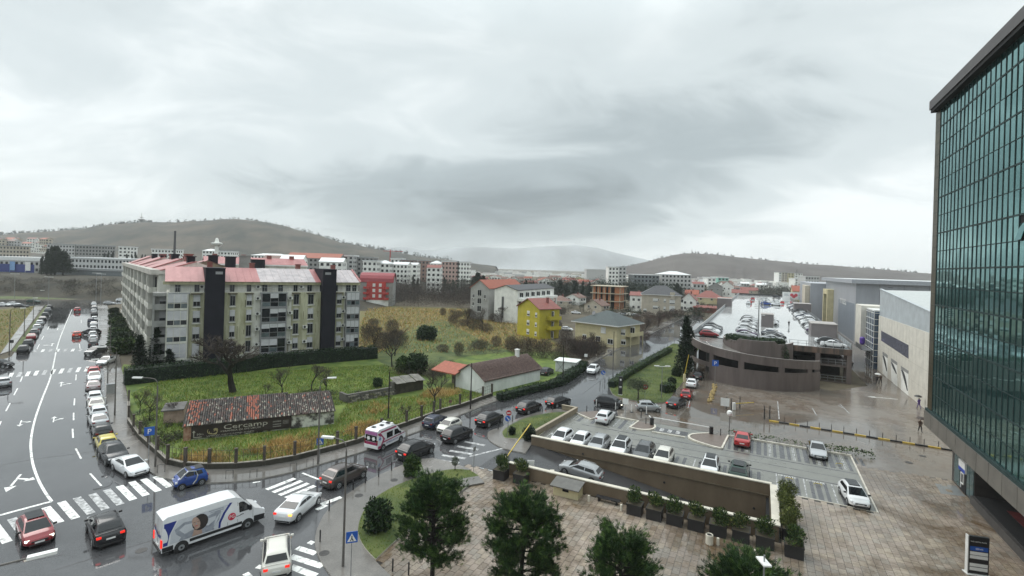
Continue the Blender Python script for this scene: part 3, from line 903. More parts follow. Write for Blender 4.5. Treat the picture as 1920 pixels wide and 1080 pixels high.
for k in range(7):
 b = MB(); y = .6 + k * 5.6; b.box(10.9, 11.5, y, y + .6, 3.2, 8.29); b.build('column', M_WHITEW, wv)
b = MB(); b.box(9.605, 9.64, 1.5, 34, 4.2, 8.0); b.build('glazed_gallery', M_PANE, wv)
yh = house('house', 'narrow mustard yellow house with red tiled roof and chimney', 'house', at0(969.5, 627), R(-57), 11.4, 7.4, 8.9, 'gable_y', 2.6, M_YEL, M_TILER,
   [('f', 5.2, 6.4, 1.3, 1.5, .6), ('f', 9.4, 6.4, .9, 1.3, .5), ('f', 5.2, 3.6, 1.3, 1.5, .5), ('f', 9.4, 3.6, .9, 1.2, .5), ('f', 5.2, .9, 1.3, 1.5, .6), ('f', 9.4, .9, .9, 1.2, .5), ('r', 4.5, 6.2, 1.1, 2.0), ('r', 4.5, 3.2, 1.1, 2.0), ('r', 4.5, .3, 1.1, 2.0)],
   .45, [(8.5, 5, 11.9)])
for z in (2.9, 5.8):
 b = MB(); b.box(11.41, 13.0, 2.6, 7.0, z - .15, z); b.box(12.85, 13.0, 2.6, 7.0, z, z + .95); b.box(11.41, 12.85, 2.6, 2.72, z, z + .95); b.build('balcony', M_YEL, yh)
cv = house('villa', 'cream two storey villa with dark green hipped roof at roadside', 'house', at0(1078, 641), R(-43), 13.6, 12.5, 6.0, 'hip', 3.3, M_CREAM, M_SLATE,
   [('f', 8.6, 3.6, 1.5, 1.6, 1.0), ('f', 10.8, .9, 1.7, 1.4, .1), ('f', 7.0, 1.2, 1.5, 1.4, .1), ('f', 2.6, 1.2, 1.3, 1.4, .2), ('r', 2.2, .9, 1.4, 1.4, .4), ('r', 7.0, 3.6, 1.4, 1.8, .2), ('r', 2.0, 3.5, 1.3, 1.5, .6)], .9)
b = MB(); b.box(13.61, 15.2, 4.6, 11.6, 2.7, 2.9); b.box(15.1, 15.2, 4.6, 11.6, 2.9, 3.8); b.box(15.0, 15.2, 4.6, 4.8, 0, 2.69); b.box(15.0, 15.2, 11.4, 11.6, 0, 2.69); b.build('balcony', M_CREAM, cv)
b = MB(); b.tube([(4, 3.6, 7.4), (4, 3.4, 8.6)], .05, 6); b.lathe([(.02, 0), (.4, .1), (.6, .28)], 12, 0, Matrix.Translation((4, 3.4, 8.4)) @ Matrix.Rotation(R(70), 4, 'X')); b.build('satellite_dish', M_FRAME, cv)
uf = thing('unfinished_building', 'unfinished three storey building of bare orange brick and concrete slabs', 'building', far(1110, 577, 262), LROT); uf.location.z = 0
b = MB()
for z in (0, 4.2, 8.2, 12.0):
 b.box(-1, 16, -1.2, 13, z, z + .35)
b.build('floor_slab', pm('raw_concrete', (.42, .37, .28), .8, .2), uf)
for i in range(3):
 z = (.36, 4.56, 8.56)[i]; zt = (4.19, 8.19, 11.99)[i]
 for x, y in ((0, 0), (3.0, 0), (6.2, 0), (9.6, 0), (14.6, 0), (14.62, 4), (14.62, 8), (14.62, 12)):
  b = MB(); b.box(x, x + .4, y - .05, y + .35, z, zt); b.build('pillar', _mats['raw_concrete'], uf)
 for x0, x1 in ((.4, 1.6), (2.6, 3.0), (3.4, 4.4), (5.6, 6.2), (6.6, 7.4), (8.6, 9.6), (12.0, 14.6)):
  b = MB(); b.box(x0, x1, .02, .3, z, zt); b.build('brick_infill', M_BRICK, uf)
 b = MB(); b.box(.5, 14.5, 4, 12.5, z, zt - .01); b.build('dark_interior', M_BLACK, uf)
 b = MB(); b.box(14.7, 14.95, 1, 4, z, zt); b.box(14.7, 14.95, 5.5, 8, z, zt); b.build('brick_infill', M_BRICK, uf)
bh = house('apartment_house', 'beige three storey house with charcoal hipped roof beside garage deck', 'apartment building', far(1203, 588, 232), R(-14), 17.5, 13, 9.9, 'hip', 4.2, M_BEIGE, M_SLATEG,
   [('f', 5.0, 6.6, 2.2, 1.5, .8), ('f', 5.0, 3.2, 2.2, 1.5, .6), ('f', 9.8, 6.4, 1.0, 1.7, .7), ('f', 9.8, 2.8, 1.0, 1.7, .7), ('f', 12.4, 5.8, 2.4, 2.0, .8), ('f', 12.4, 2.4, 2.4, 2.6, .9), ('f', .8, 1.5, 1.4, 1.6, .5), ('r', 4, 6.5, 1.3, 1.5), ('r', 4, 3.2, 1.3, 1.5)], .6)
bh.location.z = 0
b = MB(); b.prism([(12.6, -.04), (13.0, -.5), (14.4, -.5), (14.8, -.04)], 8.0, 11.2); b.build('dormer', M_BEIGE, bh)
for x, z in ((7.6, 7.2), (7.6, 3.7)):
 ac_unit(bh, x, 0, z)
HS = [  # label, px corner (u, distance), rz, w, d, h, roof, rh, wall, roof material
 ('white house with rust roof and two open balconies next to beige house', 1181, 252, -20, 6.5, 9, 8.2, 'gable_x', 1.6, M_WHITEW, M_TILER),
 ('narrow white house with red gabled roof right of beige house', 1277, 262, -26, 7.5, 10, 6.2, 'gable_y', 3.6, M_WHITEW, M_TILER),
 ('low beige cottage with brown gabled roof and outside stair', 1096, 240, -40, 9.5, 8, 3.6, 'gable_y', 2.6, M_BEIGE, M_TILEB),
 ('low white cottage with pale brown roof left of unfinished building', 1060, 285, -33, 8.5, 10, 4.3, 'gable_y', 1.9, M_WHITEW, M_TILEB),
 ('squat cottage with dark brown hipped roof behind yellow house', 1030, 262, -20, 10, 9, 3.6, 'hip', 2.6, M_BEIGE, M_TILEB),
 ('small house with bright orange gabled roof beside dark trees', 1284, 355, -24, 9, 8, 5.0, 'gable_x', 3.0, M_BEIGE, M_TILEO),
 ('wide house with large red hipped roof and yellow gable near garage deck', 1302, 330, -24, 17, 14, 4.2, 'hip', 4.6, M_CREAM, M_TILER),
 ('grey gabled house with white trim beyond the red roofs', 1328, 420, -24, 11, 12, 9.0, 'gable_y', 3.2, M_GREYW, M_SLATEG),
 ('pale cream gabled house rising above the red roofs', 1352, 430, -30, 9, 10, 10.4, 'gable_y', 3.4, M_WHITEW, M_TILEB),
 ('low house with long salmon tiled roof by the deck corner', 1345, 318, -24, 20, 9, 3.2, 'gable_x', 1.9, M_BEIGE, M_TILEO),
 ('house with small crimson roof and chimney beyond deck railing', 1372, 400, -24, 12, 9, 5.2, 'gable_x', 2.6, M_WHITEW, M_TILER),
 ('terraced house with faded red roof at the far deck corner', 1388, 440, -24, 14, 9, 6.2, 'gable_x', 2.6, M_BEIGE, M_TILER),
 ('red roofed outbuilding in the garden beside the garage deck', 1301, 258, -26, 11, 5, 2.6, 'gable_x', .9, M_TILER, M_TILER),
 ('house with tall orange roof behind the deck billboards', 1486, 395, -22, 15, 11, 8.2, 'gable_x', 4.2, M_CREAM, M_TILEO),
 ('brown roofed house with cream gable behind the deck billboards', 1508, 378, -22, 13, 11, 6.4, 'gable_y', 6.2, M_CREAM, M_TILEB),
]
for lb, u, Y, rz, wd, dp, h, rf_, rh, wm, rm in HS:
 p = far(u, 560, Y); p.z = 0
 house('house', lb, 'house', p, R(rz), wd, dp, h, rf_, rh, wm, rm, grid_w('f', [wd * .2, wd * .6], [h * .6] if h < 5 else [h * .2, h * .66], 1.2, 1.3) + grid_w('r', [dp * .3, dp * .65], [h * .6], 1.1, 1.2), .4, [(wd * .6, dp * .6, h + rh + .7)])
bq, bf, br = at0(854, 726), at0(907.5, 740.5), at0(1015, 714.5)
brot = math.atan2(bf.y - bq.y, bf.x - bq.x)
BWd, BDp = (bf - bq).length, (br - bf).length
barn = house('barn', 'long white barn with brown tiled roof at the roadside hedge', 'barn', bq, brot, BWd, BDp, 2.35, 'gable_y', 2.05, M_BARNW, pm('weathered_brown_tiles', (.105, .06, .05), .5, .4, 3.5, col2=(.20, .13, .11)), [], .3)
b = MB(); Mroof = _mats['weathered_brown_tiles']
for k in range(1, 22):       # courses of tiles on the slope facing the road
 t = k / 22
 x = BWd / 2 + (BWd / 2 + .3) * t; z = 2.35 + 2.05 * (1 - t) + .19 - .1 * t
 b.bar((x, -.3, z), (x, BDp + .3, z), .05, 0, .045)
b.build('tile_course', Mroof, barn)
b = MB(); b.box(BWd * .48, BWd * .48 + .6, BDp - 3.2, BDp - 2.6, 3.9, 5.6); b.box(BWd * .48 - .08, BWd * .48 + .68, BDp - 3.28, BDp - 2.52, 5.6, 5.75); b.build('chimney', M_WHITEW, barn)
b = MB(); b.box(BWd + .02, BWd + .12, .1, BDp - .1, 2.02, 2.12); b.build('gutter', M_STEEL, barn)
b = MB(); b.poly([(-2.6, 1.0, 1.75), (-.02, .2, 2.2), (-.02, 4.5, 2.2), (-2.6, 4.5, 1.75)]); b.poly([(-2.6, 1.0, 1.68), (-2.6, 4.5, 1.68), (-.02, 4.5, 2.13), (-.02, .2, 2.13)])
b.box(-2.4, -.1, 1.3, 4.3, 0, 1.66, 1); b.build('lean_to', [M_STEEL, pm('old_stone_wall', (.16, .14, .12), .9, .4, 2.5, bump=.4)], barn)
oc = thing('open_shed', 'small open shed under an orange tiled roof beside white barn', 'shed', at0(815, 722), brot + R(4))
b = MB(); b.poly([(-1, 0, 2.6), (4.8, 0, 2.6), (4.8, 3.4, 3.7), (-1, 3.4, 3.7)]); b.poly([(-1, 0, 2.48), (-1, 3.4, 3.58), (4.8, 3.4, 3.58), (4.8, 0, 2.48)])
b.box(-1, 4.8, -.03, 0, 2.46, 2.62); b.build('roof', M_TILEO, oc)
for x, y, z in ((-.8, .2, 2.5), (4.5, .2, 2.5), (-.8, 3.2, 3.5), (4.5, 3.2, 3.5)):
 b = MB(); b.box(x, x + .12, y, y + .12, 0, z); b.build('post', M_DARK, oc)
sh = thing('shed', 'small white corrugated shed with braced door beside road hedge', 'shed', at0(1041, 697), R(-22))
b = MB(); b.box(0, 4.0, 0, 3.4, 0, 2.2)
for k in range(14):
 b.box(.05 + k * .285, .12 + k * .285, -.04, -.002, .05, 2.2)
b.build('wall', M_BARNW, sh)
b = MB(); b.box(-.3, 4.4, -.3, 3.8, 2.2, 2.34); b.build('roof', M_BARNW, sh)
b = MB(); b.bar((.3, -.06, .1), (1.9, -.06, 2.1), .07); b.bar((1.9, -.06, .1), (.3, -.06, 2.1), .07); b.build('door_brace', M_STEEL, sh)
r0, r1 = at0(344, 829), at0(626, 796)
rrot = math.atan2(r1.y - r0.y, r1.x - r0.x); RW = (r1 - r0).length
ruin = thing('ruined_house', 'low derelict house with patched clay tile roof and painted hoarding', 'derelict house', r0, rrot)
M_RUINW = pm('peeling_whitewash', (.10, .095, .085), .9, .4, .9, col2=(.62, .62, .56), lo=.42, hi=.56, det=8)
M_RBRICK = pm('exposed_brick', (.36, .15, .09), .9, .35, 3, col2=(.45, .30, .22))
RH, RD, RR = 1.80, 4.8, 3.35
b = MB(); b.box(0, RW, 0, RD * 2 - 2, 0, RH); b.poly([(RW, 0, RH), (RW, RD * 2 - 2, RH), (RW, RD, RR - .15)]); b.poly([(0, 0, RH), (0, RD, RR - .15), (0, RD * 2 - 2, RH)])
b.build('wall', M_RUINW, ruin)
b = MB(); b.box(-.03, .7, -.06, -.002, 0, RH - .05); b.build('brick_pier', M_RBRICK, ruin)
b = MB()
for (x0, x1, zt) in ((-.15, RW * .66, RR), (RW * .66, RW + .15, RR - .22)):
 b.poly([(x0, -.3, RH - .02), (x1, -.3, RH - .02), (x1, RD, zt - .08), (x0, RD, zt - .08)]); b.poly([(x0, RD, zt - .08), (x1, RD, zt - .08), (x1, RD * 2 - 1.7, RH), (x0, RD * 2 - 1.7, RH)])
deck_ = b.build('roof', pm('roof_battens', (.03, .025, .02), .9, .2), ruin)
tb = MB()
for k in range(5):
 pass
a_ = [math.pi * q / 4 for q in range(5)]
TLn, TW = .42, .20
tb.grid([[(TW * .5 * -math.cos(t), 0, .085 * math.sin(t)) for t in a_], [(TW * .42 * -math.cos(t), TLn, .03 + .07 * math.sin(t)) for t in a_]])
tb.poly([(TW * .5 * -math.cos(t), 0, .085 * math.sin(t)) for t in a_])
TM = [pm('tile_sooty', (.035, .032, .030), .75, .4, 5, space='World'), pm('tile_grey', (.085, .072, .064), .75, .35, 5, space='World'), pm('tile_dark_brown', (.075, .045, .038), .75, .35, 5, space='World'), pm('tile_terracotta', (.27, .082, .048), .7, .3, 5, space='World'),
  pm('tile_lichen', (.26, .24, .20), .85, .3, 5, space='World')]
tmesh = []
for m in TM:
 tmesh.append(tb.mesh('roof_tile', m, True))
tiles = []
ncol = int(RW / .235); nrow = 17
for i in range(ncol):
 for j in range(nrow):
  x = .1 + i * (RW / ncol)
  t = j / nrow
  zt = RR if x < RW * .66 else RR - .22
  y = -.34 + (RD + .3) * t; z = RH + .0 + (zt - RH) * t
  if random.random() < .02:
   continue
  fr = x / RW
  pr = (.5 if fr < .07 else .35 if fr < .1 else .6 if .275 < fr < .30 and j < 12 else .72 if .375 < fr < .465 else .02)
  mi = 3 if random.random() < pr else random.choices((0, 1, 2, 4), (7, 5, 4, 1.2) if x < RW * .66 else (6, 4, 6, 2))[0]
  if j == 0 and random.random() < .35:
   mi = 4
  tiles.append((x + random.uniform(-.02, .02), y, z, mi, random.uniform(-.06, .06)))
sl = math.atan2(RR - RH, RD)
tiles_near = sorted(range(len(tiles)), key=lambda i: tiles[i][1])
keep = set(tiles_near[:280])
stuff = [MB() for _ in TM]
st_all = MB()
for i, (x, y, z, mi, a) in enumerate(tiles):
 if i in keep:
  o = link('roof_tile', tmesh[mi], deck_, (x, y, z + .02)); o.rotation_euler = (sl, random.uniform(-.05, .05), a)
 else:
  Mx = Matrix.Translation((x, y, z + .02)) @ Matrix.Rotation(a, 4, 'Z') @ Matrix.Rotation(sl, 4, 'X')
  n = len(st_all.v)
  st_all.v += [tuple(Mx @ Vector(p)) for p in tb.v]
  for f in tb.f:
   st_all.f.append(tuple(n + q for q in f)); st_all.m.append(mi)
st_all.build('roof_tiles', TM, deck_, smooth=True, kind='stuff')
b = MB()
for k in range(40):
 x = RW * k / 40
 zt = RR if x < RW * .66 else RR - .22
 b.tube([(x, RD, zt + .02), (x + RW / 40 + .05, RD, zt + .04)], .11, 6)
b.build('ridge_tiles', TM[1], deck_)
M_SIGN = pm('hoarding_brown', (.030, .020, .018), .6, .25, 1.0)
M_SIGNT = pm('hoarding_lettering', (.42, .40, .34), .7, .3, 3)
HX0, HX1 = RW * .045, RW * .69
hd = MB(); hd.box(HX0, HX1, -.16, -.07, .28, RH - .08); hb = hd.build('hoarding', M_SIGN, ruin)
T = lambda x, z: Matrix.Translation((x, -.166, z)) @ WALLX
hw = HX1 - HX0
text_mesh('lettering', 'Cercamp', .78, M_SIGNT, hb, T(HX0 + hw * .30, 1.0), squash=1.62)
text_mesh('lettering', 'KERAMIKA ZA SVE UKUSE', .27, M_SIGNT, hb, T(HX0 + hw * .275, .70), squash=1.35)
text_mesh('lettering', 'www.cercamp.com', .30, M_SIGNT, hb, T(HX0 + hw * .14, .34), squash=2.1)
text_mesh('lettering', '50m', .32, M_SIGNT, hb, T(HX0 + hw * .05, .62), squash=1.2)
b = MB(); b.box(HX0 + hw * .02, HX0 + hw * .028, -.172, -.161, .36, 1.0); b.box(HX0 + hw * .02, HX0 + hw * .10, -.172, -.161, .36, .46); b.poly([(HX0 + hw * .008, -.172, 1.0), (HX0 + hw * .04, -.172, 1.0), (HX0 + hw * .024, -.172, 1.22)])
b.build('arrow_sign', M_SIGNT, hb)
b = MB()
for k in range(5):
 c = Vector((HX0 + hw * .20, -.17, .98))
 rr = .52 - .05 * k
 b.tube([c + Vector((math.cos(t) * rr * (1 - .12 * k) + .07 * k, 0, math.sin(t) * rr * .75 - .05 * k)) for t in [R(150 + 28 * k) + q * R(250) / 9 for q in range(10)]], .035, 4)
b.build('knot_emblem', pm('emblem_gold', (.42, .36, .18), .6, .2), hb)
b = MB()
for k, (x, z, ww, hh) in enumerate(((.80, 1.18, .11, .16), (.80, .86, .11, .12), (.80, .60, .11, .12), (.905, 1.25, .08, .05), (.905, 1.12, .08, .05), (.905, 1.0, .08, .05), (.905, .88, .08, .05))):
 b.box(HX0 + hw * x, HX0 + hw * (x + ww * .8), -.172, -.161, z, z + hh)
b.build('notice_panel', pm('faded_notice', (.20, .19, .17), .7, .4, 4), hb)
ln = thing('outhouse', 'roofless pinkish outhouse with flat grey slab against the ruin', 'shed', at0(306, 797), rrot)
b = MB(); b.box(0, 2.1, 0, 3.4, 0, 1.7); b.build('wall', pm('pink_plaster', (.34, .25, .20), .9, .25, 1.2), ln)
b = MB(); b.box(-.25, 2.15, -.25, 3.6, 1.7, 1.85); b.build('roof', pm('grey_slab', (.10, .095, .09), .7, .3), ln)
sw0, sw1 = at0(651, 758), at0(741, 741)
srot = math.atan2(sw1.y - sw0.y, sw1.x - sw0.x); SWL = (sw1 - sw0).length
sw = thing('stone_wall', 'crumbling grey rubble wall standing alone in the field', 'wall', sw0, srot)
MST = [pm('rubble_light', (.26, .24, .21), .9, .35, 4, space='World'), pm('rubble_dark', (.10, .095, .085), .9, .35, 4, space='World'), pm('rubble_mossy', (.13, .13, .07), .9, .35, 4, space='World')]
core = MB(); core.box(0, SWL, .05, .55, 0, 1.35); core.box(SWL - .5, SWL, .05, .6, 1.35, 2.1); core.box(0, .4, .05, 2.6, 0, 1.3); core.build('wall_core', MST[1], sw)
bm0 = bmesh.new(); bmesh.ops.create_cube(bm0, size=1.0); bmesh.ops.bevel(bm0, geom=bm0.edges[:], offset=.12, segments=1, affect='EDGES')
stm = []
for m in MST:
 me = bpy.data.meshes.new('stone'); bm0.to_mesh(me); me.materials.append(m); stm.append(me)
bm0.free()
for r_ in range(6):
 x = random.uniform(-.1, .1)
 while x < SWL - .2:
  wd = random.uniform(.28, .62)
  zt = r_ * .24
  if zt > 1.2 + .25 * math.sin(x * 2.1) and x < SWL - .6:
   break
  o = link('stone', random.choices(stm, (3, 3, 1))[0], sw, (x + wd / 2, .06, zt + .12)); o.scale = (wd * .94, .16 + random.random() * .08, .22); o.rotation_euler = (0, random.uniform(-.06, .06), 0)
  x += wd
tp = thing('lean_to_roof', 'rusting corrugated sheet roof lying on low posts beside the rubble wall', 'shed', at0(742, 742), srot)
b = MB()
for k in range(9):
 b.box(k * .62, k * .62 + .58, -.2, 2.2, 0, .03, 0, Matrix.Translation((0, 0, 1.9)) @ Matrix.Rotation(R(16), 4, 'X') @ Matrix.Rotation(R(.8 * (k % 3)), 4, 'Y'))
b.build('sheet', pm('rusty_grey_sheet', (.16, .15, .13), .6, .35, 1.2), tp)
b = MB(); b.box(0, 5.4, .3, 2.2, 0, 1.8); b.build('wall', pm('dark_shed_wall', (.045, .04, .03), .9, .4, 1.5), tp)
# ================================================================ parking garage (frame: x across, y away from the deck's front edge)
GY = 116.0
M_GCONC = pm('streaked_brown_concrete', (.105, .084, .078), .55, .2, .7, stretch=(1.2, 1.2, .15), col2=(.15, .123, .115), lo=.3, hi=.7, det=7)
M_GCAP = pm('concrete_cap', (.36, .33, .31), .5, .2, 1.5)
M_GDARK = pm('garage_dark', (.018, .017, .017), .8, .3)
M_GRAMP = wet_mat('ramp_concrete', (.20, .19, .175), (.14, .13, .12), .25, .05, .1)
M_BOXW = pm('taupe_panel', (.17, .15, .15), .55, .08, .4)
gar = thing('parking_garage', 'brown concrete parking garage with curved ramp front and wet white roof deck', 'parking garage', lp(0, GY), LROT)
DX0, DX1, DL, DZ = -13.4, 16.3, 258.0, 6.7
def ell(th, rx, ry, cx=-.3, cy=0.0):
 return Vector((cx + rx * math.cos(th), cy + ry * math.sin(th), 0))
def arc(t0, t1, n, rx, ry):
 return [ell(R(t0 + (t1 - t0) * k / n), rx, ry) for k in range(n + 1)]
def curved_wall(b, t0, t1, n, rx, ry, thick, zb, zt, m=0, mcap=1):
 """zb, zt: functions of the angle"""
 rows = []
 for k in range(n + 1):
  t = t0 + (t1 - t0) * k / n
  o, i = ell(R(t), rx, ry), ell(R(t), rx - thick, ry - thick)
  rows.append([(o.x, o.y, zb(t)), (o.x, o.y, zt(t)), (i.x, i.y, zt(t)), (i.x, i.y, zb(t))])
 n0 = len(b.v)
 for r in rows:
  b.v += r
 for k in range(n):
  a, c = n0 + 4 * k, n0 + 4 * k + 4
  for (p, q, mm) in ((0, 1, m), (1, 2, mcap), (2, 3, m), (3, 0, m)):
   b.f.append((a + p, c + p, c + q, a + q)); b.m.append(mm)
 b.f.append((n0, n0 + 1, n0 + 2, n0 + 3)); b.m.append(m)
 k = n0 + 4 * n
 b.f.append((k + 3, k + 2, k + 1, k)); b.m.append(m)
RX, RY = 13.3, 15.8
b = MB(); b.box(DX0 + .3, DX1 - .3, .0, DL, DZ - .5, DZ)
b.build('deck_surface', M_DECK, gar)
b = MB(); b.box(-2.5, DX1, -.35, -.002, DZ - 1.15, DZ + .02); b.box(DX0, DX0 + .3, 0, DL, DZ - 1.2, DZ + .02); b.box(DX1 - .3, DX1, .0, DL, DZ - 1.2, DZ + .02)
b.build('slab_edge', pm('rust_streaked_concrete', (.085, .07, .06), .6, .3, .8, stretch=(1.5, 1.5, .15), col2=(.24, .15, .11), lo=.42, hi=.75), gar)
b = MB(); b.box(DX0, DX0 + .18, 4.5, DL, DZ + .022, DZ + 1.0, 0, None, 1); b.build('parapet', [pm('pale_parapet_panel', (.34, .36, .38), .4, .15), M_GCAP], gar)
b = MB(); b.box(DX0 + .5, DX1 - .5, DL - .3, DL, DZ + .002, DZ + .8); b.build('parapet', M_GDARK, gar)
b = MB()
for k in range(8):
 x = 5.6 + (DX1 - 5.7) * k / 7
 b.box(x - .04, x + .04, -.2, -.12, DZ + .022, DZ + 1.1)
for z in (.5, 1.06):
 b.box(5.6, DX1 - .1, -.2, -.12, DZ + z, DZ + z + .06)
b.build('railing', M_STEEL, gar)
b = MB()
for k in range(90):
 y = .1 + k * 2.85
 b.box(DX1 - .16, DX1 - .08, y, y + .08, DZ + .022, DZ + 1.1)
for z in (.35, .7, 1.06):
 b.box(DX1 - .16, DX1 - .08, -.1, DL, DZ + z, DZ + z + .05)
b.build('railing', M_STEEL, gar)
b = MB()     # glazed wind panels in the right railing
for k in range(22):
 b.box(DX1 - .13, DX1 - .11, .2 + k * 2.85, 2.8 + k * 2.85, DZ + .1, DZ + 1.0)
b.build('railing_panel', pm('frosted_panel', (.30, .33, .35), .3, .1), gar)
ztop = lambda t: 7.75 - 2.35 * ((t - 180) / 140) ** .8 if t > 180 else 7.75
zfl = lambda t: ztop(t) - 1.05
b = MB()
curved_wall(b, 172, 322, 40, RX, RY, .25, lambda t: ztop(t) - 1.55, ztop); b.build('ramp_parapet', [M_GCONC, M_GCAP], gar)
b = MB()
rows = []
for k in range(41):
 t = 172 + 150 * k / 40
 o, i = ell(R(t), RX - .26, RY - .26), ell(R(t), RX - 6.6, RY - 6.6)
 rows.append([(o.x, o.y, zfl(t)), (i.x, i.y, zfl(t))])
b.grid(rows); b.grid([[(p[0], p[1], p[2] - .4) for p in r][::-1] for r in rows]); b.build('ramp', M_GRAMP, gar)
b = MB()
for k in range(14):
 t = 196 + 8 * k
 o = ell(R(t), RX - 3.2, RY - 3.2); p = ell(R(t + 5), RX - 3.2, RY - 3.2)
 b.bar((o.x, o.y, zfl(t) + .008), (p.x, p.y, zfl(t + 5) + .008), .22, 0, .006)
b.build('lane_line', M_GCAP, gar)
b = MB()
curved_wall(b, 186, 322, 44, RX + .02, RY + .02, .25, lambda t: (2.5 if t < 233 else 0.0), lambda t: 3.35); b.build('lower_wall', [M_GCONC, M_GCONC], gar)
for t in (233.5, 259, 288, 311):
 o = ell(R(t), RX - .1, RY - .1); b = MB()
 M_ = Matrix.Translation(o) @ Matrix.Rotation(R(t), 4, 'Z')
 b.box(-.3, .06, -.5, .5, 0, ztop(t) - 1.5, 0, M_)
 b.build('pillar', M_GCONC, gar)
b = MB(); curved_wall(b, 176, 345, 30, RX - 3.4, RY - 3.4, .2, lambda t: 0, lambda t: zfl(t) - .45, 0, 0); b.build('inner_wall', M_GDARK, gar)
b = MB(); curved_wall(b, 176, 352, 36, RX - 6.7, RY - 6.7, .3, lambda t: 2, lambda t: 8.0 - (.0 if 236 < t < 300 else .55)); b.build('drum_wall', [M_GCONC, M_GCAP], gar)
b = MB(); b.prism([(p.x, p.y) for p in arc(176, 364, 30, RX - 7.0, RY - 7.0)], 6.2, 6.75); b.build('planter_bed', M_SOIL, gar)
b = MB()
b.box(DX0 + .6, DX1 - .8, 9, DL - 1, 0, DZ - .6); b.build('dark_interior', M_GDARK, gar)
b = MB(); b.box(7.2, DX1 - .2, -.1, 9, 3.1, 3.5); b.box(7.2, DX1 - .2, -.12, -.02, .02, .25); b.build('floor_slab', M_GCONC, gar)
for x in (10.6, DX1 - .45):
 b = MB(); b.box(x - .4, x + .43, -.3, .6, 0, DZ - 1.16); b.build('pillar', M_GCONC, gar)
for z in (3.55, .3):
 b = MB()
 for k in range(5):
  x = 11.2 + k * 1.2
  b.box(x - .03, x + .03, -.25, -.19, z, z + 1.0)
 for q in (.45, .95):
  b.box(11.1, DX1 - .6, -.25, -.19, z + q, z + q + .07)
 b.build('railing', M_STEEL, gar)
for k in range(20):
 y = 6 + k * 12
 for x in (DX0, DX1 - .5):
  b = MB(); b.box(x, x + .5, y, y + .6, 0, DZ - 1.21); b.build('pillar', M_GCONC, gar)
for x in (DX0 + .01, DX1 - .26):
 b = MB(); b.box(x, x + .25, 3, DL, 2.6, 3.7); b.build('mid_wall', M_GCONC, gar)
b = MB()
for x0, x1, y0, n in ((-12.8, -7.3, 5, 40), (-4.8, -.3, 5, 40), (.3, 5.0, 5, 40), (11.2, 15.8, 4, 40)):
 for k in range(n):
  b.box(x0, x1, y0 + k * 2.6, y0 + k * 2.6 + .1, DZ + .004, DZ + .008)
b.build('bay_line', M_WLINE, gar)
for lb, x, y, wd, dp, h in (('taupe stair head box on the left edge of garage deck', -16.6, 114, 5.6, 8, 3.2),
       ('taupe stair head box between the middle rows of parked cars on garage deck', .4, 34.5, 2.9, 5, 3.3),
       ('taupe stair head box with pale frame at the right front of garage deck', 10.9, 19.0, 5.1, 7, 3.0),
       ('taupe stair head box on the right edge of garage deck, far down the row', 11.9, 104, 5.6, 8, 3.2)):
 t = thing('rooftop_shed', lb, 'stair house', lp(x, GY + y, DZ), LROT)
 b = MB(); b.box(0, wd, 0, dp, .004, h)
 if x < -14:
  b.box(0, 3.0, .1, dp, -DZ, .002)
 b.build('wall', M_BOXW, t)
 b = MB(); b.box(-.12, wd + .12, -.12, dp + .12, h, h + .18); b.box(wd + .001, wd + .12, -.12, .02, .01, h - .002); b.build('roof', M_GCAP, t)
 b = MB(); b.box(wd + .002, wd + .05, 1.2, 2.6, .1, 2.2); b.build('door', M_GDARK, t)
mast = thing('light_mast', 'tall floodlight mast with stacked cross arms on garage deck', 'light mast', lp(-.2, GY + 12.5, DZ), LROT)
b = MB(); b.tube([(0, 0, 0), (0, 0, 8.2)], [.17, .10], 8); b.lathe([(.35, 0), (.3, .5), (.17, .6)], 10); b.build('pole', M_STEEL, mast)
for k in range(6):
 b = MB(); z = 8.3 - k * .42; wd = (.7, .8, .85, .9, .95, .75)[k]
 b.box(-wd, wd, -.04, .04, z, z + .07)
 for q in range(4):
  x = -wd + .1 + q * (2 * wd - .2) / 3
  b.box(x - .16, x + .16, -.12, .16, z + .05, z + .16, 1)
 b.build('floodlight_arm', [M_STEEL, M_LAMPG], mast)
b = MB(); b.bar((0, 0, 4.6), (.9, -.2, 4.75), .06); b.box(.75, 1.3, -.35, .05, 4.72, 4.84); b.build('lamp_arm', M_LAMPG, mast)
for lb, x, y, m, txt in (('white billboard with red dots at the far end of garage deck', 12.0, 322, M_WHITE, 0), ('pale blue billboard at the far end of garage deck', 18.5, 325, pm('pale_blue_print', (.45, .62, .62), .5, .12), 1)):
 t = thing('billboard', lb, 'billboard', lp(x, y + 20, 0), LROT)
 b = MB(); b.box(0, 8.6, 0, .25, 6.2, 10.6); b.build('panel', m, t)
 for q in (1.5, 7):
  b = MB(); b.box(q, q + .3, .3, .6, 0, 10); b.build('post', M_STEEL, t)
 b = MB()
 if txt == 0:
  for q in range(3):
   b.lathe([(.95, 0), (.95, .02)], 14, 0, Matrix.Translation((5.0 + q * 1.1, -.005, 8.9 - (q % 2) * .9)) @ Matrix.Rotation(R(90), 4, 'X'))
  b.box(.9, 3.2, -.02, -.005, 9.2, 9.5, 1); b.box(.9, 3.6, -.02, -.005, 8.5, 8.75, 1)
 else:
  b.box(2, 7, -.02, -.005, 8.6, 9.1, 1); b.box(1, 7.8, -.02, -.005, 7.2, 7.5, 1)
 b.build('print', [pm('print_red', (.6, .07, .09), .5), pm('print_grey', (.2, .25, .28), .5)], t)
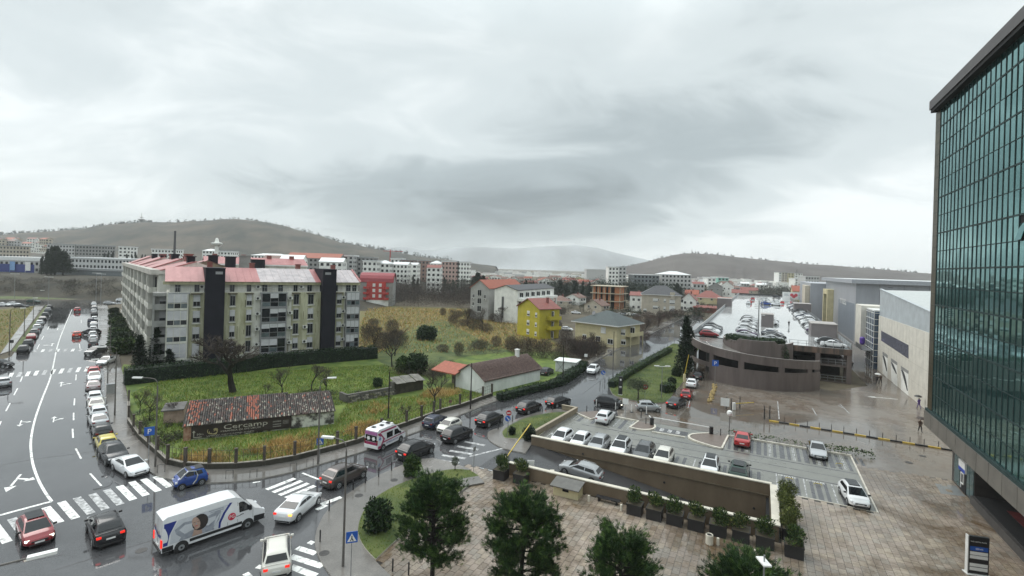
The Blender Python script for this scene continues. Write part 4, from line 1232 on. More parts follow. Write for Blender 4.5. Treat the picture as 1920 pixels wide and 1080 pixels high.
# ================================================================ shopping mall
mall = thing('shopping_mall', 'big grey metal clad shopping mall hall with white overhanging roof', 'shopping mall', lp(26.7, 186), LROT)
M_CLAD = pm('grey_metal_cladding', (.34, .355, .385), .32, .1, .35, stretch=(1, 1, .3))
M_CLAD2 = pm('ribbed_grey_cladding', (.28, .315, .36), .3, .15, .8, stretch=(2, 2, .1))
b = MB(); b.box(0, 75, 0, 80, 0, 19.0); b.build('wall', M_CLAD, mall)
b = MB(); b.box(-6, 75, 80, 150, 0, 17.5); b.build('rear_hall', M_CLAD, mall)
b = MB(); b.prism([(-1.4, -1.6), (75, -1.6), (75, 84), (-1.4, 84)], 19.0, 20.3, 0, 1, True); b.build('roof', [pm('fascia_grey', (.34, .355, .385), .4, .1), pm('white_membrane_roof', (.75, .77, .78), .3, .05)], mall)
b = MB()
for k in range(40):
 b.box(-.05, -.002, 2 + k * .9, 2.35 + k * .9, .5, 12.5)
b.build('ribbed_panel', M_CLAD2, mall)
b = MB()
for k in range(1, 12):
 b.box(k * 6 - .03, k * 6 + .03, -.04, -.002, .2, 18.9)
for z in (6, 12.5):
 b.box(.1, 74, -.045, -.003, z, z + .06)
for k in range(5):
 b.box(8.1 + .0, 9.3, -.06, -.004, 6 + k * 3, 6.12 + k * 3)
b.build('cladding_joint', pm('joint_dark', (.12, .125, .135), .5), mall)
text_mesh('sign_lettering', 'emmezeta', 4.2, M_WHITE, mall, Matrix.Translation((-.1, 34, 11.2)) @ Matrix.Rotation(R(-90), 4, 'Z') @ WALLX, squash=.9)
for y in (52, 66):
 b = MB(); b.box(-2.2, -.01, y, y + 2.2, 0, 15.5); b.build('portal_pylon', M_CREAM, mall)
b = MB(); b.box(-2.3, -.01, 54.21, 65.99, 13.4, 15.5); b.build('portal_beam', M_CREAM, mall)
b = MB(); b.box(-.6, -.02, 54.3, 65.8, 2, 13.3); b.build('portal_glass', M_PANEL, mall)
b = MB(); b.prism([(-8, 82), (-6.1, 82), (-6.1, 120), (-8, 100)], 0, 16.2); b.build('slanted_wing', M_BEIGE, mall)
CX, CY0, CY1 = 24.2, 91.0, 137.6
cw = thing('shop_building', 'cream clad shop building with grey slanted roof screen and three arch posters', 'shop building', lp(CX, CY0), LROT)
def cpl(u, v, x=CX):
 """(y, z) in the shop building's frame of the wall point seen at (u, v)"""
 a, b_ = (u - PU) / FOC, (PV - v) / FOC
 dx, dz = a * _c - b_ * _s, a * _s + b_ * _c
 t = x / (dx * E2.x + E2.y)
 return (dx * t * E1.x + t * E1.y) - CY0, CAMH + dz * t
M_CCLAD = pm('cream_stone_cladding', (.64, .61, .54), .55, .1, .6)
LW = CY1 - CY0
b = MB(); b.box(0, 30, -30, LW, 0, 12.4); b.build('wall', M_CCLAD, cw)
b = MB()
for z in (3.1, 6.2, 9.3):
 b.box(-.004, .003, -30, LW, z, z + .03)
for k in range(36):
 b.box(-.0045, .003, -30 + k * 2.2, -29.97 + k * 2.2, 0, 12.3)
b.build('cladding_joint', pm('cream_joint', (.36, .33, .27), .6), cw)
M_SCREEN = pm('pale_blue_screen', (.42, .46, .48), .3, .14, .5)
b = MB()
pr = [(-30, 13.0), (LW, 18.4), (LW, 12.41), (-30, 12.41)]
b.poly([(.1, y, z) for y, z in pr]); b.poly([(.35, y, z) for y, z in pr][::-1]); b.poly([(.1, LW, 12.41), (.1, LW, 18.4), (.35, LW, 18.4), (.35, LW, 12.41)])
b.bar((.22, -30, 13.02), (.22, LW, 18.42), .5, 0, .2)
b.build('roof_screen', M_SCREEN, cw)
b = MB(); b.poly([(.36, -30, 12.9), (30, -30, 14.5), (30, LW, 18.8), (.36, LW, 18.2)]); b.box(.4, 30, LW - .4, LW, 12.41, 18.1); b.build('roof', pm('pale_roof_sheet', (.46, .48, .47), .5, .1), cw)
def cq(b, px, m, off):
 """a slab on the wall with the outline seen in the photograph"""
 P = [cpl(*p) for p in px]
 b.poly([(-off, y, z) for y, z in P], m)
 n = len(P)
 for i in range(n):
  j = (i + 1) % n
  b.poly([(-off, *P[i]), (-.001, *P[i]), (-.001, *P[j]), (-off, *P[j])], m)
b = MB(); cq(b, [(1652.6, 620), (1703.6, 647), (1703.6, 672.5), (1652.6, 638.5)], 0, .05); b.build('window_band', pm('grey_violet_glass', (.13, .135, .17), .15, .2), cw)
for k, (q, ar) in enumerate((([(1655.5, 659), (1664.5, 665.5), (1664.5, 710), (1655.5, 699)], None), ([(1671.5, 671.5), (1682.5, 679), (1682.5, 727), (1671.5, 713.5)], None), ([(1690, 686), (1703.5, 695), (1703.5, 748), (1690, 735)], None))):
 b = MB(); cq(b, q, 0, .06)
 lint = [q[0], q[1], (q[1][0], q[1][1] + 6), (q[0][0], q[0][1] + 6)]
 cq(b, lint, 1, .075)
 (x0, y0), (x1, y1) = q[0], q[1]
 for w_, mm in ((0, 2),):
  pts = []
  for s in range(9):
   t = s / 8
   u_ = x0 + (x1 - x0) * (.1 + .85 * t)
   v_ = (y0 + 8 + (q[3][1] - y0 - 12) * (t ** (2.0 if k != 1 else 1.3)) * (.9 if k != 1 else .55)) + (y1 - y0) * t * .6
   yy, zz = cpl(u_, v_)
   pts.append((-.085, yy, zz))
  b.tube(pts, [.10 + .16 * math.sin(math.pi * s / 8) for s in range(9)], 5, 2)
 b.build('arch_poster', [M_WHITEW, M_GREYW, M_DARK], cw)
M_BGLASS = pm('blue_curtain_glass', (.05, .085, .14), .08, .3, .8, spec=.8)
gt = thing('stair_tower', 'blue glass stair tower with white frames between grey mall and cream shop building', 'stair tower', lp(22.6, 138.2), LROT)
b = MB(); b.box(.9, 5.5, .2, 9.5, 0, 13.2); b.build('core', M_BGLASS, gt)
b = MB(); b.box(-.2, 5.6, 9.6, 17.5, 3.6, 14.0); b.build('cream_pylon', M_CCLAD, gt)
b = MB()
for z in range(1, 10):
 b.box(.82, 5.6, .1, .2, z * 1.42, z * 1.42 + .1); b.box(.78, .9, .2, 9.5, z * 1.42, z * 1.42 + .1)
for x in (.82, 2.4, 4.0, 5.5):
 b.box(x, x + .09, .08, .19, 0, 13.2)
for y in (2.5, 5, 7.3):
 b.box(.76, .89, y, y + .09, 0, 13.2)
b.build('glazing_bar', M_FRAMEW, gt)
b = MB(); b.box(-1.2, .7, 1.0, 9.0, 3.9, 4.1); b.box(-1.25, -1.2, 1.0, 9.0, 4.1, 5.1); b.build('walkway', M_STEEL, gt)
b = MB(); b.box(.85, 5.5, .15, 9.5, 13.2, 13.5); b.build('roof', M_FRAMEW, gt)
b = MB(); b.lathe([(.3, 0), (.55, .4), (.55, 1.6), (.3, 1.9)], 10, 0, Matrix.Translation((-.2, 7, 4.6))); b.build('purple_banner', pm('purple_print', (.12, .06, .34), .5), gt)
# ================================================================ glass office tower
TX, TY1, TY0, TZ0, TZ1 = 17.35, 71.4, 26.0, 6.35, 39.9
tow = thing('office_tower', 'tall teal glass office tower with bronze corner pier and dark cornice', 'office tower', lp(TX, TY1), LROT)
TL = TY1 - TY0
def teal(name, c, r=.035):
 m = bpy.data.materials.new(name); m.use_nodes = True
 n, l, b_ = nodes_of(m)
 b_.inputs['Base Color'].default_value = (*c, 1)
 b_.inputs['Metallic'].default_value = .9
 b_.inputs['Roughness'].default_value = r
 no = n.new('ShaderNodeTexNoise'); no.inputs['Scale'].default_value = .5; no.inputs['Detail'].default_value = 2
 l.new(n.new('ShaderNodeNewGeometry').outputs['Position'], no.inputs['Vector'])
 bp = n.new('ShaderNodeBump'); bp.inputs['Strength'].default_value = .12; bp.inputs['Distance'].default_value = .03
 l.new(no.outputs['Fac'], bp.inputs['Height']); l.new(bp.outputs[0], b_.inputs['Normal'])
 return m
M_TEAL = [teal('teal_glass', (.19, .41, .395)), teal('teal_glass_deep', (.165, .37, .36)), teal('teal_glass_pale', (.23, .455, .44)), teal('teal_spandrel', (.175, .385, .375), .06)]
M_MULL = pm('dark_mullion', (.03, .05, .05), .6, .2, spec=.15)
M_BRONZE = pm('bronze_panel', (.075, .062, .035), .4, .3, .8, metal=.4)
M_FASC = pm('taupe_fascia_panel', (.135, .125, .11), .5, .15, .7)
M_CORN = pm('dark_cornice', (.075, .068, .068), .5, .15, .7)
b = MB(); b.box(.12, 26, -TL, 0, TZ0 - 2.0, TZ1 + .2); b.build('core', M_BLACK, tow)
PYW = 1.02
colsy = []
ypier = 1.55
k = 0
while -ypier - (k + 1) * PYW > -TL:
 colsy.append(-ypier - k * PYW); k += 1
NR = 17
rh_ = (TZ1 - TZ0) / NR
b = MB()
for y in colsy + [colsy[-1] - PYW]:
 b.box(-.05, .10, y - .022, y + .022, TZ0, TZ1)
b.build('mullions', M_MULL, tow, kind='stuff')
b = MB()
for r_ in range(NR + 1):
 z = TZ0 + r_ * rh_
 hh = .075 if r_ % 2 == 0 else .03
 b.box(-.035, .09, colsy[-1] - PYW, -ypier + .02, z - hh, z + hh)
b.build('transoms', M_MULL, tow, kind='stuff')
pmesh = []
for m in M_TEAL:
 q = MB(); q.box(-.0, .03, -PYW + .04, -.04, .045, rh_ - .045); pmesh.append(q.mesh('glass_pane', m))
cand = []
for ci, y in enumerate(colsy):
 for r_ in range(NR):
  cand.append((ci, r_, y, TZ0 + r_ * rh_))
vis = [c for c in cand if 48.5 < TY1 + c[2] - PYW]
rest = [c for c in cand if c not in set(vis)]
vis.sort(key=lambda c: -c[2] * -1)
near_ids = set(tuple(c[:2]) for c in sorted(vis, key=lambda c: c[2])[:298])
stb = MB()
rr = random.Random(3)
OPEN = None
for ci, r_, y, z in cand:
 mi = 3 if r_ % 2 == 0 else rr.choices((0, 1, 2), (4, 3, 2))[0]
 if (ci, r_) in near_ids:
  o = link('glass_pane', pmesh[mi], tow, (0, y, z))
  o.rotation_euler = (0, rr.gauss(0, .005), rr.gauss(0, .006))
  if TY1 + y - 49.6 < PYW and TY1 + y - 49.6 >= 0 and r_ == 9:
   o.rotation_euler = (0, R(14), 0); o.location.x -= .28
   o2 = MB(); o2.box(.05, .08, -PYW + .05, -.05, .05, rh_ - .05); o2.build('open_window_reveal', M_BLACK, tow, loc=(0, y, z))
 else:
  stb.box(0, .03, y - PYW + .04, y - .04, z + .045, z + rh_ - .045, mi)
stb.build('glass_panes', M_TEAL, tow, kind='stuff')
b = MB(); b.box(-.06, .3, -1.5, .05, TZ0 - 2.0, TZ1); b.build('corner_pier', M_BRONZE, tow)
b = MB()
for k in range(26):
 z = TZ0 + k * 1.3
 b.box(-.068, .31, -1.5, .052, z, z + .03)
b.build('pier_joint', M_MULL, tow)
b = MB(); b.box(-.72, 26, -TL, -.1, TZ1 + .35, TZ1 + 1.35); b.box(-.6, 26, -TL, -.2, TZ1, TZ1 + .349, 1); b.build('cornice', [M_CORN, M_BLACK], tow)
b = MB()
for k in range(18):
 y = .25 - k * 2.55
 b.box(-.30, -.002 + .11, y - 2.52, y - .03, TZ0 - 1.95, TZ0 - .28)
b.build('fascia_panel', M_FASC, tow)
b = MB(); b.box(-.22, .1, -TL, .25, TZ0 - 2.02, TZ0 - .0); b.build('fascia', M_MULL, tow)
b = MB(); b.box(1.05, 26, -10.4, -4.4, 0, TZ0 - 2.03); b.box(3.9, 26, -TL, -10.41, 0, TZ0 - 2.03); b.build('base_wall', pm('dark_base_cladding', (.05, .045, .042), .4, .2), tow)
M_SHOPG = pm('shop_glass', (.035, .075, .075), .12, .3, .6, spec=.7)
for y0, y1 in ((-5.2, -6.7), (-8.6, -9.3), (-9.4, -10.3)):
 b = MB(); b.box(1.0, 1.04, y1, y0, .25, 3.6); b.build('shop_window', M_SHOPG, tow)
b = MB(); b.box(.98, 1.04, -8.5, -6.9, .1, 2.5); b.build('shop_door', M_BLACK, tow)
sg = MB(); sg.box(.86, 1.04, -8.55, -6.85, 2.1, 3.1, 0); sg.box(.855, .865, -8.55, -6.85, 2.1, 2.45, 1); sg.build('shop_sign', [M_WHITE, pm('sign_blue', (.02, .06, .38), .4)], tow)
fr_ = MB()
for a, c in (((.95, -8.0, 1.9), (.95, -7.3, 1.9)), ((.95, -8.0, .9), (.95, -7.3, .9)), ((.95, -7.3, .4), (.95, -7.3, 1.95)), ((.95, -8.0, .9), (.95, -8.0, 1.95))):
 fr_.bar(a, c, .09)
fr_.build('door_emblem', M_WHITE, tow)
cn = thing('entrance_canopy', 'low black entrance roof with dark red strip along the tower foot', 'canopy', lp(18.1, 61.0), LROT)
b = MB(); b.box(0, .35, -35, -.3, 0, .8); b.box(0, 3.1, -.3, 0, 0, .8); b.build('edge_wall', pm('canopy_edge', (.055, .052, .05), .5, .2), cn)
b = MB(); b.box(.3, 3.1, -35, -.25, .801, .86); b.build('roof', M_BLACK, cn)
b = MB(); b.box(1.7, 3.0, -34, -2.6, .862, .89); b.build('red_strip', pm('dark_red_felt', (.085, .008, .008), .9, .3), cn)
b = MB(); b.bar((0, 0, .15), (1.2, -1.2, .15), .1); b.build('ventilator', M_DARK, tow, loc=(-.3, .1, TZ1 + 1.5))
gr_ = sheet('floor_grate', [lp(16.3, 62.2), lp(18.3, 62.6), lp(18.3, 65.3), lp(16.5, 64.9)], .045, pm('grey_grate', (.20, .21, .21), .3, .15))
# ================================================================ parking lot, ramp, plaza
lotf = lambda pts: [lp(x, y) for x, y in pts]
b = MB(); Z = .014
for k in range(11):
 x = -23.2 + k * 2.46
 if x + 1.2 > 1.5:
  break
 for dx in (.62, 1.42):
  ribbon(b, lotf([(x + dx, 53.6), (x + dx, 58.6)]), .34, Z, 0)
 ribbon(b, lotf([(x, 53.6), (x, 58.7)]), .10, Z + .004, 1)
for k in range(4):
 x = 2.0 + k * 2.46
 if x < 9.4:
  for dx in (.62, 1.2, 1.85):
   ribbon(b, lotf([(x + dx, 54.4), (x + dx, 59.0)]), .30 if dx != 1.2 else .45, Z, 0)
  ribbon(b, lotf([(x, 54.4), (x, 59.1)]), .10, Z + .004, 1)
for k in range(7):
 x = -5.8 + k * 2.44
 for dx in (.5, 1.25, 1.95):
  ribbon(b, lotf([(x + dx, 64.2), (x + dx, 69.1)]), .32 if dx != 1.25 else .5, Z, 0)
 for dx in (-.08, .08):
  ribbon(b, lotf([(x + dx, 64.2), (x + dx, 69.1)]), .07, Z + .004, 1)
for k in range(5):
 x = -22.8 + k * 1.9
 ribbon(b, lotf([(x + .9, 64.6), (x + .9, 68.9)]), .5, Z, 0)
 ribbon(b, lotf([(x, 64.6), (x, 68.9)]), .09, Z + .004, 1)
for y in (59.3, 63.6, 61.5):
 ribbon(b, lotf([(-21, y), (9.8, y)]), .22 if y != 61.5 else .12, Z, 0)
for k in range(6):
 ribbon(b, lotf([(-14.2 + k * 1.02, 66.6), (-14.2 + k * 1.02, 67.8)]), .5, Z + .004, 1)
ribbon(b, lotf([(-14.9, 67.2), (-7.9, 67.2)]), 1.6, Z - .002, 0)
b.build('bay_marking', [M_LOTD, M_WLINE2], kind='structure')
for x in (2.9, 5.4, 7.85):
 text_mesh('bay_lettering', 'PRIVATE', .52, M_WLINE, None, Matrix.Translation(lp(x - .72, 58.65, Z + .006)) @ Matrix.Rotation(LROT, 4, 'Z'), squash=.85, extr=.001)['kind'] = 'structure'
b = MB()
kerb_strip(b, lotf([(-23.7, 68.2), (-20.6, 66.2), (-19.4, 69.3)]), .22, .0, .17)
kerb_strip(b, lotf([(-19.4, 69.3), (-14.6, 69.0), (-15.0, 65.6)]), .24, .0, .17)
kerb_strip(b, smooth_line(lotf([(-15.0, 65.6), (-13.4, 65.5), (-12.3, 66.4), (-12.1, 67.6), (-12.4, 68.6)]), 4), .24, .0, .17)
kerb_strip(b, smooth_line(lotf([(-5.4, 68.9), (-7.2, 67.4), (-7.6, 66.0), (-6.8, 64.9), (-4.6, 63.9), (-3.6, 63.8)]), 4), .26, .0, .17)
kerb_strip(b, lotf([(-3.6, 63.8), (-3.2, 69.3), (-.2, 69.35), (10.0, 69.5)]), .22, .0, .17)
kerb_strip(b, lotf([(9.95, 69.6), (9.87, 54.1), (3.7, 54.1)]), .16, .0, .08)
kerb_strip(b, lotf([(-12.1, 65.5), (-8.0, 65.6)]), .2, .0, .12)
b.build('kerb', M_KERBW, kind='structure')
M_BRP = pm('rose_paving', (.16, .125, .105), .4, .2, 5, space='World')
sheet('island', lotf([(-15.0, 65.7), (-13.4, 65.6), (-12.4, 66.4), (-12.2, 67.6), (-12.5, 68.8), (-14.7, 69.0)]), .12, M_BRP)
sheet('island', lotf([(-5.4, 68.8), (-7.1, 67.4), (-7.5, 66.0), (-6.7, 65.0), (-4.6, 64.0), (-3.7, 63.9), (-3.3, 69.2)]), .12, M_BRP)
sheet('island', lotf([(-23.5, 68.3), (-20.6, 66.4), (-19.5, 69.3), (-21, 70.6)]), .10, M_BRP)
hoopm = MB(); hoopm.tube([(-.35, 0, .02), (-.33, 0, .10), (-.2, .05, .14), (.2, .05, .14), (.33, 0, .10), (.35, 0, .02)], .035, 6)
hm_ = hoopm.mesh('bay_blocker', pm('blocker_yellow', (.55, .42, .08), .5, .15))
for i, x in enumerate((3.15, 5.65, 8.05)):
 link('bay_blocker', hm_, None, lp(x, 58.1, .014), LROT, ('folded yellow bay blocker behind the tall pot plants', 'folded yellow bay blocker in the middle private bay', 'folded yellow bay blocker in the bay beside white car with black roof')[i], 'bay blocker', 'bay blockers in the private bays')
link('bay_blocker', hm_, None, lp(8.35, 65.6, .014), LROT + .3, 'folded orange bay blocker right of the silver saloon', 'bay blocker', 'bay blockers in the private bays').color = (1, .4, .1, 1)
M_WALLB = pm('brown_wall_render', (.155, .115, .075), .55, .10, .5, stretch=(1, 1, .4), col2=(.185, .14, .095))
M_CAP = pm('cream_coping', (.62, .58, .49), .45, .12, .8)
ZB = 1.0
rw_ = thing('retaining_wall', 'long brown rendered retaining wall with cream coping above the garage ramp', 'wall', lp(WX0, WB), LROT)
b = MB(); b.box(0, WX1 - WX0, 0, .3, -3.6, ZB); b.build('wall', M_WALLB, rw_)
b = MB(); b.box(-.05, WX1 - WX0 + .05, -.06, .36, ZB, ZB + .1); b.build('coping', M_CAP, rw_)
for x, z in ((6.4, .2), (15.3, -1.0), (23.7, -1.6)):
 q = MB(); q.lathe([(.12, 0), (.12, .05), (.07, .05)], 10, 0, Matrix.Translation((x, -.002, z)) @ Matrix.Rotation(R(90), 4, 'X')); q.build('drain_pipe', M_DARK, rw_)
ew = thing('retaining_wall', 'short brown end wall with wide cream coping closing the garage ramp', 'wall', lp(WX1 + .02, WF), LROT)
b = MB(); b.box(0, .35, .32, WB - WF - .01, -3.6, ZB); b.build('wall', M_WALLB, ew)
b = MB(); b.box(-.12, .5, .3, WB - WF - .08, ZB, ZB + .1); b.build('coping', M_CAP, ew)
fw = thing('retaining_wall', 'low brown front wall with cream coping between plaza and garage ramp', 'wall', lp(WX0 + 1.6, WF), LROT)
b = MB(); b.box(0, WX1 - WX0 - 1.6 + .4, 0, .3, -3.6, 1.2); b.build('wall', M_WALLB, fw)
b = MB(); b.box(-.05, WX1 - WX0 - 1.6 + .5, -.06, .36, 1.2, 1.3); b.build('coping', M_CAP, fw)
iw = thing('retaining_wall', 'low beige garden wall along the grass island and parking lot edge', 'wall', (0, 0, 0), 0)
pA, pB, pC = at(1000, 823), at(1083, 774), at(1066, 767)
iw.location = (pA.x, pA.y, 0)
d_ = (pB - pA); iw.rotation_euler = (0, 0, math.atan2(d_.y, d_.x))
b = MB(); b.box(0, d_.length, 0, .3, 0, .75); b.box(d_.length - .3, d_.length, .3, 2.4, 0, .75); b.build('wall', pm('beige_wall', (.24, .20, .14), .6, .15), iw)
b = MB(); b.box(-.04, d_.length + .04, -.04, .34, .75, .83); b.box(d_.length - .34, d_.length + .04, .34, 2.45, .75, .83); b.build('coping', pm('beige_coping', (.32, .27, .20), .5, .1), iw)
b = MB()
nst = 14
rows = []
for k in range(nst + 1):
 t = k / nst
 x = WX0 - 2 + (WX1 - WX0 + 2) * t
 z = -3.4 * max(0, (t - .12) / .88) ** 1.1
 rows.append([(*lp(x, WF + .14)[:2], z), (*lp(x, WB + .1)[:2], z)])
b.grid([r[::-1] for r in rows]); b.build('ramp', wet_mat('ramp_asphalt', (.055, .055, .058), (.04, .04, .042), .35, .1, .12), kind='structure')
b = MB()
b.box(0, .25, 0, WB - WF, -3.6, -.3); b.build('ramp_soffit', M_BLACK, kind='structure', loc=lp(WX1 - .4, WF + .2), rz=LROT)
plz = [lp(WX0 - 3.6, WF - .05), lp(WX1 + .4, WF - .05), lp(WX1 + .4, WB + .3), lp(3.7, 54.05), lp(9.9, 54.05), lp(10.1, 69.4), lp(10.3, 66.2), lp(14.6, 66.6), lp(18.4, 67), lp(18.4, 28), lp(-8, 24), at(735, 1085), at(700, 1052), at(880, 912), at(862, 890)]
pz = sheet('plaza', plz, .02, M_MORT)
def inside(p, poly):
 x, y = p; c = False; n = len(poly)
 for i in range(n):
  x0, y0 = poly[i][0], poly[i][1]; x1, y1 = poly[(i + 1) % n][0], poly[(i + 1) % n][1]
  if (y0 > y) != (y1 > y) and x < (x1 - x0) * (y - y0) / (y1 - y0) + x0:
   c = not c
 return c
M_ST = [wet_mat('paving_stone_%s' % nm, d, tuple(q * .62 for q in d), .34, .07, .09, (.44, .60), .14, dirt=(.12, .08, .045)) for nm, d in (('rose', (.325, .265, .215)), ('grey', (.295, .255, .21)), ('buff', (.345, .285, .22)), ('brown', (.24, .19, .145)))]
SW_, SL_ = .50, .78
stones = []
poly = [(p.x, p.y) for p in plz]
rr = random.Random(11)
for i in range(-60, 42):
 for j in range(0, 60):
  x = i * SW_ + .25
  y = 26 + j * SL_ + (.39 if i % 2 else 0)
  c = lp(x, y)
  if inside((c.x, c.y), poly) and c.y > 29.5:
   stones.append((c.length, x, y))
stones.sort()
smesh = []
for m in M_ST:
 q = MB(); g = .014
 q.prism([(-SW_ / 2 + g, -SL_ / 2 + g), (SW_ / 2 - g, -SL_ / 2 + g), (SW_ / 2 - g, SL_ / 2 - g), (-SW_ / 2 + g, SL_ / 2 - g)], 0, .022); smesh.append(q.mesh('paving_stone', m))
sb_ = MB()
infr = lambda x, y: lp(x, y).x > -6 and lp(x, y).y > 33.5
vis_s = [s for s in stones if infr(s[1], s[2])]
keep = set(id(s) for s in vis_s[:300])
for s in stones:
 _, x, y = s
 mi = rr.choices((0, 1, 2, 3), (5, 4, 3, 1.5))[0]
 c = lp(x, y, .0205 + rr.uniform(-.002, .003))
 if id(s) in keep:
  link('paving_stone', smesh[mi], pz, c, LROT + rr.uniform(-.006, .006))
 else:
  Mx = Matrix.Translation(c) @ Matrix.Rotation(LROT, 4, 'Z')
  q = smesh[mi]
  n = len(sb_.v)
  sb_.v += [tuple(Mx @ v.co) for v in q.vertices]
  for p in q.polygons:
   sb_.f.append(tuple(n + t for t in p.vertices)); sb_.m.append(mi)
sb_.build('paving_stones', M_ST, pz, kind='stuff')
# ================================================================ vehicles
def paint(name, c, rough=.22, metal=0.0):
 return pm('paint_' + name, c, rough, .05, .6, spec=.5, metal=metal, coat=.3 if max(c) < .1 else .6)
PNT = dict(white=paint('white', (.74, .75, .76)), black=paint('black', (.010, .010, .012)), grey=paint('grey', (.10, .105, .11), .25, .4), silver=paint('silver', (.42, .43, .44), .25, .5), navy=paint('navy', (.012, .018, .045)),
   red=paint('red', (.42, .02, .022)), crimson=paint('crimson', (.24, .012, .018)), blue=paint('blue', (.02, .06, .26)), yellow=paint('yellow', (.52, .42, .05)), brown=paint('brown', (.11, .09, .085), .25, .5), orange=paint('orange', (.50, .07, .03)),
   charcoal=paint('charcoal', (.030, .032, .036), .25, .2), green=paint('green', (.015, .045, .035)), purple=paint('purple', (.06, .03, .08), .3, .3), cream=paint('cream', (.66, .64, .58)), rose=paint('rose', (.36, .30, .30), .3, .4))
M_CGLASS = pm('car_glass', (.010, .012, .014), .04, .3, .5, spec=.5)
M_TYRE = pm('tyre_rubber', (.018, .018, .018), .75, .2)
M_RIM = pm('alloy_rim', (.42, .43, .44), .3, .15, metal=.7)
M_TRIM = pm('black_trim', (.016, .016, .017), .5, .2)
M_HEAD = pm('headlight_glass', (.62, .64, .66), .08, .1, 4)
M_HEADON = pm('headlight_lit', (.8, .78, .7), .2, .05, emit=(1, .93, .75, 2.2))
M_TAIL = pm('taillight_red', (.22, .012, .012), .15, .15, 4)
M_TAILON = pm('taillight_lit', (.25, .008, .008), .5, .1, spec=.2, emit=(1, .03, .015, .95))
M_PLATE = pm('number_plate', (.72, .72, .70), .4, .06)
M_INDIC = pm('indicator_lit', (.6, .25, .02), .2, .1, emit=(1, .45, .08, 2.0))
TYPES = dict(
 hatch=dict(L=4.1, W=1.76, H=1.48, za=.96, zn=.68, zt=.98, xa=1.25, xb=.22, xc=-1.45, xd=-1.88),
 mini=dict(L=3.6, W=1.64, H=1.50, za=1.0, zn=.74, zt=.98, xa=1.05, xb=.35, xc=-1.28, xd=-1.66),
 sedan=dict(L=4.65, W=1.82, H=1.45, za=.96, zn=.68, zt=1.02, xa=1.22, xb=.15, xc=-.90, xd=-1.80),
 coupe=dict(L=4.55, W=1.84, H=1.42, za=.95, zn=.70, zt=1.06, xa=1.15, xb=.30, xc=-.85, xd=-1.75),
 suv=dict(L=4.55, W=1.87, H=1.68, za=1.10, zn=.84, zt=1.10, xa=1.28, xb=.30, xc=-1.45, xd=-2.10),
 wagon=dict(L=4.6, W=1.82, H=1.52, za=1.0, zn=.74, zt=1.0, xa=1.22, xb=.20, xc=-1.60, xd=-2.16),
 mpv=dict(L=4.4, W=1.82, H=1.64, za=1.08, zn=.78, zt=1.02, xa=1.55, xb=.45, xc=-1.55, xd=-2.04),
 smart=dict(L=2.7, W=1.58, H=1.55, za=1.02, zn=.72, zt=1.0, xa=.92, xb=.32, xc=-.95, xd=-1.22))
def fin_mesh(b, name, mats, ang=38, bev=0.0):
 me = b.mesh(name, mats)
 bm = bmesh.new(); bm.from_mesh(me)
 bmesh.ops.remove_doubles(bm, verts=bm.verts, dist=.0015)
 bmesh.ops.recalc_face_normals(bm, faces=bm.faces)
 if bev:
  ed = [e for e in bm.edges if len(e.link_faces) == 2 and e.calc_face_angle(0) > R(28)]
  bmesh.ops.bevel(bm, geom=ed, offset=bev, segments=2, affect='EDGES', profile=.6, clamp_overlap=True)
 bm.to_mesh(me); bm.free()
 me.polygons.foreach_set('use_smooth', [True] * len(me.polygons))
 me.set_sharp_from_angle(angle=R(ang))
 return me
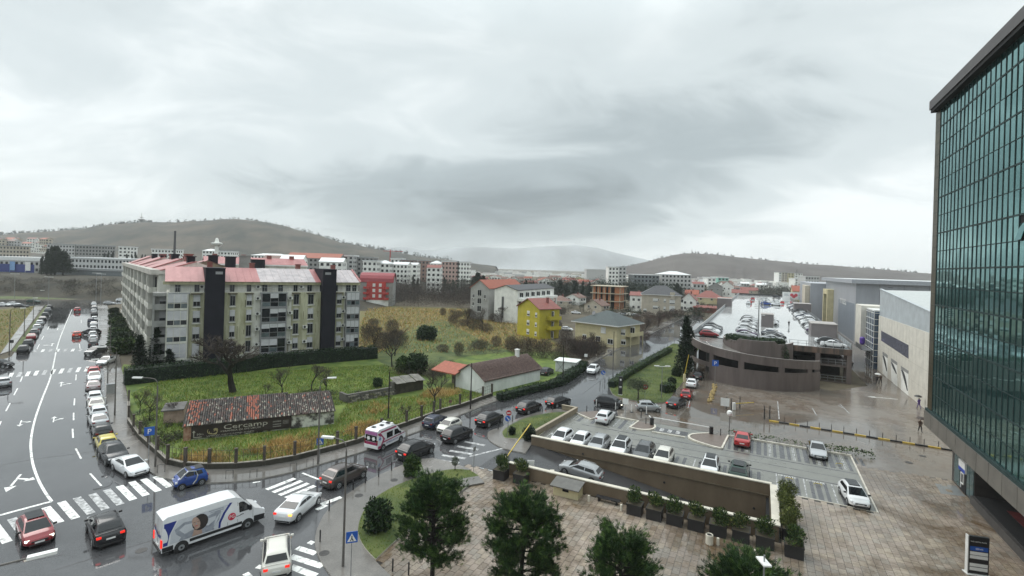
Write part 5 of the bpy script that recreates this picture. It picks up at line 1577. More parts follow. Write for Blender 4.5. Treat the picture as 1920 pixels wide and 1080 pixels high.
def car_meshes(t):
 s = TYPES[t]; L_, W_, H_ = s['L'], s['W'] / 2, s['H']
 za, zn, zt, xa, xb, xc, xd = (s[k] for k in ('za', 'zn', 'zt', 'xa', 'xb', 'xc', 'xd'))
 hl = L_ / 2
 out = {}
 b = MB()
 belt = (za + zt) / 2 + .02
 st = [(-hl, .48, zt - .36, .68), (-hl + .05, .34, zt - .17, .84), (-hl + .18, .26, zt - .04, .945), (xd, .22, zt, .99), (xd + .5, .20, belt, 1.0), (0, .20, belt, 1.0), (xa - .25, .20, belt - .01, 1.0), (xa, .20, za, .995),
   (xa + (hl - xa) * .45, .21, za - (za - zn) * .32, .975), (hl - .34, .24, zn + .09, .93), (hl - .10, .30, zn - .02, .80), (hl, .42, zn - .17, .60)]
 rows = []
 for x, zb, ztp, k in st:
  w = W_ * k
  zm = zb + (ztp - zb) * .55
  half = [(w * .80, zb), (w * .965, zb + (ztp - zb) * .16), (w, zm), (w * .985, zb + (ztp - zb) * .80), (w * .90, ztp), (w * .45, ztp + .022)]
  rows.append([(x, -y, z) for y, z in half] + [(x, y, z) for y, z in half[::-1]])
 b.grid(rows, 0, True)
 b.poly(rows[0][::-1]); b.poly(rows[-1])
 def hw(z):
  return W_ * (.90 - .25 * max(0, min(1, (z - belt) / (H_ - belt))))
 prof = [(xd, zt - .04), (xc - .03, H_ - .15), (xc + .12, H_ - .085), (xc + .42, H_ - .03), ((xb + xc) / 2 + .15, H_), (xb - .22, H_ - .03), (xb, H_ - .085), (xa, za - .04)]
 rows = [[(x, -hw(z), z), (x, -hw(z) * .6, z + .028 * (0 < i < 7)), (x, hw(z) * .6, z + .028 * (0 < i < 7)), (x, hw(z), z)] for i, (x, z) in enumerate(prof)]
 b.grid(rows, 0)
 for sg in (-1, 1):
  b.poly([(x, sg * hw(z), z) for x, z in (prof if sg < 0 else prof[::-1])])
 if t in ('suv', 'wagon', 'mpv'):
  for sg in (-1, 1):
   b.tube([(xc + .25, sg * hw(H_) * .93, H_ - .0), (xc + .35, sg * hw(H_) * .93, H_ + .05), (xb - .25, sg * hw(H_) * .93, H_ + .05), (xb - .12, sg * hw(H_) * .93, H_ - .01)], .02, 4, 1)
 for sg in (-1, 1):
  b.box(-hl + .5, hl - .5, sg * W_ * .93 - .02, sg * W_ * .93 + .02, .17, .30, 1)
 b.box(-hl - .005, -hl + .2, -W_ * .72, W_ * .72, .26, .42, 1)
 b.box(hl - .2, hl + .004, -W_ * .62, W_ * .62, .26, .40, 1)
 if t == 'smart':
  pass
 out['body'] = fin_mesh(b, 'body', [PNT['white'], M_TRIM], 50, .035)
 def lerp(p, q, k):
  return tuple(p[i] + (q[i] - p[i]) * k for i in range(3))
 def glass(name, quad, lift, mat=M_CGLASS):
  q = MB()
  a, c, d = Vector(quad[0]), Vector(quad[1]), Vector(quad[2])
  n = (c - a).cross(d - a).normalized() * lift
  q.poly([Vector(p) + n for p in quad])
  k = len(quad)
  for i in range(k):
   j = (i + 1) % k
   q.poly([Vector(quad[i]) + n, Vector(quad[i]) - n, Vector(quad[j]) - n, Vector(quad[j]) + n])
  return q.mesh(name, mat)
 A, Bp, Cp, D = (xa, za - .04), (xb, H_ - .085), (xc - .03, H_ - .15), (xd, zt - .04)
 def pt(P, Q, k, sg, inset=.08):
  x, z = P[0] + (Q[0] - P[0]) * k, P[1] + (Q[1] - P[1]) * k
  return (x, sg * (hw(z) - inset), z)
 out['windscreen'] = glass('windscreen', [pt(A, Bp, .06, -1), pt(A, Bp, .06, 1), pt(A, Bp, .94, 1), pt(A, Bp, .94, -1)], .04)
 k0 = .30 if t not in ('sedan', 'coupe') else .12
 out['rear_window'] = glass('rear_window', [pt(D, Cp, k0, 1, .12), pt(D, Cp, k0, -1, .12), pt(D, Cp, .93, -1, .10), pt(D, Cp, .93, 1, .10)], .04)
 for sg, nm in ((-1, 'side_window'), (1, 'side_window')):
  zb = belt + .045; zt_ = H_ - .17
  fa = (zb - A[1]) / (Bp[1] - A[1]); fb = (zt_ - A[1]) / (Bp[1] - A[1])
  ra = (zb - D[1]) / (Cp[1] - D[1]); rb = (zt_ - D[1]) / (Cp[1] - D[1])
  xf0, xf1 = A[0] + (Bp[0] - A[0]) * fa - .20, A[0] + (Bp[0] - A[0]) * fb - .12
  xr0, xr1 = D[0] + (Cp[0] - D[0]) * ra + .30, D[0] + (Cp[0] - D[0]) * rb + .22
  xm = (xf1 + xr1) / 2 + .05
  q = MB()
  for (x0b, x0t, x1b, x1t) in ((xr0, xr1, xm - .04, xm - .04), (xm + .04, xm + .04, xf0, xf1)):
   P = [(x0b, sg * (hw(zb) + .022), zb), (x1b, sg * (hw(zb) + .022), zb), (x1t, sg * (hw(zt_) + .022), zt_), (x0t, sg * (hw(zt_) + .022), zt_)]
   q.poly(P if sg < 0 else P[::-1])
   I = [(p[0], p[1] - sg * .05, p[2]) for p in P]
   for i in range(4):
    j = (i + 1) % 4
    q.poly([P[i], I[i], I[j], P[j]])
  out['side_window%d' % sg] = q.mesh('side_window', M_CGLASS)
 allg = MB()
 for k in ('windscreen', 'rear_window', 'side_window-1', 'side_window1'):
  n = len(allg.v); me = out[k]
  allg.v += [tuple(v.co) for v in me.vertices]
  for p in me.polygons:
   allg.f.append(tuple(n + i for i in p.vertices)); allg.m.append(0)
 out['windows'] = allg.mesh('windows', M_CGLASS)
 r = .33 if t in ('suv',) else .27 if t in ('mini', 'smart') else .305
 q = MB(); Mw = Matrix.Rotation(R(90), 4, 'X')
 q.lathe([(r - .05, -.1), (r, -.08), (r, .08), (r - .05, .1)], 16, 0, Mw); out['wheel'] = fin_mesh(q, 'wheel', [M_TYRE])
 q = MB(); q.lathe([(r * .68, -.115), (r * .70, -.105), (r * .70, .105), (r * .68, .115)], 12, 0, Mw)
 for k in range(5):
  a = 2 * math.pi * k / 5
  for sg in (-1, 1):
   q.bar((math.cos(a) * .06, sg * .118, math.sin(a) * .06), (math.cos(a) * r * .6, sg * .118, math.sin(a) * r * .6), .05, 1, .012, (0, 1, 0))
 out['rim'] = q.mesh('rim', [M_RIM, M_TRIM])
 q = MB()
 q.lathe([(r + .065, -.06), (r + .065, .06)], 16, 0, Mw); out['wheel_arch'] = q.mesh('wheel_arch', M_TRIM)
 wb = hl - (.82 if t not in ('smart', 'mini') else .55)
 s['wheels'] = [(x, y, r) for x in (-wb + .04, wb) for y in (-W_ + .105, W_ - .105)]
 s['r'] = r
 q = MB(); q.box(-.16, .03, -.19, .19, -.065, .065); out['headlight'] = fin_mesh(q, 'headlight', [M_HEAD], 38, .02)
 q = MB(); q.box(0, .14, -.14, .14, -.075, .075); out['taillight'] = fin_mesh(q, 'taillight', [M_TAIL], 38, .02)
 q = MB(); q.box(-.012, .012, -.26, .26, -.055, .055); out['number_plate'] = q.mesh('number_plate', M_PLATE)
 q = MB(); q.box(-.07, .06, -.11, .11, -.06, .07); out['mirror'] = fin_mesh(q, 'mirror', [M_TRIM], 38, .02)
 q = MB(); q.box(-.05, .01, -W_ * .5, W_ * .5, -.07, .07); out['grille'] = q.mesh('grille', M_TRIM)
 q = MB()
 q.box(xc + .1, xb - .1, -hw(H_) * .8, hw(H_) * .8, H_ + .01, H_ + .045); out['black_roof'] = fin_mesh(q, 'roof', [M_CGLASS])
 return out
_cars = {t: car_meshes(t) for t in TYPES}
def child(parent, name, me, loc, rz=0.0, mat=None):
 o = link(name, me, parent, loc, rz)
 if mat is not None:
  if not len(me.materials):
   me.materials.append(mat)
  o.material_slots[0].link = 'OBJECT'
  o.material_slots[0].material = mat
 return o
def proj(p):
 a, b_ = p.x / p.y, (p.z - CAMH) / p.y
 return PU + FOC * (a * _c + b_ * _s), PV - FOC * (-a * _s + b_ * _c)
def fit(u, vb, L_, W_, H_, rz, z=0.0):
 """ground position of a vehicle whose outline in the photograph is centred on u and touches vb"""
 pu, pv = u, vb - 8
 for _ in range(8):
  c = at(pu, pv, z)
  X, Y = Vector((math.cos(rz), math.sin(rz), 0)), Vector((-math.sin(rz), math.cos(rz), 0))
  pr = [proj(c + X * sx_ * L_ / 2 + Y * sy_ * W_ / 2 + Vector((0, 0, zz))) for sx_ in (-1, 1) for sy_ in (-1, 1) for zz in (0.1, H_)]
  cu = (min(q[0] for q in pr) + max(q[0] for q in pr)) / 2; bv = max(q[1] for q in pr)
  pu += u - cu; pv += vb - bv
 return at(pu, pv, z)
def make_car(name, label, t, colour, loc, rz, cat='car', group=None, tail=False, head=False, black_roof=False, lite=False, indic=False, pitch=0):
 s, m = TYPES[t], _cars[t]
 hl, W_ = s['L'] / 2, s['W'] / 2
 r_ = thing(name, label, cat, loc, rz, group)
 if pitch:
  r_.rotation_euler = (0, pitch, rz)
 pnt = PNT[colour]
 child(r_, 'body', m['body'], (0, 0, 0), 0, pnt)
 if lite:
  child(r_, 'windows', m['windows'], (0, 0, 0))
  for x, y, z in s['wheels']:
   child(r_, 'wheel', m['wheel'], (x, y, z))
  if tail:
   for sg in (-1, 1):
    child(r_, 'taillight', m['taillight'], (-hl + .02, sg * (W_ - .26), s['zt'] - .2), 0, M_TAILON)
  return r_
 for k, nm in (('windscreen', 'windscreen'), ('rear_window', 'rear_window'), ('side_window-1', 'side_window'), ('side_window1', 'side_window')):
  child(r_, nm, m[k], (0, 0, 0))
 for x, y, z in s['wheels']:
  child(r_, 'wheel_arch', m['wheel_arch'], (x, math.copysign(W_ - .045, y), z + .02))
  wo = child(r_, 'wheel', m['wheel'], (x, math.copysign(abs(y) + .03, y), z))
  child(wo, 'rim', m['rim'], (0, 0, 0))
 for sg in (-1, 1):
  child(r_, 'headlight', m['headlight'], (hl - .15, sg * (W_ - .33), s['zn'] - .05), sg * -.35, M_HEADON if head else M_HEAD)
  child(r_, 'taillight', m['taillight'], (-hl + .02, sg * (W_ - .27), s['zt'] - .20), 0, (M_INDIC if (indic and sg < 0) else M_TAILON) if tail else M_TAIL)
  child(r_, 'mirror', m['mirror'], (s['xa'] - .38, sg * (W_ + .07), s['za'] + .06), 0, M_TRIM if colour in ('black', 'charcoal', 'navy', 'green') or black_roof else pnt)
 child(r_, 'number_plate', m['number_plate'], (-hl - .012, 0, s['zt'] - .38))
 child(r_, 'number_plate', m['number_plate'], (hl + .008, 0, .46))
 child(r_, 'grille', m['grille'], (hl - .01, 0, s['zn'] - .16))
 if black_roof:
  child(r_, 'roof', m['black_roof'], (0, 0, 0))
 return r_
def hd_px(a, c):
 p, q = at(*a), at(*c)
 return math.atan2(q.y - p.y, q.x - p.x)
AWAY, TOWD = R(130.8), R(-49.2)
UP1, DN1 = R(63.1), R(-116.9)
RT, LT = R(-26.9), R(153.1)
GR = 'cars parked along the main street kerb'
GQ = 'cars queueing on the second road'
V = [  # u, bottom v, type, colour, heading, label, group, flags
 (245, 900, 'sedan', 'white', hd_px((225, 868), (268, 893)), 'white saloon parked nearest the zebra crossing, grille towards the corner', GR, {}),
 (214, 877, 'suv', 'charcoal', hd_px((206, 840), (227, 864)), 'dark grey hatchback parked between the white saloon and the yellow car', GR, {}),
 (200, 851, 'hatch', 'yellow', hd_px((206, 850), (192, 820)), 'bright yellow hatchback in the kerbside row', GR, {}),
 (192, 827, 'hatch', 'black', hd_px((197, 826), (188, 800)), 'black car with soft top parked behind the yellow hatchback', GR, {}),
 (185, 806, 'sedan', 'silver', AWAY + .08, 'silver saloon parked behind the black soft top car', GR, {}),
 (184, 788, 'hatch', 'white', AWAY + .05, 'white hatchback parked two behind the black soft top car', GR, {}),
 (181, 773, 'sedan', 'cream', AWAY, 'off white saloon between two white cars in the kerbside row', GR, {}),
 (178, 758, 'hatch', 'white', AWAY, 'white hatchback next to the gap in the kerbside row', GR, {}),
 (175, 736, 'sedan', 'rose', AWAY, 'rose silver saloon parked beside the grey kerbside cabinet', GR, dict(tail=False)),
 (177, 718, 'sedan', 'white', TOWD, 'white saloon facing traffic just below the far crossing', GR, {}),
 (176, 706, 'hatch', 'red', AWAY, 'red car half hidden right at the far zebra crossing', GR, {}),
 (199, 686, 'sedan', 'white', hd_px((214, 671), (186, 682)), 'white saloon turning out across the pavement by the hedge', None, {}),
 (179, 667, 'suv', 'grey', hd_px((190, 655), (168, 660)), 'grey crossover standing at an angle beside the dashed crossing', GR, {}),
 (175, 652, 'hatch', 'black', AWAY, 'black hatchback beyond the angled grey crossover', GR, {}),
 (175, 641, 'hatch', 'white', AWAY, 'white hatchback beyond the black hatchback in the far kerb row', GR, {}),
 (174, 633, 'wagon', 'silver', AWAY, 'silver estate in front of the angled black off-roader', GR, {}),
 (171, 629, 'suv', 'black', AWAY + .7, 'black off-roader poking out at an angle from the far kerb row', GR, {}),
 (67, 1035, 'hatch', 'crimson', hd_px((58, 985), (77, 1028)), 'dark red hatchback with black roof and lit headlights at the stop line', None, dict(head=True, black_roof=True)),
 (199, 1035, 'suv', 'black', hd_px((206, 1022), (190, 985)), 'black off-roader seen from behind with lit tail lights at the junction', None, dict(tail=True)),
 (356, 921, 'smart', 'blue', hd_px((384, 902), (330, 916)), 'tiny blue and silver two seater turning at the corner', None, {}),
 (558, 986, 'coupe', 'white', hd_px((540, 972), (584, 936)), 'white saloon braking at the striped crossing behind grey brown crossover', None, dict(tail=True, indic=True)),
 (518, 1094, 'mpv', 'cream', hd_px((518, 1078), (519, 1030)), 'pale cream hatchback with glowing tail lights at the bottom of the junction', None, dict(tail=True)),
 (645, 922, 'suv', 'brown', hd_px((622, 914), (676, 890)), 'grey brown sporty crossover waiting over the crossing', GQ, dict(tail=True)),
 (779, 868, 'suv', 'black', hd_px((760, 860), (806, 842)), 'black estate with silver roof rails passing the ambulance', GQ, dict(tail=True)),
 (816, 807, 'hatch', 'navy', hd_px((803, 803), (834, 787)), 'navy hatchback parked half on the pavement by the fence', None, {}),
 (842, 816, 'mini', 'cream', hd_px((858, 795), (828, 808)), 'small white city car facing the camera beside navy hatchback', None, {}),
 (857, 835, 'mpv', 'black', hd_px((843, 829), (876, 816)), 'black people carrier overlapping the small white city car', GQ, {}),
 (918, 804, 'suv', 'black', hd_px((902, 798), (941, 782)), 'black off-roader with bright tail lights by the blue arrow sign', GQ, dict(tail=True)),
 (992, 779, 'suv', 'black', hd_px((976, 773), (1012, 760)), 'black crossover with lit tail lights passing the barn hedge', GQ, dict(tail=True)),
 (1047, 766, 'wagon', 'black', hd_px((1030, 761), (1066, 751)), 'black estate leading the queue at the garage turning', GQ, dict(tail=True)),
 (1112, 703, 'suv', 'white', DN1 + .05, 'white crossover coming down the second road alone', None, {}),
 (1142, 768, 'mpv', 'black', hd_px((1122, 757), (1166, 763)), 'black people carrier turning right past the barrier posts', GQ, dict(head=True)),
 (1216, 773, 'mini', 'silver', hd_px((1200, 765), (1234, 767)), 'small silver hatchback turning below the lawn edge', GQ, {}),
 (1268, 768, 'sedan', 'charcoal', hd_px((1258, 764), (1283, 751)), 'dark grey saloon queueing behind the red car at garage entry', 'cars queueing for the garage entry', dict(tail=True)),
 (1287, 751, 'hatch', 'crimson', hd_px((1285, 748), (1292, 730)), 'dark red car with bright brake lights at garage entry', 'cars queueing for the garage entry', dict(tail=True)),
 (1297, 729, 'sedan', 'white', hd_px((1296, 726), (1302, 712)), 'white saloon at the garage entry barrier', 'cars queueing for the garage entry', {}),
 (1309, 713, 'hatch', 'black', hd_px((1306, 714), (1313, 702)), 'black car vanishing into the dark garage entrance', 'cars queueing for the garage entry', {}),
 (1025, 706, 'hatch', 'charcoal', UP1, 'dark hatchback parked between white barn and white shed', None, {}),
 (1135, 798, 'wagon', 'white', UP1, 'white estate parked nearest the angled kerb in the paved lot', 'cars in the paved parking lot', {}),
 (1392, 843, 'sedan', 'red', UP1, 'bright red saloon backed to the planted strip beside round lamp', 'cars in the paved parking lot', {}),
 (1533, 866, 'sedan', 'silver', DN1, 'pale silver saloon alone in the upper bays of the lot', 'cars in the paved parking lot', {}),
 (1603, 959, 'hatch', 'white', DN1 + .12, 'white hatchback with black glass roof in the corner bay', 'cars in the paved parking lot', dict(black_roof=True)),
 (5, 728, 'hatch', 'silver', AWAY + .2, 'silver hatchback waiting at the far crossing at the left side street', None, {}),
 (-2, 690, 'hatch', 'black', R(10), 'black car nosing out of the left side street', None, {}),
 (144, 633, 'hatch', 'orange', AWAY, 'orange red hatchback driving away with lit tail lights', None, dict(tail=True)),
 (145, 585, 'suv', 'crimson', AWAY, 'dark red off-roader far up the main street with lit tail lights', None, dict(tail=True)),
]
NMS = dict(hatch='hatchback', mini='small_car', sedan='saloon_car', coupe='saloon_car', suv='off_roader', wagon='estate_car', mpv='people_carrier', smart='two_seater_car')
for u, vb, t, colr, rz, lb, g, fl in V:
 s = TYPES[t]
 make_car(NMS[t], lb, t, colr, fit(u, vb, s['L'], s['W'], s['H'], rz), rz, 'car', g, **fl)
def lx(u, v, y):
 """x (lot frame) of the point on line y seen in column u"""
 return fx(u, v, 0, lp(0, y), E2, E1)
for u, t, colr, rz, lb, br in ((1055, 'hatch', 'white', DN1, 'white hatchback at the far end of the wall row, nose to the brown wall', False), (1090, 'hatch', 'white', DN1, 'white hatchback second from the far end along the brown wall', False),
        (1124, 'wagon', 'silver', DN1, 'silver white estate with roof rails nose to the brown wall', False), (1165, 'suv', 'white', DN1, 'white crossover with dark glass roof in the middle of the wall row', True),
        (1209, 'suv', 'grey', DN1, 'grey crossover between two white cars along the brown wall', False), (1246, 'hatch', 'cream', DN1, 'white hatchback right of the grey crossover at the brown wall', False),
        (1333, 'hatch', 'white', DN1, 'white hatchback with black roof standing apart at the brown wall', True), (1387, 'suv', 'green', UP1, 'blackish green crossover with glass roof, tail to the brown wall', True)):
 s = TYPES[t]
 make_car(NMS[t], lb, t, colr, lp(lx(u, 840, 56.3), 55.95), rz + random.uniform(-.03, .03), 'car', 'cars in the paved parking lot', black_roof=br)
rx = (-16.6 - WX0 + 2) / (WX1 - WX0 + 2)
make_car('saloon_car', 'silver blue saloon climbing out of the garage ramp', 'wagon', 'silver', lp(-16.3, 49.4, -3.4 * (rx - .12) / .88 + .12), LT, 'car', None, pitch=-.11)
ORD = ['first', 'second', 'third', 'fourth', 'fifth', 'sixth', 'seventh', 'eighth', 'ninth', 'tenth', 'eleventh', 'twelfth', 'thirteenth', 'fourteenth']
CN = dict(white='white', black='black', grey='grey', silver='silver', navy='navy', red='red', blue='blue', charcoal='dark grey', purple='purplish', crimson='dark red', cream='off white', green='dark green', brown='brown')
TN = dict(hatch='hatchback', sedan='saloon', suv='crossover', wagon='estate', mpv='people carrier', mini='small car')
def deck_row(x, ys, cols, rz, rowname, ref):
 for i, (y, cc) in enumerate(zip(ys, cols)):
  t = random.choice(('hatch', 'sedan', 'suv', 'wagon', 'hatch'))
  lb = f'{CN[cc]} {TN[t]} on garage deck, {ORD[i]} in the {rowname}'
  make_car(NMS[t], lb, t, cc, lp(x + random.uniform(-.25, .25), y + random.uniform(-.15, .15), DZ + .002), rz + random.uniform(-.05, .05), 'car', 'cars on the garage deck', lite=True)
deck_row(-10.2, [118.2 + 2.6 * k for k in range(7)], ['crimson', 'black', 'white', 'white', 'grey', 'charcoal', 'black'], RT, 'left row from the ramp', 0)
deck_row(-2.7, [121.6 + 2.62 * k for k in range(10)], ['silver', 'purple', 'white', 'silver', 'silver', 'charcoal', 'white', 'white', 'silver', 'grey'], RT, 'middle left row', 0)
deck_row(2.9, [118.8 + 2.6 * k for k in range(6)], ['silver', 'black', 'charcoal', 'black', 'navy', 'white'], RT, 'middle right row', 0)
deck_row(2.9, [157.5 + 2.6 * k for k in range(7)], ['white', 'silver', 'white', 'charcoal', 'white', 'white', 'black'], RT, 'row behind the middle box', 0)
deck_row(13.2, [117.9, 120.7, 123.4], ['white', 'black', 'white'], RT, 'right front row by the railing', 0)
deck_row(13.1, [143.5 + 2.7 * k for k in range(9)], ['navy', 'purple', 'silver', 'charcoal', 'white', 'silver', 'grey', 'black', 'white'], LT, 'right row past the framed box', 0)
deck_row(13.1, [169.5 + 2.75 * k for k in range(14)], ['silver', 'white', 'charcoal', 'black', 'white', 'grey', 'white', 'navy', 'silver', 'white', 'black', 'white', 'grey', 'silver'], LT, 'right row before the far box', 0)
deck_row(-2.7, [149.5 + 2.62 * k for k in range(9)], ['white', 'black', 'white', 'silver', 'grey', 'white', 'charcoal', 'white', 'silver'], RT, 'row left of the middle box', 0)
deck_row(13.1, [213, 216, 231, 234, 237, 240.5, 244, 248, 252, 257], ['black', 'charcoal', 'white', 'navy', 'white', 'navy', 'charcoal', 'white', 'silver', 'grey'], LT, 'far right row by the mall', 0)
deck_row(2.2, [257, 260.5, 264, 267.5, 272, 276, 281, 286, 292, 299, 306], ['blue', 'navy', 'green', 'white', 'silver', 'white', 'white', 'green', 'white', 'silver', 'white'], RT, 'far row from the blue car', 0)
deck_row(6.6, [258, 262, 266, 271, 276, 282, 288, 295], ['white', 'silver', 'white', 'green', 'white', 'silver', 'white', 'cream'], LT, 'far inner row', 0)
for x, y, cc, t, rz, lb, tl in ((-4.4, 262, 'red', 'suv', UP1, 'red off-roader driving away up the far garage deck', True), (-3.6, 300, 'crimson', 'suv', UP1, 'dark red car at the far left end of garage deck', True), (9.7, 276, 'red', 'hatch', UP1, 'small red car driving between the far deck rows', True),
        (9.0, 345, 'charcoal', 'suv', RT, 'dark crossover at the end wall of garage deck', False), (-5.0, 259, 'white', 'suv', UP1, 'white car right behind the red off-roader on the deck', False)):
 make_car(NMS[t], lb, t, cc, lp(x, y, DZ + .002), rz, 'car', 'cars on the garage deck', lite=True, tail=tl)
for u, vb, t, colr, rz, lb in ((175, 622, 'hatch', 'white', AWAY, 'white hatchback in the far kerb row beyond the angled off-roader'), (176, 613, 'sedan', 'silver', AWAY, 'silver saloon in the far kerb row, second beyond the angled off-roader'), (171, 606, 'hatch', 'navy', AWAY, 'navy hatchback standing off the far kerb row'),
        (177, 602, 'hatch', 'white', AWAY, 'white hatchback beside navy one in the far kerb row'), (177, 594, 'suv', 'black', AWAY, 'black crossover in the far kerb row before the street end'), (176, 587, 'hatch', 'silver', AWAY, 'silver hatchback near the street end, third from last'),
        (177, 580, 'sedan', 'grey', AWAY, 'grey saloon second from the street end on the right kerb'), (176, 573, 'hatch', 'white', AWAY, 'white hatchback last on the right kerb at the street end'),
        (44, 664, 'suv', 'black', AWAY, 'black crossover first in the left kerb row'), (53, 650, 'hatch', 'charcoal', AWAY, 'dark grey hatchback second in the left kerb row'), (59, 638, 'sedan', 'crimson', AWAY, 'dark red saloon third in the left kerb row'),
        (65, 628, 'hatch', 'grey', AWAY, 'grey hatchback fourth in the left kerb row'), (70, 619, 'wagon', 'silver', AWAY, 'silver estate fifth in the left kerb row'), (75, 610, 'hatch', 'silver', AWAY, 'silver hatchback sixth in the left kerb row'),
        (80, 602, 'sedan', 'black', AWAY, 'black saloon seventh in the left kerb row'), (85, 594, 'hatch', 'charcoal', AWAY, 'dark hatchback eighth in the left kerb row'), (90, 586, 'suv', 'grey', AWAY, 'grey crossover ninth in the left kerb row'), (93, 579, 'hatch', 'black', AWAY, 'black hatchback last in the left kerb row'),
        (6, 574, 'sedan', 'white', R(10), 'white saloon at the left edge of the cross street'), (26, 573, 'hatch', 'white', R(10), 'white hatchback on the cross street behind the lamp post'), (40, 577, 'sedan', 'charcoal', R(5), 'dark saloon in front of the two white cars on the cross street'),
        (63, 568, 'wagon', 'green', R(8), 'dark green estate on the far cross street'), (205, 571, 'hatch', 'silver', R(15), 'silver hatchback at the garages beyond the apartment wing'), (228, 565, 'hatch', 'white', R(15), 'white hatchback at the far corner of the apartment wing'),
        (1152, 592, 'sedan', 'white', R(-20), 'white saloon first in the yard behind the cream villa'), (1163, 592, 'sedan', 'silver', R(-20), 'silver saloon second in the yard behind the cream villa'), (1173, 592, 'hatch', 'charcoal', R(-20), 'dark hatchback third in the yard behind the cream villa'),
        (1182, 593, 'hatch', 'cream', R(-20), 'off white hatchback fourth in the yard behind the cream villa'), (1192, 594, 'hatch', 'silver', R(-20), 'silver hatchback last in the yard before the beige house'), (1080, 589, 'sedan', 'white', R(-12), 'white saloon by the cream wall left of the dark villa roof'),
        (1063, 621, 'hatch', 'white', R(-20), 'white hatchback between yellow house and cream villa')):
 s = TYPES[t]
 make_car(NMS[t], lb, t, colr, fit(u, vb, s['L'], s['W'], s['H'], rz), rz, 'car', 'distant parked cars', lite=True)
for o in list(bpy.data.objects):      # the tiny two-seater's silver safety cell
 if o.name.startswith('two_seater_car') and not o.parent:
  b = MB(); s = TYPES['smart']
  for sg in (-1, 1):
   b.tube([(-.05, sg * .80, .32), (-.30, sg * .80, .62), (-.42, sg * .79, 1.0), (-.30, sg * .66, 1.40), (.25, sg * .60, 1.51), (.62, sg * .66, 1.28), (.95, sg * .74, .98)], .055, 6)
  b.build('safety_cell', PNT['silver'], o)
  b = MB(); b.box(-.95, .28, -.52, .52, 1.52, 1.565); b.build('roof', M_TRIM, o)
def van_body(outl, W_, zlo, zhi, k, mats, name='body'):
 """side outline (x, z), width narrowing above zlo"""
 def hw(z):
  return W_ * (1 - k * max(0, (z - zlo) / (zhi - zlo)) ** 1.4)
 b = MB()
 n = len(outl)
 for i in range(n):
  j = (i + 1) % n
  (x0, z0), (x1, z1) = outl[i], outl[j]
  b.poly([(x0, -hw(z0), z0), (x1, -hw(z1), z1), (x1, hw(z1), z1), (x0, hw(z0), z0)])
 zs = sorted(set([z for _, z in outl] + [zlo + (zhi - zlo) * q / 6 for q in range(7)]))
 def span(z):
  xs_ = []
  for i in range(n):
   (x0, z0), (x1, z1) = outl[i], outl[(i + 1) % n]
   if z0 != z1 and min(z0, z1) - 1e-6 <= z <= max(z0, z1) + 1e-6:
    xs_.append(x0 + (x1 - x0) * (z - z0) / (z1 - z0))
   elif abs(z0 - z) < 1e-6 and abs(z1 - z) < 1e-6:
    xs_ += [x0, x1]
  return (min(xs_), max(xs_)) if xs_ else (0, 0)
 for a, c in zip(zs[:-1], zs[1:]):
  (l0, r0), (l1, r1) = span(a + 1e-4), span(c - 1e-4)
  for sg in (-1, 1):
   P = [(l0, sg * hw(a), a), (r0, sg * hw(a), a), (r1, sg * hw(c), c), (l1, sg * hw(c), c)]
   b.poly(P if sg < 0 else P[::-1])
 me = fin_mesh(b, name, mats, 44); me.polygons.foreach_set('use_smooth', [False] * len(me.polygons))
 return me, hw
def side_poly(b, pts, hw, sg, off=.012, m=0):
 P = [(x, sg * (hw(z) + off), z) for x, z in pts]
 b.poly(P if sg < 0 else P[::-1], m)
def wheels_for(root, xs_, W_, r, rimmat=True):
 q = MB(); Mw = Matrix.Rotation(R(90), 4, 'X')
 q.lathe([(r - .05, -.11), (r, -.09), (r, .09), (r - .05, .11)], 18, 0, Mw); wm = fin_mesh(q, 'wheel', [M_TYRE])
 q = MB(); q.lathe([(r * .55, -.115), (r * .62, -.10), (r * .62, .10), (r * .55, .115)], 14, 0, Mw); q.lathe([(r * .22, -.125), (r * .22, .125)], 8, 1, Mw); rm = q.mesh('rim', [M_STEEL, M_TRIM])
 q = MB(); q.lathe([(r + .09, -.05), (r + .09, .05)], 18, 0, Mw); am = q.mesh('wheel_arch', M_TRIM)
 for x in xs_:
  for sg in (-1, 1):
   child(root, 'wheel_arch', am, (x, sg * (W_ - .03), r + .03))
   w_ = child(root, 'wheel', wm, (x, sg * (W_ - .06), r)); child(w_, 'rim', rm, (0, 0, 0))
VR = hd_px((318, 1037), (478, 981))
vl, vw, vh = 6.9, 2.02, 2.75
van = thing('delivery_van', 'long white delivery van with a woman printed on its side and round red logo', 'van', fit(393, 1046, vl, vw, vh, VR), VR)
out = [(-3.45, .38), (3.36, .38), (3.46, .62), (3.42, 1.02), (3.24, 1.22), (2.62, 1.50), (1.72, 2.48), (1.30, 2.68), (.7, 2.75), (-3.1, 2.72), (-3.38, 2.58), (-3.45, 1.2)]
me, hwv = van_body(out, vw / 2, 1.2, 2.75, .13, [PNT['white'], M_TRIM])
child(van, 'body', me, (0, 0, 0), 0, PNT['white'])
b = MB()
for sg in (-1, 1):
 side_poly(b, [(1.55, 1.48), (2.50, 1.48), (2.42, 1.60), (1.88, 2.20), (1.62, 2.26), (1.50, 2.2)], hwv, sg, .014)
b.build('side_window', M_CGLASS, van)
b = MB(); b.poly([(2.60, -.86, 1.545), (2.60, .86, 1.545), (1.78, .74, 2.44), (1.78, -.74, 2.44)][::1]); bm_ = b.mesh('windscreen', M_CGLASS); child(van, 'windscreen', bm_, (.025, 0, .025))
b = MB()
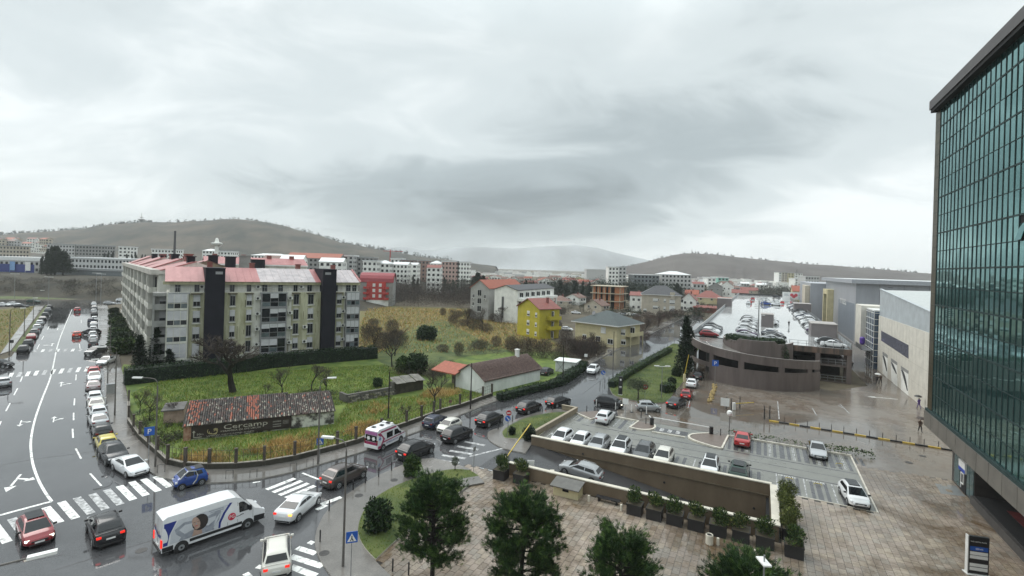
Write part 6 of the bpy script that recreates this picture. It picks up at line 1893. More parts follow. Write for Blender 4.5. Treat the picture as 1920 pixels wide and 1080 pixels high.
for sg in (-1, 1):
 side_poly(b, [(-3.40, .40), (-2.75, .40), (-2.75, .72), (-3.42, .72)], hwv, sg, .016); side_poly(b, [(-1.75, .55), (1.75, .55), (1.75, .76), (-1.75, .76)], hwv, sg, .016); side_poly(b, [(2.60, .40), (3.36, .40), (3.42, .80), (2.60, .86)], hwv, sg, .016)
b.box(3.30, 3.475, -.92, .92, .36, .78); b.box(-3.52, -3.40, -.95, .95, .36, .52)
b.build('bumper_trim', M_TRIM, van)
M_VBLUE = pm('print_blue', (.02, .035, .22), .35, .06)
M_VGREY = pm('print_sweater_grey', (.30, .32, .36), .4, .18, 3)
M_VSKIN = pm('print_skin', (.42, .29, .23), .4, .12, 3)
M_VHAIR = pm('print_hair', (.03, .024, .022), .4, .2)
M_VRED = pm('print_logo_red', (.55, .025, .06), .35, .06)
M_VPALE = pm('print_pale', (.55, .57, .6), .4, .06)
ad = MB(); sg = -1
side_poly(ad, [(-3.36, .80), (-3.10, .80), (-2.98, 1.5), (-2.55, 2.32), (-3.30, 2.32)], hwv, sg, .013, 0)
arcp = [(.10, .80), (.24, .80), (.26, 1.15), (.55, 1.75), (1.05, 2.40), (.86, 2.42), (.42, 1.85), (.12, 1.25)]
side_poly(ad, arcp, hwv, sg, .013, 0)
side_poly(ad, [(-2.95, .82), (.08, .82), (.08, 1.2), (.35, 1.85), (.75, 2.36), (-2.45, 2.32), (-2.9, 1.55)], hwv, sg, .012, 5)
side_poly(ad, [(-2.45, .84), (-.15, .84), (-.35, 1.25), (-.95, 1.38), (-1.6, 1.34), (-2.2, 1.2)], hwv, sg, .016, 1)
side_poly(ad, [(-2.2, 1.0), (-1.95, 1.1), (-2.42, 1.62), (-2.05, 1.86), (-1.35, 1.80), (-1.35, 1.98), (-2.1, 2.05), (-2.68, 1.72), (-2.6, 1.4)], hwv, sg, .017, 1)
side_poly(ad, [(-.65, 1.25), (-.25, 1.0), (.12, 1.45), (.28, 2.05), (.12, 2.16), (-.65, 1.95), (-.65, 1.78), (-.05, 1.82), (-.12, 1.55)], hwv, sg, .017, 1)
side_poly(ad, [(-1.62, .86), (-.95, .86), (-1.0, 1.2), (-1.12, 1.42), (-1.5, 1.44), (-1.52, 1.2)], hwv, sg, .019, 2)
hairp = [(-1.10 + .52 * math.cos(a), 1.72 + .56 * math.sin(a)) for a in [2 * math.pi * k / 16 for k in range(16)]]
side_poly(ad, hairp, hwv, sg, .020, 3)
side_poly(ad, [(-1.0, 1.4), (-.72, 1.5), (-.70, 1.9), (-.9, 1.9)], hwv, sg, .0205, 3)
facep = [(-1.36 + .25 * math.cos(a) - .10 * math.sin(a), 1.76 + .42 * math.sin(a)) for a in [2 * math.pi * k / 16 for k in range(16)]]
side_poly(ad, facep, hwv, sg, .022, 2)
for x in (-1.47, -1.22):
 side_poly(ad, [(x - .07, 1.80), (x + .07, 1.80), (x + .07, 1.825), (x - .07, 1.825)], hwv, sg, .024, 3)
side_poly(ad, [(-1.44, 1.52), (-1.25, 1.52), (-1.25, 1.555), (-1.44, 1.555)], hwv, sg, .024, 4)
side_poly(ad, [(-1.38, 1.64), (-1.31, 1.64), (-1.33, 1.76), (-1.36, 1.76)], hwv, sg, .024, 1)
circ = [(1.02 + .27 * math.cos(a), 1.36 + .27 * math.sin(a)) for a in [2 * math.pi * k / 20 for k in range(20)]]
side_poly(ad, circ, hwv, sg, .014, 4)
for k in range(2):
 side_poly(ad, [(-.55 + k * .1, 2.28 - k * .12), (.45, 2.28 - k * .12), (.45, 2.22 - k * .12), (-.55 + k * .1, 2.22 - k * .12)], hwv, sg, .02, 1)
side_poly(ad, [(1.32, 1.22), (1.62, 1.22), (1.62, 1.27), (1.32, 1.27)], hwv, sg, .014, 3)
ad.build('side_print', [M_VBLUE, M_VGREY, M_VSKIN, M_VHAIR, M_VRED, M_VPALE], van)
text_mesh('logo_lettering', 'PG', .34, M_WHITE, van, Matrix.Translation((1.02, -hwv(1.3) - .018, 1.25)) @ WALLX, 'CENTER', .9)
b = MB(); Wb = Matrix.Rotation(R(-90), 4, 'Z')
for pts, m in (([(-.85, 1.6), (.05, 1.25), (.75, 1.35), (.8, 1.55), (.1, 1.42), (-.8, 1.75)], 0), ([(-.75, 1.62), (-.5, 1.62), (-.5, 1.85), (-.75, 1.85)], 1), ([(.1, 1.42), (.35, 1.42), (.35, 1.68), (.1, 1.68)], 1)):
 b.poly([(-3.465, -y, z) for y, z in pts], m)
b.build('rear_print', [M_VBLUE, M_VSKIN], van)
for sg in (-1, 1):
 b = MB(); b.box(-3.49, -3.40, sg * .93 - .09, sg * .93 + .09, .72, 1.28); b.build('taillight', M_TAILON, van)
 b = MB(); b.box(3.26, 3.44, sg * .78 - .16, sg * .78 + .16, .92, 1.12); b.build('headlight', M_HEAD, van)
 b = MB(); b.box(2.2, 2.36, sg * 1.14 - .10, sg * 1.14 + .10, 1.5, 1.86); b.build('mirror', M_TRIM, van)
b = MB(); b.box(-3.50, -3.46, -.26, .26, .62, .73); b.build('number_plate', M_PLATE, van)
b = MB()
for x in (.72, 1.42, 2.52):
 side_poly(b, [(x, .78), (x + .018, .78), (x + .018, 2.3 if x < 2 else 1.45), (x, 2.3 if x < 2 else 1.45)], hwv, -1, .013)
b.box(1.6, 1.85, -hwv(1.3) - .03, -hwv(1.3) - .012, 1.28, 1.33); b.box(-.006 - 3.455, -3.452, -.01, .01, .55, 2.5)
b.build('door_gap', M_TRIM, van)
wheels_for(van, (-2.25, 2.15), vw / 2, .35)
AR_ = hd_px((701, 841), (752, 817))
amb = thing('ambulance', 'white and magenta ambulance with raised roof and two white stars on its rear window', 'ambulance', fit(722, 848, 4.9, 1.92, 2.45, AR_), AR_)
out = [(-2.45, .36), (2.38, .36), (2.46, .62), (2.40, .92), (2.20, 1.10), (1.72, 1.22), (1.02, 1.98), (.80, 2.22), (.45, 2.40), (-2.15, 2.44), (-2.40, 2.30), (-2.45, 1.2)]
me, hwa = van_body(out, .96, 1.1, 2.45, .13, [PNT['white']])
child(amb, 'body', me, (0, 0, 0), 0, PNT['white'])
M_MAG = pm('magenta_livery', (.30, .02, .09), .3, .08)
M_LIL = pm('lilac_livery', (.42, .16, .36), .3, .08)
for sg in (-1, 1):
 b = MB()
 side_poly(b, [(-.95, 1.18), (.05, 1.18), (.12, 1.82), (-.95, 1.82)], hwa, sg, .014); side_poly(b, [(.35, 1.18), (1.42, 1.18), (1.36, 1.28), (.96, 1.78), (.42, 1.82)], hwa, sg, .014)
 b.build('side_window', M_CGLASS, amb)
 b = MB()
 side_poly(b, [(-2.4, .40), (-1.9, .40), (-1.55, .95), (-1.25, 1.25), (-1.95, 2.05), (-2.36, 2.1)], hwa, sg, .013, 0)
 side_poly(b, [(-1.7, .86), (2.2, .96), (2.2, 1.06), (-1.6, 1.02)], hwa, sg, .015, 0); side_poly(b, [(-2.0, 2.02), (.75, 2.0), (.8, 2.16), (-1.9, 2.2)], hwa, sg, .014, 0)
 side_poly(b, [(-2.1 + .22 * math.cos(a), 1.45 + .24 * math.sin(a)) for a in [2 * math.pi * k / 14 for k in range(14)]], hwa, sg, .017, 2)
 side_poly(b, [(-2.14, 1.3), (-2.06, 1.3), (-2.06, 1.6), (-2.14, 1.6)], hwa, sg, .019, 3); side_poly(b, [(-2.25, 1.41), (-1.95, 1.41), (-1.95, 1.49), (-2.25, 1.49)], hwa, sg, .019, 3)
 b.build('livery_stripe', [M_MAG, M_LIL, pm('star_pale_blue', (.35, .45, .65), .4), M_VBLUE], amb)
 q = MB(); q.box(-2.48, -2.40, sg * .86 - .07, sg * .86 + .07, .85, 1.35); q.build('taillight', M_TAIL, amb)
 q = MB(); q.box(2.22, 2.42, sg * .72 - .15, sg * .72 + .15, .74, .92); q.build('headlight', M_HEAD, amb)
 q = MB(); q.box(1.22, 1.36, sg * 1.06 - .09, sg * 1.06 + .09, 1.18, 1.42); q.build('mirror', M_TRIM, amb)
text_mesh('side_lettering', 'AMBULANTA', .26, M_VBLUE, amb, Matrix.Translation((-1.05, -hwa(.7) - .02, .60)) @ WALLX, 'LEFT', 1.35)
b = MB(); b.poly([(1.70, -.80, 1.25), (1.70, .80, 1.25), (1.06, .70, 1.95), (1.06, -.70, 1.95)]); child(amb, 'windscreen', b.mesh('windscreen', M_CGLASS), (.03, 0, .03))
b = MB(); b.box(-2.475, -2.452, -.78, .78, 1.12, 1.82); rwn = b.build('rear_window', M_CGLASS, amb)
for y in (-.36, .36):
 b = MB(); pts = []
 for k in range(12):
  a = 2 * math.pi * k / 12; q = .26 if k % 2 == 0 else .17
  pts.append((-2.485, y + math.cos(a) * q, 1.47 + math.sin(a) * q))
 b.poly(pts[::-1]); b.build('star_of_life', M_WHITE, rwn)
b = MB(); b.box(-2.472, -2.453, -.85, .85, 1.86, 2.22, 1); b.box(-2.472, -2.453, -.88, .88, .78, 1.08, 0); b.box(-2.5, -2.45, -.9, .9, .40, .72, 2); b.build('rear_livery', [M_MAG, M_LIL, M_WHITE], amb)
b = MB(); b.box(.12, .42, -.70, .70, 2.42, 2.56, 0); b.box(.10, .44, -.45, .1, 2.43, 2.575, 1); b.build('light_bar', [M_WHITE, M_TRIM], amb)
for x, y in ((-.9, 0), (-1.9, .3)):
 b = MB(); b.box(x, x + .35, y - .2, y + .2, 2.43, 2.52); b.build('roof_vent', M_TRIM, amb)
wheels_for(amb, (-1.55, 1.55), .96, .32)
# ================================================================ plants
def np_mesh(name, V3, nper, mats, midx=None):
 """V3: (n*nper, 3) vertices, one face per nper vertices"""
 n = len(V3) // nper
 me = bpy.data.meshes.new(name)
 me.vertices.add(len(V3)); me.vertices.foreach_set('co', np.asarray(V3, np.float32).ravel())
 me.loops.add(n * nper); me.loops.foreach_set('vertex_index', np.arange(n * nper, dtype=np.int32))
 me.polygons.add(n); me.polygons.foreach_set('loop_start', np.arange(0, n * nper, nper, dtype=np.int32))
 for m in (mats if isinstance(mats, (list, tuple)) else [mats]):
  me.materials.append(m)
 if midx is not None:
  me.polygons.foreach_set('material_index', np.asarray(midx, np.int32))
 me.update(calc_edges=True)
 return me
def unit(n):
 v = rng.normal(size=(n, 3)); return v / np.linalg.norm(v, axis=1)[:, None]
def cards(P, size, aspect=.6, d=None, jit=1.0):
 """small leaf quads at points P, long axis along d (or random)"""
 n = len(P)
 d = unit(n) if d is None else d + unit(n) * jit * .5
 d = d / np.linalg.norm(d, axis=1)[:, None]
 s = np.cross(d, unit(n)); s /= np.linalg.norm(s, axis=1)[:, None] + 1e-9
 sz = size * rng.uniform(.6, 1.35, n)[:, None]
 a, c = d * sz, s * sz * aspect * .5
 return np.stack([P - c * .5, P + a * .5 - c, P + a, P + a * .5 + c], 1).reshape(-1, 3)
def leafmat(name, c, var=.35):
 return pm(name, c, .6, var, 1.6, spec=.3, space='World')
M_NEED = [leafmat('pine_needles', (.028, .062, .018)), leafmat('pine_needles_dark', (.016, .038, .012)), leafmat('pine_needles_lit', (.075, .13, .03))]  # palest tone carries the look of lit tips in its colour, on random tufts
M_LEAF = [leafmat('leaf_green', (.040, .075, .020)), leafmat('leaf_dark', (.020, .042, .014)), leafmat('leaf_light', (.085, .125, .030))]
M_OLIV = [leafmat('olive_leaf', (.060, .078, .042)), leafmat('olive_leaf_dark', (.030, .042, .022)), leafmat('olive_leaf_pale', (.11, .13, .07))]
M_CONI = [leafmat('conifer', (.014, .028, .015)), leafmat('conifer_dark', (.008, .017, .010)), leafmat('conifer_tip', (.024, .042, .020))]
M_BAMB = [leafmat('bamboo_leaf', (.10, .125, .030)), leafmat('bamboo_leaf_dark', (.045, .065, .018)), leafmat('bamboo_leaf_pale', (.17, .19, .055))]
M_TWIG = [pm('twig_brown', (.055, .042, .034), .85, .3, 2, space='World'), pm('twig_dark', (.030, .024, .021), .85, .3, 2, space='World'), pm('twig_red', (.10, .055, .042), .85, .3, 2, space='World')]
M_BARK = pm('bark', (.050, .040, .032), .9, .35, 3, bump=.4)
M_BARKD = pm('bark_dark', (.020, .017, .015), .9, .3, 3, bump=.3)
def blob_points(n, c, r, fill=.35):
 q = unit(n) * (rng.uniform(fill ** 3, 1, n) ** (1 / 3))[:, None]
 return q * np.asarray(r) + np.asarray(c), q
def crown_mesh(name, lobes, per, size, mats, aspect=.5, radial=.8, w=(5, 3, 2), up=0.0):
 Vs = []
 for c, r in lobes:
  P, q = blob_points(per, c, r)
  d = q * radial + np.array([0, 0, up])
  Vs.append(cards(P, size, aspect, d + unit(per) * .6))
 V3 = np.concatenate(Vs)
 n = len(V3) // 4
 p = np.array(w, float) / sum(w)
 return np_mesh(name, V3, 4, mats, rng.choice(len(w), n, p=p))
def pine_meshes(h, wd, seed):
 """crown of needle tufts on lobed limbs, bare lower trunk"""
 r_ = np.random.default_rng(seed)
 tips, dirs = [], []
 limbs = MB()
 limbs.tube([(0, 0, 0), (.08, .05, h * .25), (-.05, .1, h * .5), (.05, 0, h * .8), (0, 0, h * .93)], [.17, .15, .12, .07, .03], 8)
 nl = 46
 for k in range(nl):
  t = (k + .5) / nl
  z0 = h * (.26 + .62 * t)
  a = k * 2.4 + r_.normal(0, .3)
  prof = math.sin(math.pi * (.20 + .70 * t)) ** .7
  ln = wd / 2 * max(.28, prof) * r_.uniform(.72, 1.12)
  rise = h * (.05 + .12 * t)
  tip = np.array([math.cos(a) * ln, math.sin(a) * ln, z0 + rise])
  limbs.tube([(0, 0, z0), tuple(np.array([0, 0, z0]) * .5 + tip * .5 - np.array([0, 0, .1])), tuple(tip)], [.055, .04, .012], 4, cap=False)
  for q in range(84):
   f = r_.uniform(.45, 1.02)
   p = np.array([0, 0, z0]) * (1 - f) + tip * f + r_.normal(0, 1, 3) * np.array([.25, .25, .20]) * (wd / 5.5)
   tips.append(p); dirs.append(np.array([math.cos(a), math.sin(a), 1.1]) + r_.normal(0, .45, 3))
 for q in range(220):
  p = r_.normal(0, 1, 3) * np.array([wd * .13, wd * .13, h * .06]) + np.array([0, 0, h * .90]); tips.append(p); dirs.append(np.array([p[0], p[1], 1.2]))
 tips, dirs = np.array(tips), np.array(dirs)
 dirs /= np.linalg.norm(dirs, axis=1)[:, None]
 k = 17
 P = np.repeat(tips, k, 0) + r_.normal(0, .035, (len(tips) * k, 3))
 d = np.repeat(dirs, k, 0) * .9 + unit(len(P)) * .5
 V3 = cards(P, .27 * wd / 5.5, .105, d, .1)
 mi = np.repeat(np.where(r_.random(len(tips)) < .28, 2, np.where(r_.random(len(tips)) < .45, 1, 0)), k)
 return limbs.mesh('limbs', M_BARKD, True), np_mesh('crown', V3, 4, M_NEED, mi)
def tree_from(name, label, cat, loc, rz, limbs, crown, sc=1.0, group=None):
 t = thing(name, label, cat, loc, rz, group)
 if sc != 1.0:
  t.scale = (sc,) * 3 if not hasattr(sc, '__len__') else sc
 if limbs:
  link('trunk', limbs, t)
 if crown:
  link('crown', crown, t)
 return t
for u, v, h, wd, lb, sd in ((810, 1106, 6.9, 4.8, 'bushy umbrella shaped pine over the grass oval, its bare trunk leaning at the frame foot', 1), (978, 1132, 6.6, 5.1, 'tallest bushy pine in the middle of the plaza', 2), (1158, 1215, 6.4, 4.2, 'pine crown low in front of the plaza stones, right of the tallest pine', 3),
       (1398, 1225, 5.1, 4.9, 'lowest pine crown, beside the white lantern head', 4)):
 lm, cr_ = pine_meshes(h, wd, sd)
 tree_from('pine_tree', lb, 'tree', at(u, v), sd * 1.3, lm, cr_, 1, 'pines on the plaza')
def lobes_round(r, h, n=9):
 out = [((0, 0, h * .55), (r * .75, r * .75, h * .42))]
 for k in range(n):
  a = k * 2.4; z = h * (.25 + .6 * k / n)
  out.append(((math.cos(a) * r * .5, math.sin(a) * r * .5, z), (r * .55, r * .55, h * .25)))
 return out
topiary = crown_mesh('crown', lobes_round(.55, 2.0), 420, .13, M_CONI[:2] + [M_LEAF[1]], .6)
bushg = crown_mesh('crown', lobes_round(1.0, 1.9, 12), 300, .22, M_LEAF, .6)
bushd = crown_mesh('crown', lobes_round(1.0, 1.9, 12), 300, .22, [M_LEAF[1], M_CONI[0], M_LEAF[0]], .6)
olive_c = crown_mesh('crown', [((x * .9, y * .9, 2.0 + z), (.75, .75, .62)) for x, y, z in ((0, 0, .55), (1, .2, 0), (-1, .3, .1), (.3, 1, .1), (-.2, -1, 0), (.7, -.7, .35), (-.7, .7, .4), (-.6, -.6, .3))], 420, .17, M_OLIV, .38)
olb = MB()
olb.tube([(0, 0, 0), (.08, 0, .8), (0, .05, 1.5)], [.11, .09, .07], 7)
for k in range(6):
 a = k * 1.05
 olb.tube([(0, .05, 1.3), (math.cos(a) * .4, math.sin(a) * .4, 1.8), (math.cos(a) * .9, math.sin(a) * .9, 2.3)], [.05, .035, .012], 5, cap=False)
olive_t = olb.mesh('trunk', M_BARK, True)
conel = [((rng.normal(0, .12), rng.normal(0, .12), z), (max(.18, .95 * (1 - z / 9.2) + .15), max(.18, .95 * (1 - z / 9.2) + .15), .8)) for z in np.linspace(.8, 8.8, 13)]
cyp_c = crown_mesh('crown', conel, 260, .34, M_CONI, .35, .5, (5, 4, 2), .9)
cyp_t = (lambda b: (b.tube([(0, 0, 0), (0, 0, 2.2)], [.16, .12], 6), b.mesh('trunk', M_BARKD))[1])(MB())
cedl = []
for z in np.linspace(1.6, 8.4, 9):
 rr_ = (1 - z / 9.4) * 3.0 + .35
 for k in range(7):
  a = k * .9 + z * 1.7
  cedl.append(((math.cos(a) * rr_ * .62, math.sin(a) * rr_ * .62, z + rng.normal(0, .15)), (rr_ * .45, rr_ * .45, .38)))
ced_c = crown_mesh('crown', cedl, 95, .42, M_CONI, .4, .7, (5, 4, 2), -.1)
ced_t = (lambda b: (b.tube([(0, 0, 0), (0, 0, 8.5)], [.2, .04], 6), b.mesh('trunk', M_BARKD))[1])(MB())
for u, v, me, sc, nm, lb in ((708, 996, bushd, (1.0, 1.0, 1.3), 'shrub', 'dense round dark shrub on the grass oval left of the pine'), (773, 894, bushg, (.8, .8, 1.1), 'shrub', 'loose green shrub at the road end of the grass oval'), (960, 817, topiary, (.75, .75, .55), 'shrub', 'small clipped egg shaped shrub on the grass island'),
        (992, 827, topiary, (1.35, 1.35, .9), 'shrub', 'large clipped egg shaped shrub on the grass island'), (1268, 706, bushd, (.9, .9, .95), 'shrub', 'dark ball shrub under the tall conifer on the lawn'), (1260, 720, bushd, (.75, .75, .65), 'shrub', 'low dark ball shrub nearer the garage entry'),
        (800, 638, bushd, (2.6, 2.6, 2.0), 'evergreen_bush', 'large ivy covered thicket alone in the dry field'), (782, 702, bushd, (2.3, 1.8, 2.0), 'evergreen_bush', 'broad dark evergreen bush behind the rubble wall'), (757, 700, bushg, (1.5, 1.5, 1.6), 'evergreen_bush', 'grey green bush left of the broad dark evergreen'),
        (708, 727, bushd, (.75, .75, .85), 'shrub', 'small dark shrub on the green field left of the rubble wall')):
 tree_from(nm, lb, 'shrub', at(u, v), random.random() * 6, None, me, sc)
tree_from('olive_tree', 'spreading olive tree on the lawn beside the black totem', 'tree', at(1196, 750), .4, olive_t, olive_c, 1.15)
tree_from('small_tree', 'tiny ball headed tree on the grass oval tip', 'tree', at(853, 884), 0, (lambda b: (b.tube([(0, 0, 0), (0, 0, .75)], .05, 6), b.mesh('trunk', M_BARK))[1])(MB()), crown_mesh('crown', [((0, 0, 1.05), (.36, .36, .42))], 700, .11, M_OLIV, .5))
tree_from('conifer', 'tall dark conifer against the garage corner', 'tree', at(1283, 706), .3, cyp_t, cyp_c, (1.95, 1.95, 1.25))
tree_from('conifer', 'narrow dark conifer right behind the tall one at the garage wall', 'tree', at(1294, 690), 1.3, cyp_t, cyp_c, (1.3, 1.3, .95))
def hedge(label, pts, wd, h, mats, dens=46, size=.22, core=True):
 """clipped hedge: a dark core and leaves over its faces"""
 t = thing('hedge', label, 'hedge', (pts[0].x, pts[0].y, 0))
 b = MB(); o = pts[0]
 Ps = []
 for a, c in zip(pts[:-1], pts[1:]):
  d = c - a; ln = d.length; d = d / ln; s = Vector((d.y, -d.x, 0))
  A, B_ = a - o, c - o
  b.prism([((A + s * q * wd * .42).x, (A + s * q * wd * .42).y) if e == 0 else ((B_ + s * q * wd * .42).x, (B_ + s * q * wd * .42).y) for e, q in ((0, -1), (1, -1), (1, 1), (0, 1))], .1, h * .92)
  n = int(ln * (wd + 2 * h) * dens)
  l_, f = rng.uniform(0, ln, n), rng.random(n)
  tot = wd + 2 * h
  y = np.where(f < wd / tot, rng.uniform(-.5, .5, n) * wd, np.where(rng.random(n) < .5, -.5, .5) * wd) + rng.normal(0, .05, n)
  z = np.where(f < wd / tot, h, rng.uniform(.1, h, n)) + rng.normal(0, .06, n) + .09 * np.sin(l_ * 1.3) + .07 * np.sin(l_ * 3.7 + y * 2)
  Ps.append(np.stack([A.x + d.x * l_ + s.x * y, A.y + d.y * l_ + s.y * y, z], 1))
 if core:
  b.build('hedge_core', M_CONI[1], t)
 P = np.concatenate(Ps)
 link('leaves', np_mesh('leaves', cards(P, size, .6), 4, mats, rng.choice(3, len(P), p=[.5, .3, .2])), t, kind='stuff')
 return t
hedge('clipped dark green hedge between road and white barn', pxs([(935, 752), (1000, 735), (1052, 722)]), 1.3, 1.15, [M_LEAF[1], M_CONI[0], M_LEAF[0]])
hedge('taller clipped hedge between road and white shed', pxs([(1050, 722), (1078, 704), (1096, 690)]), 1.6, 1.5, [M_LEAF[1], M_CONI[0], M_LEAF[0]])
hedge('long tall dark hedge in front of the apartment block', pxs([(232, 722), (330, 711), (440, 700)]) + pxs([(505, 690), (600, 681), (705, 672)]), 2.2, 2.7, [M_LEAF[1], M_CONI[0], M_CONI[2]], 20, .3)
hedge('bright clipped hedge along the bollards of the second road', pxs([(1146, 728), (1178, 705), (1215, 683), (1256, 660)]), 1.3, 1.25, M_LEAF, 40, .2)
hedge('short clipped block of hedge on the lawn behind the lamp', pxs([(1242, 737), (1262, 735)]), 1.6, 1.5, M_LEAF, 50)
hedge('straggly low planting strip along the white kerb of the lot', [lp(x, 70.3) for x in (-3.2, 0, 3, 6.2)], .9, .35, M_LEAF, 26, .2, False)
hedge('low green planting at the outer corner of the parking lot', [lp(x, 70.3) for x in (7.4, 9.5, 12.4)], 1.2, .5, M_LEAF, 34, .22, False)
hedge('dark trailing greenery in the planter on garage drum', [lp(p.x, GY + p.y, 0) + Vector((0, 0, 0)) for p in arc(205, 318, 8, RX - 7.6, RY - 8.2)], 2.2, 1.3, [M_LEAF[1], M_CONI[0], M_LEAF[0]], 40, .26).location.z = 6.9
tree_from('ivy', 'ivy hanging over the edge of garage drum planter', 'plant', lp(4.3, GY - 6.4, 4.6), 0, None, crown_mesh('crown', [((0, 0, 1.4), (.9, .6, 1.3)), ((.6, .2, .6), (.6, .5, .9))], 400, .22, [M_LEAF[1], M_CONI[0], M_LEAF[0]], .6))
for i, (u, v, sc) in enumerate(((216, 600, 1.0), (220, 612, 1.2), (223, 624, 1.1), (226, 637, 1.3), (229, 650, 1.5), (233, 662, 1.4), (213, 588, .9))):
 tree_from('shrub', f'olive green shrub in the bed beside the apartment wing, {ORD[i]} of seven counted from the middle' if False else f'{("rounded", "broad", "ragged", "plump", "wide", "tall", "small")[i]} olive green shrub between pavement and apartment wing', 'shrub', at(u, v), i, None, bushg if i % 2 else bushd, (1.7 * sc, 1.7 * sc, 1.2 * sc), 'shrubs beside the apartment wing')
for u, v, sc, lb in ((262, 705, (1.6, 1.6, .75), 'dark conical evergreen at the left hedge end'), (290, 700, (1.5, 1.5, .85), 'taller dark conical evergreen at the left corner of the apartment block'), (318, 705, (1.3, 1.3, .5), 'low dark evergreen in front of the ground floor shutters')):
 tree_from('conifer', lb, 'tree', at(u, v), u, cyp_t, cyp_c, sc)
def bare(seed, h, spread, depth=5, r0=.16, trunk=.22, twigs=1, kids=(3, 4)):
 r_ = random.Random(seed)
 b = MB()
 def grow(p, d, ln, rad, k):
  q = p + d * ln * .5 + Vector((r_.gauss(0, .05), r_.gauss(0, .05), 0)) * ln
  e = q + (d + Vector((r_.gauss(0, .16), r_.gauss(0, .16), r_.gauss(.05, .08)))).normalized() * ln * .5
  b.tube([p, q, e], [rad, rad * .82, rad * .62], 5 if k < 2 else 3, min(k // 3, 1), cap=False)
  if k >= depth:
   return
  for i in range(r_.choice(kids) + (1 if k == depth - 1 else 0) * twigs):
   a = r_.uniform(0, 6.28)
   nd = (d * 1.0 + Vector((math.cos(a), math.sin(a), r_.uniform(-.1, .5))) * spread * r_.uniform(.6, 1.2)).normalized()
   st = p.lerp(e, r_.uniform(.55, 1.0)) if k else p.lerp(e, r_.uniform(.8, 1.0))
   grow(st, nd, ln * r_.uniform(.62, .82), rad * .58, k + 1)
 grow(Vector((0, 0, 0)), Vector((0, 0, 1)), h * trunk, r0, 0)
 k = h / max(v[2] for v in b.v)
 b.v = [(x * k, y * k, z * k) for x, y, z in b.v]
 return b.mesh('branches', [M_BARKD, M_TWIG[0]])
bigbare = bare(5, 8.6, .85, 6, .24, .235, 2)
midbare = [bare(11, 6, .7, 5, .10, .26, 1), bare(12, 6, .85, 5, .10, .24, 1), bare(14, 5, .6, 5, .07, .28, 1)]
sapl = [bare(21, 4, .45, 4, .05, .36, 0, (2, 3)), bare(22, 4, .55, 4, .05, .32, 0, (2, 3))]
t = thing('bare_tree', 'big spreading leafless tree in front of the dark stair tower', 'tree', at(437, 737)); t.scale = (1.45, 1.45, 1.1); link('branches', bigbare, t)
BT = [(530, 742, 1, .8, 'slender leafless tree behind the ruin roof, right of the big bare tree'), (585, 735, 0, .8, 'leafless bush tree behind the right end of the ruin'), (612, 740, 1, .75, 'leafless bush by the ruin gable'), (735, 690, 1, 1.3, 'brownish leafless tree in front of the hedge end'),
  (700, 668, 0, 1.3, 'brownish leafless tree right of the apartment block corner'), (815, 765, 1, .95, 'leafless tree in the dry grass beside the fence'), (722, 812, 2, .7, 'thin leafless tree just behind the ambulance'), (762, 795, 2, .6, 'thin leafless sapling behind the fence post'),
  (280, 790, 2, .75, 'thin leafless tree inside the fence corner'), (262, 775, 2, .7, 'leafless sapling at the left fence run'), (330, 790, 2, .6, 'leafless sapling in front of the outhouse'), (497, 748, 2, .5, 'leafless bush touching the ruin ridge'), (740, 668, 0, 1.1, 'ragged leafless bush at the edge of the dry field')]
for u, v, k, sc, lb in BT:
 t = thing('bare_tree', lb, 'tree', at(u, v), u * .7); t.scale = (sc,) * 3; link('branches', midbare[k] if v < 800 or k < 2 else sapl[k % 2], t)
scr = [np_mesh('twigs', cards(blob_points(2600, (0, 0, 1.3), (1.7, 1.7, 1.5), .1)[0], .42, .07, np.tile([0, 0, 1.0], (2600, 1)), 1.6), 4, M_TWIG, rng.choice(3, 2600, p=p)) for p in ([.5, .4, .1], [.3, .2, .5])]
TH = [((690, 640), 1.2), ((720, 655), 1.3), ((745, 650), 1.1), ((735, 625), 1.0), ((700, 610), .9), ((830, 660), .8), ((860, 668), .8), ((900, 655), .9), ((930, 650), 1.0), ((960, 660), 1.1), ((990, 668), 1.2), ((1020, 672), 1.2), ((1045, 675), 1.1), ((1065, 668), 1.2), ((850, 608), 1.0), ((870, 612), 1.1), ((890, 618), 1.2),
  ((910, 622), 1.2), ((880, 600), 1.0), ((860, 596), .9), ((830, 592), .9), ((930, 605), 1.0), ((950, 602), 1.0), ((1085, 668), 1.0), ((1100, 672), 1.1), ((1120, 670), 1.0), ((1060, 645), 1.0), ((1045, 622), 1.0), ((1055, 590), 1.0), ((820, 705), .8), ((845, 700), .7)]
RB = [((1180, 642), 1.2), ((1192, 628), 1.2), ((1205, 640), 1.0), ((1210, 620), 1.1), ((1225, 612), 1.2), ((1238, 605), 1.2), ((1250, 600), 1.2), ((1262, 594), 1.1), ((1195, 610), 1.1), ((1215, 600), 1.1), ((1275, 596), 1.0), ((1090, 650), .9), ((1110, 655), .9)]
SZ = lambda u, v: 'near the barn' if v > 690 else 'by the yellow house' if u > 1000 else 'behind the white barn roof' if u > 820 and v > 640 else 'below the grey house' if u > 820 else 'right of the apartment block'
for (lst, me, lb, g) in ((TH, scr[0], 'tangled brown leafless bush in the overgrown field', 'leafless bushes in the overgrown field'), (RB, scr[1], 'reddish leafless bush between villa and second road', 'reddish bushes along the second road')):
 for (u, v), sc in lst:
  t = thing('leafless_bush', lb if me is scr[1] else 'tangled brown leafless bush ' + SZ(u, v), 'bush', at(u, v), u, g); t.scale = (sc * random.uniform(.8, 1.7), sc * random.uniform(.8, 1.5), sc * random.uniform(.8, 1.5)); link('twigs', me, t)
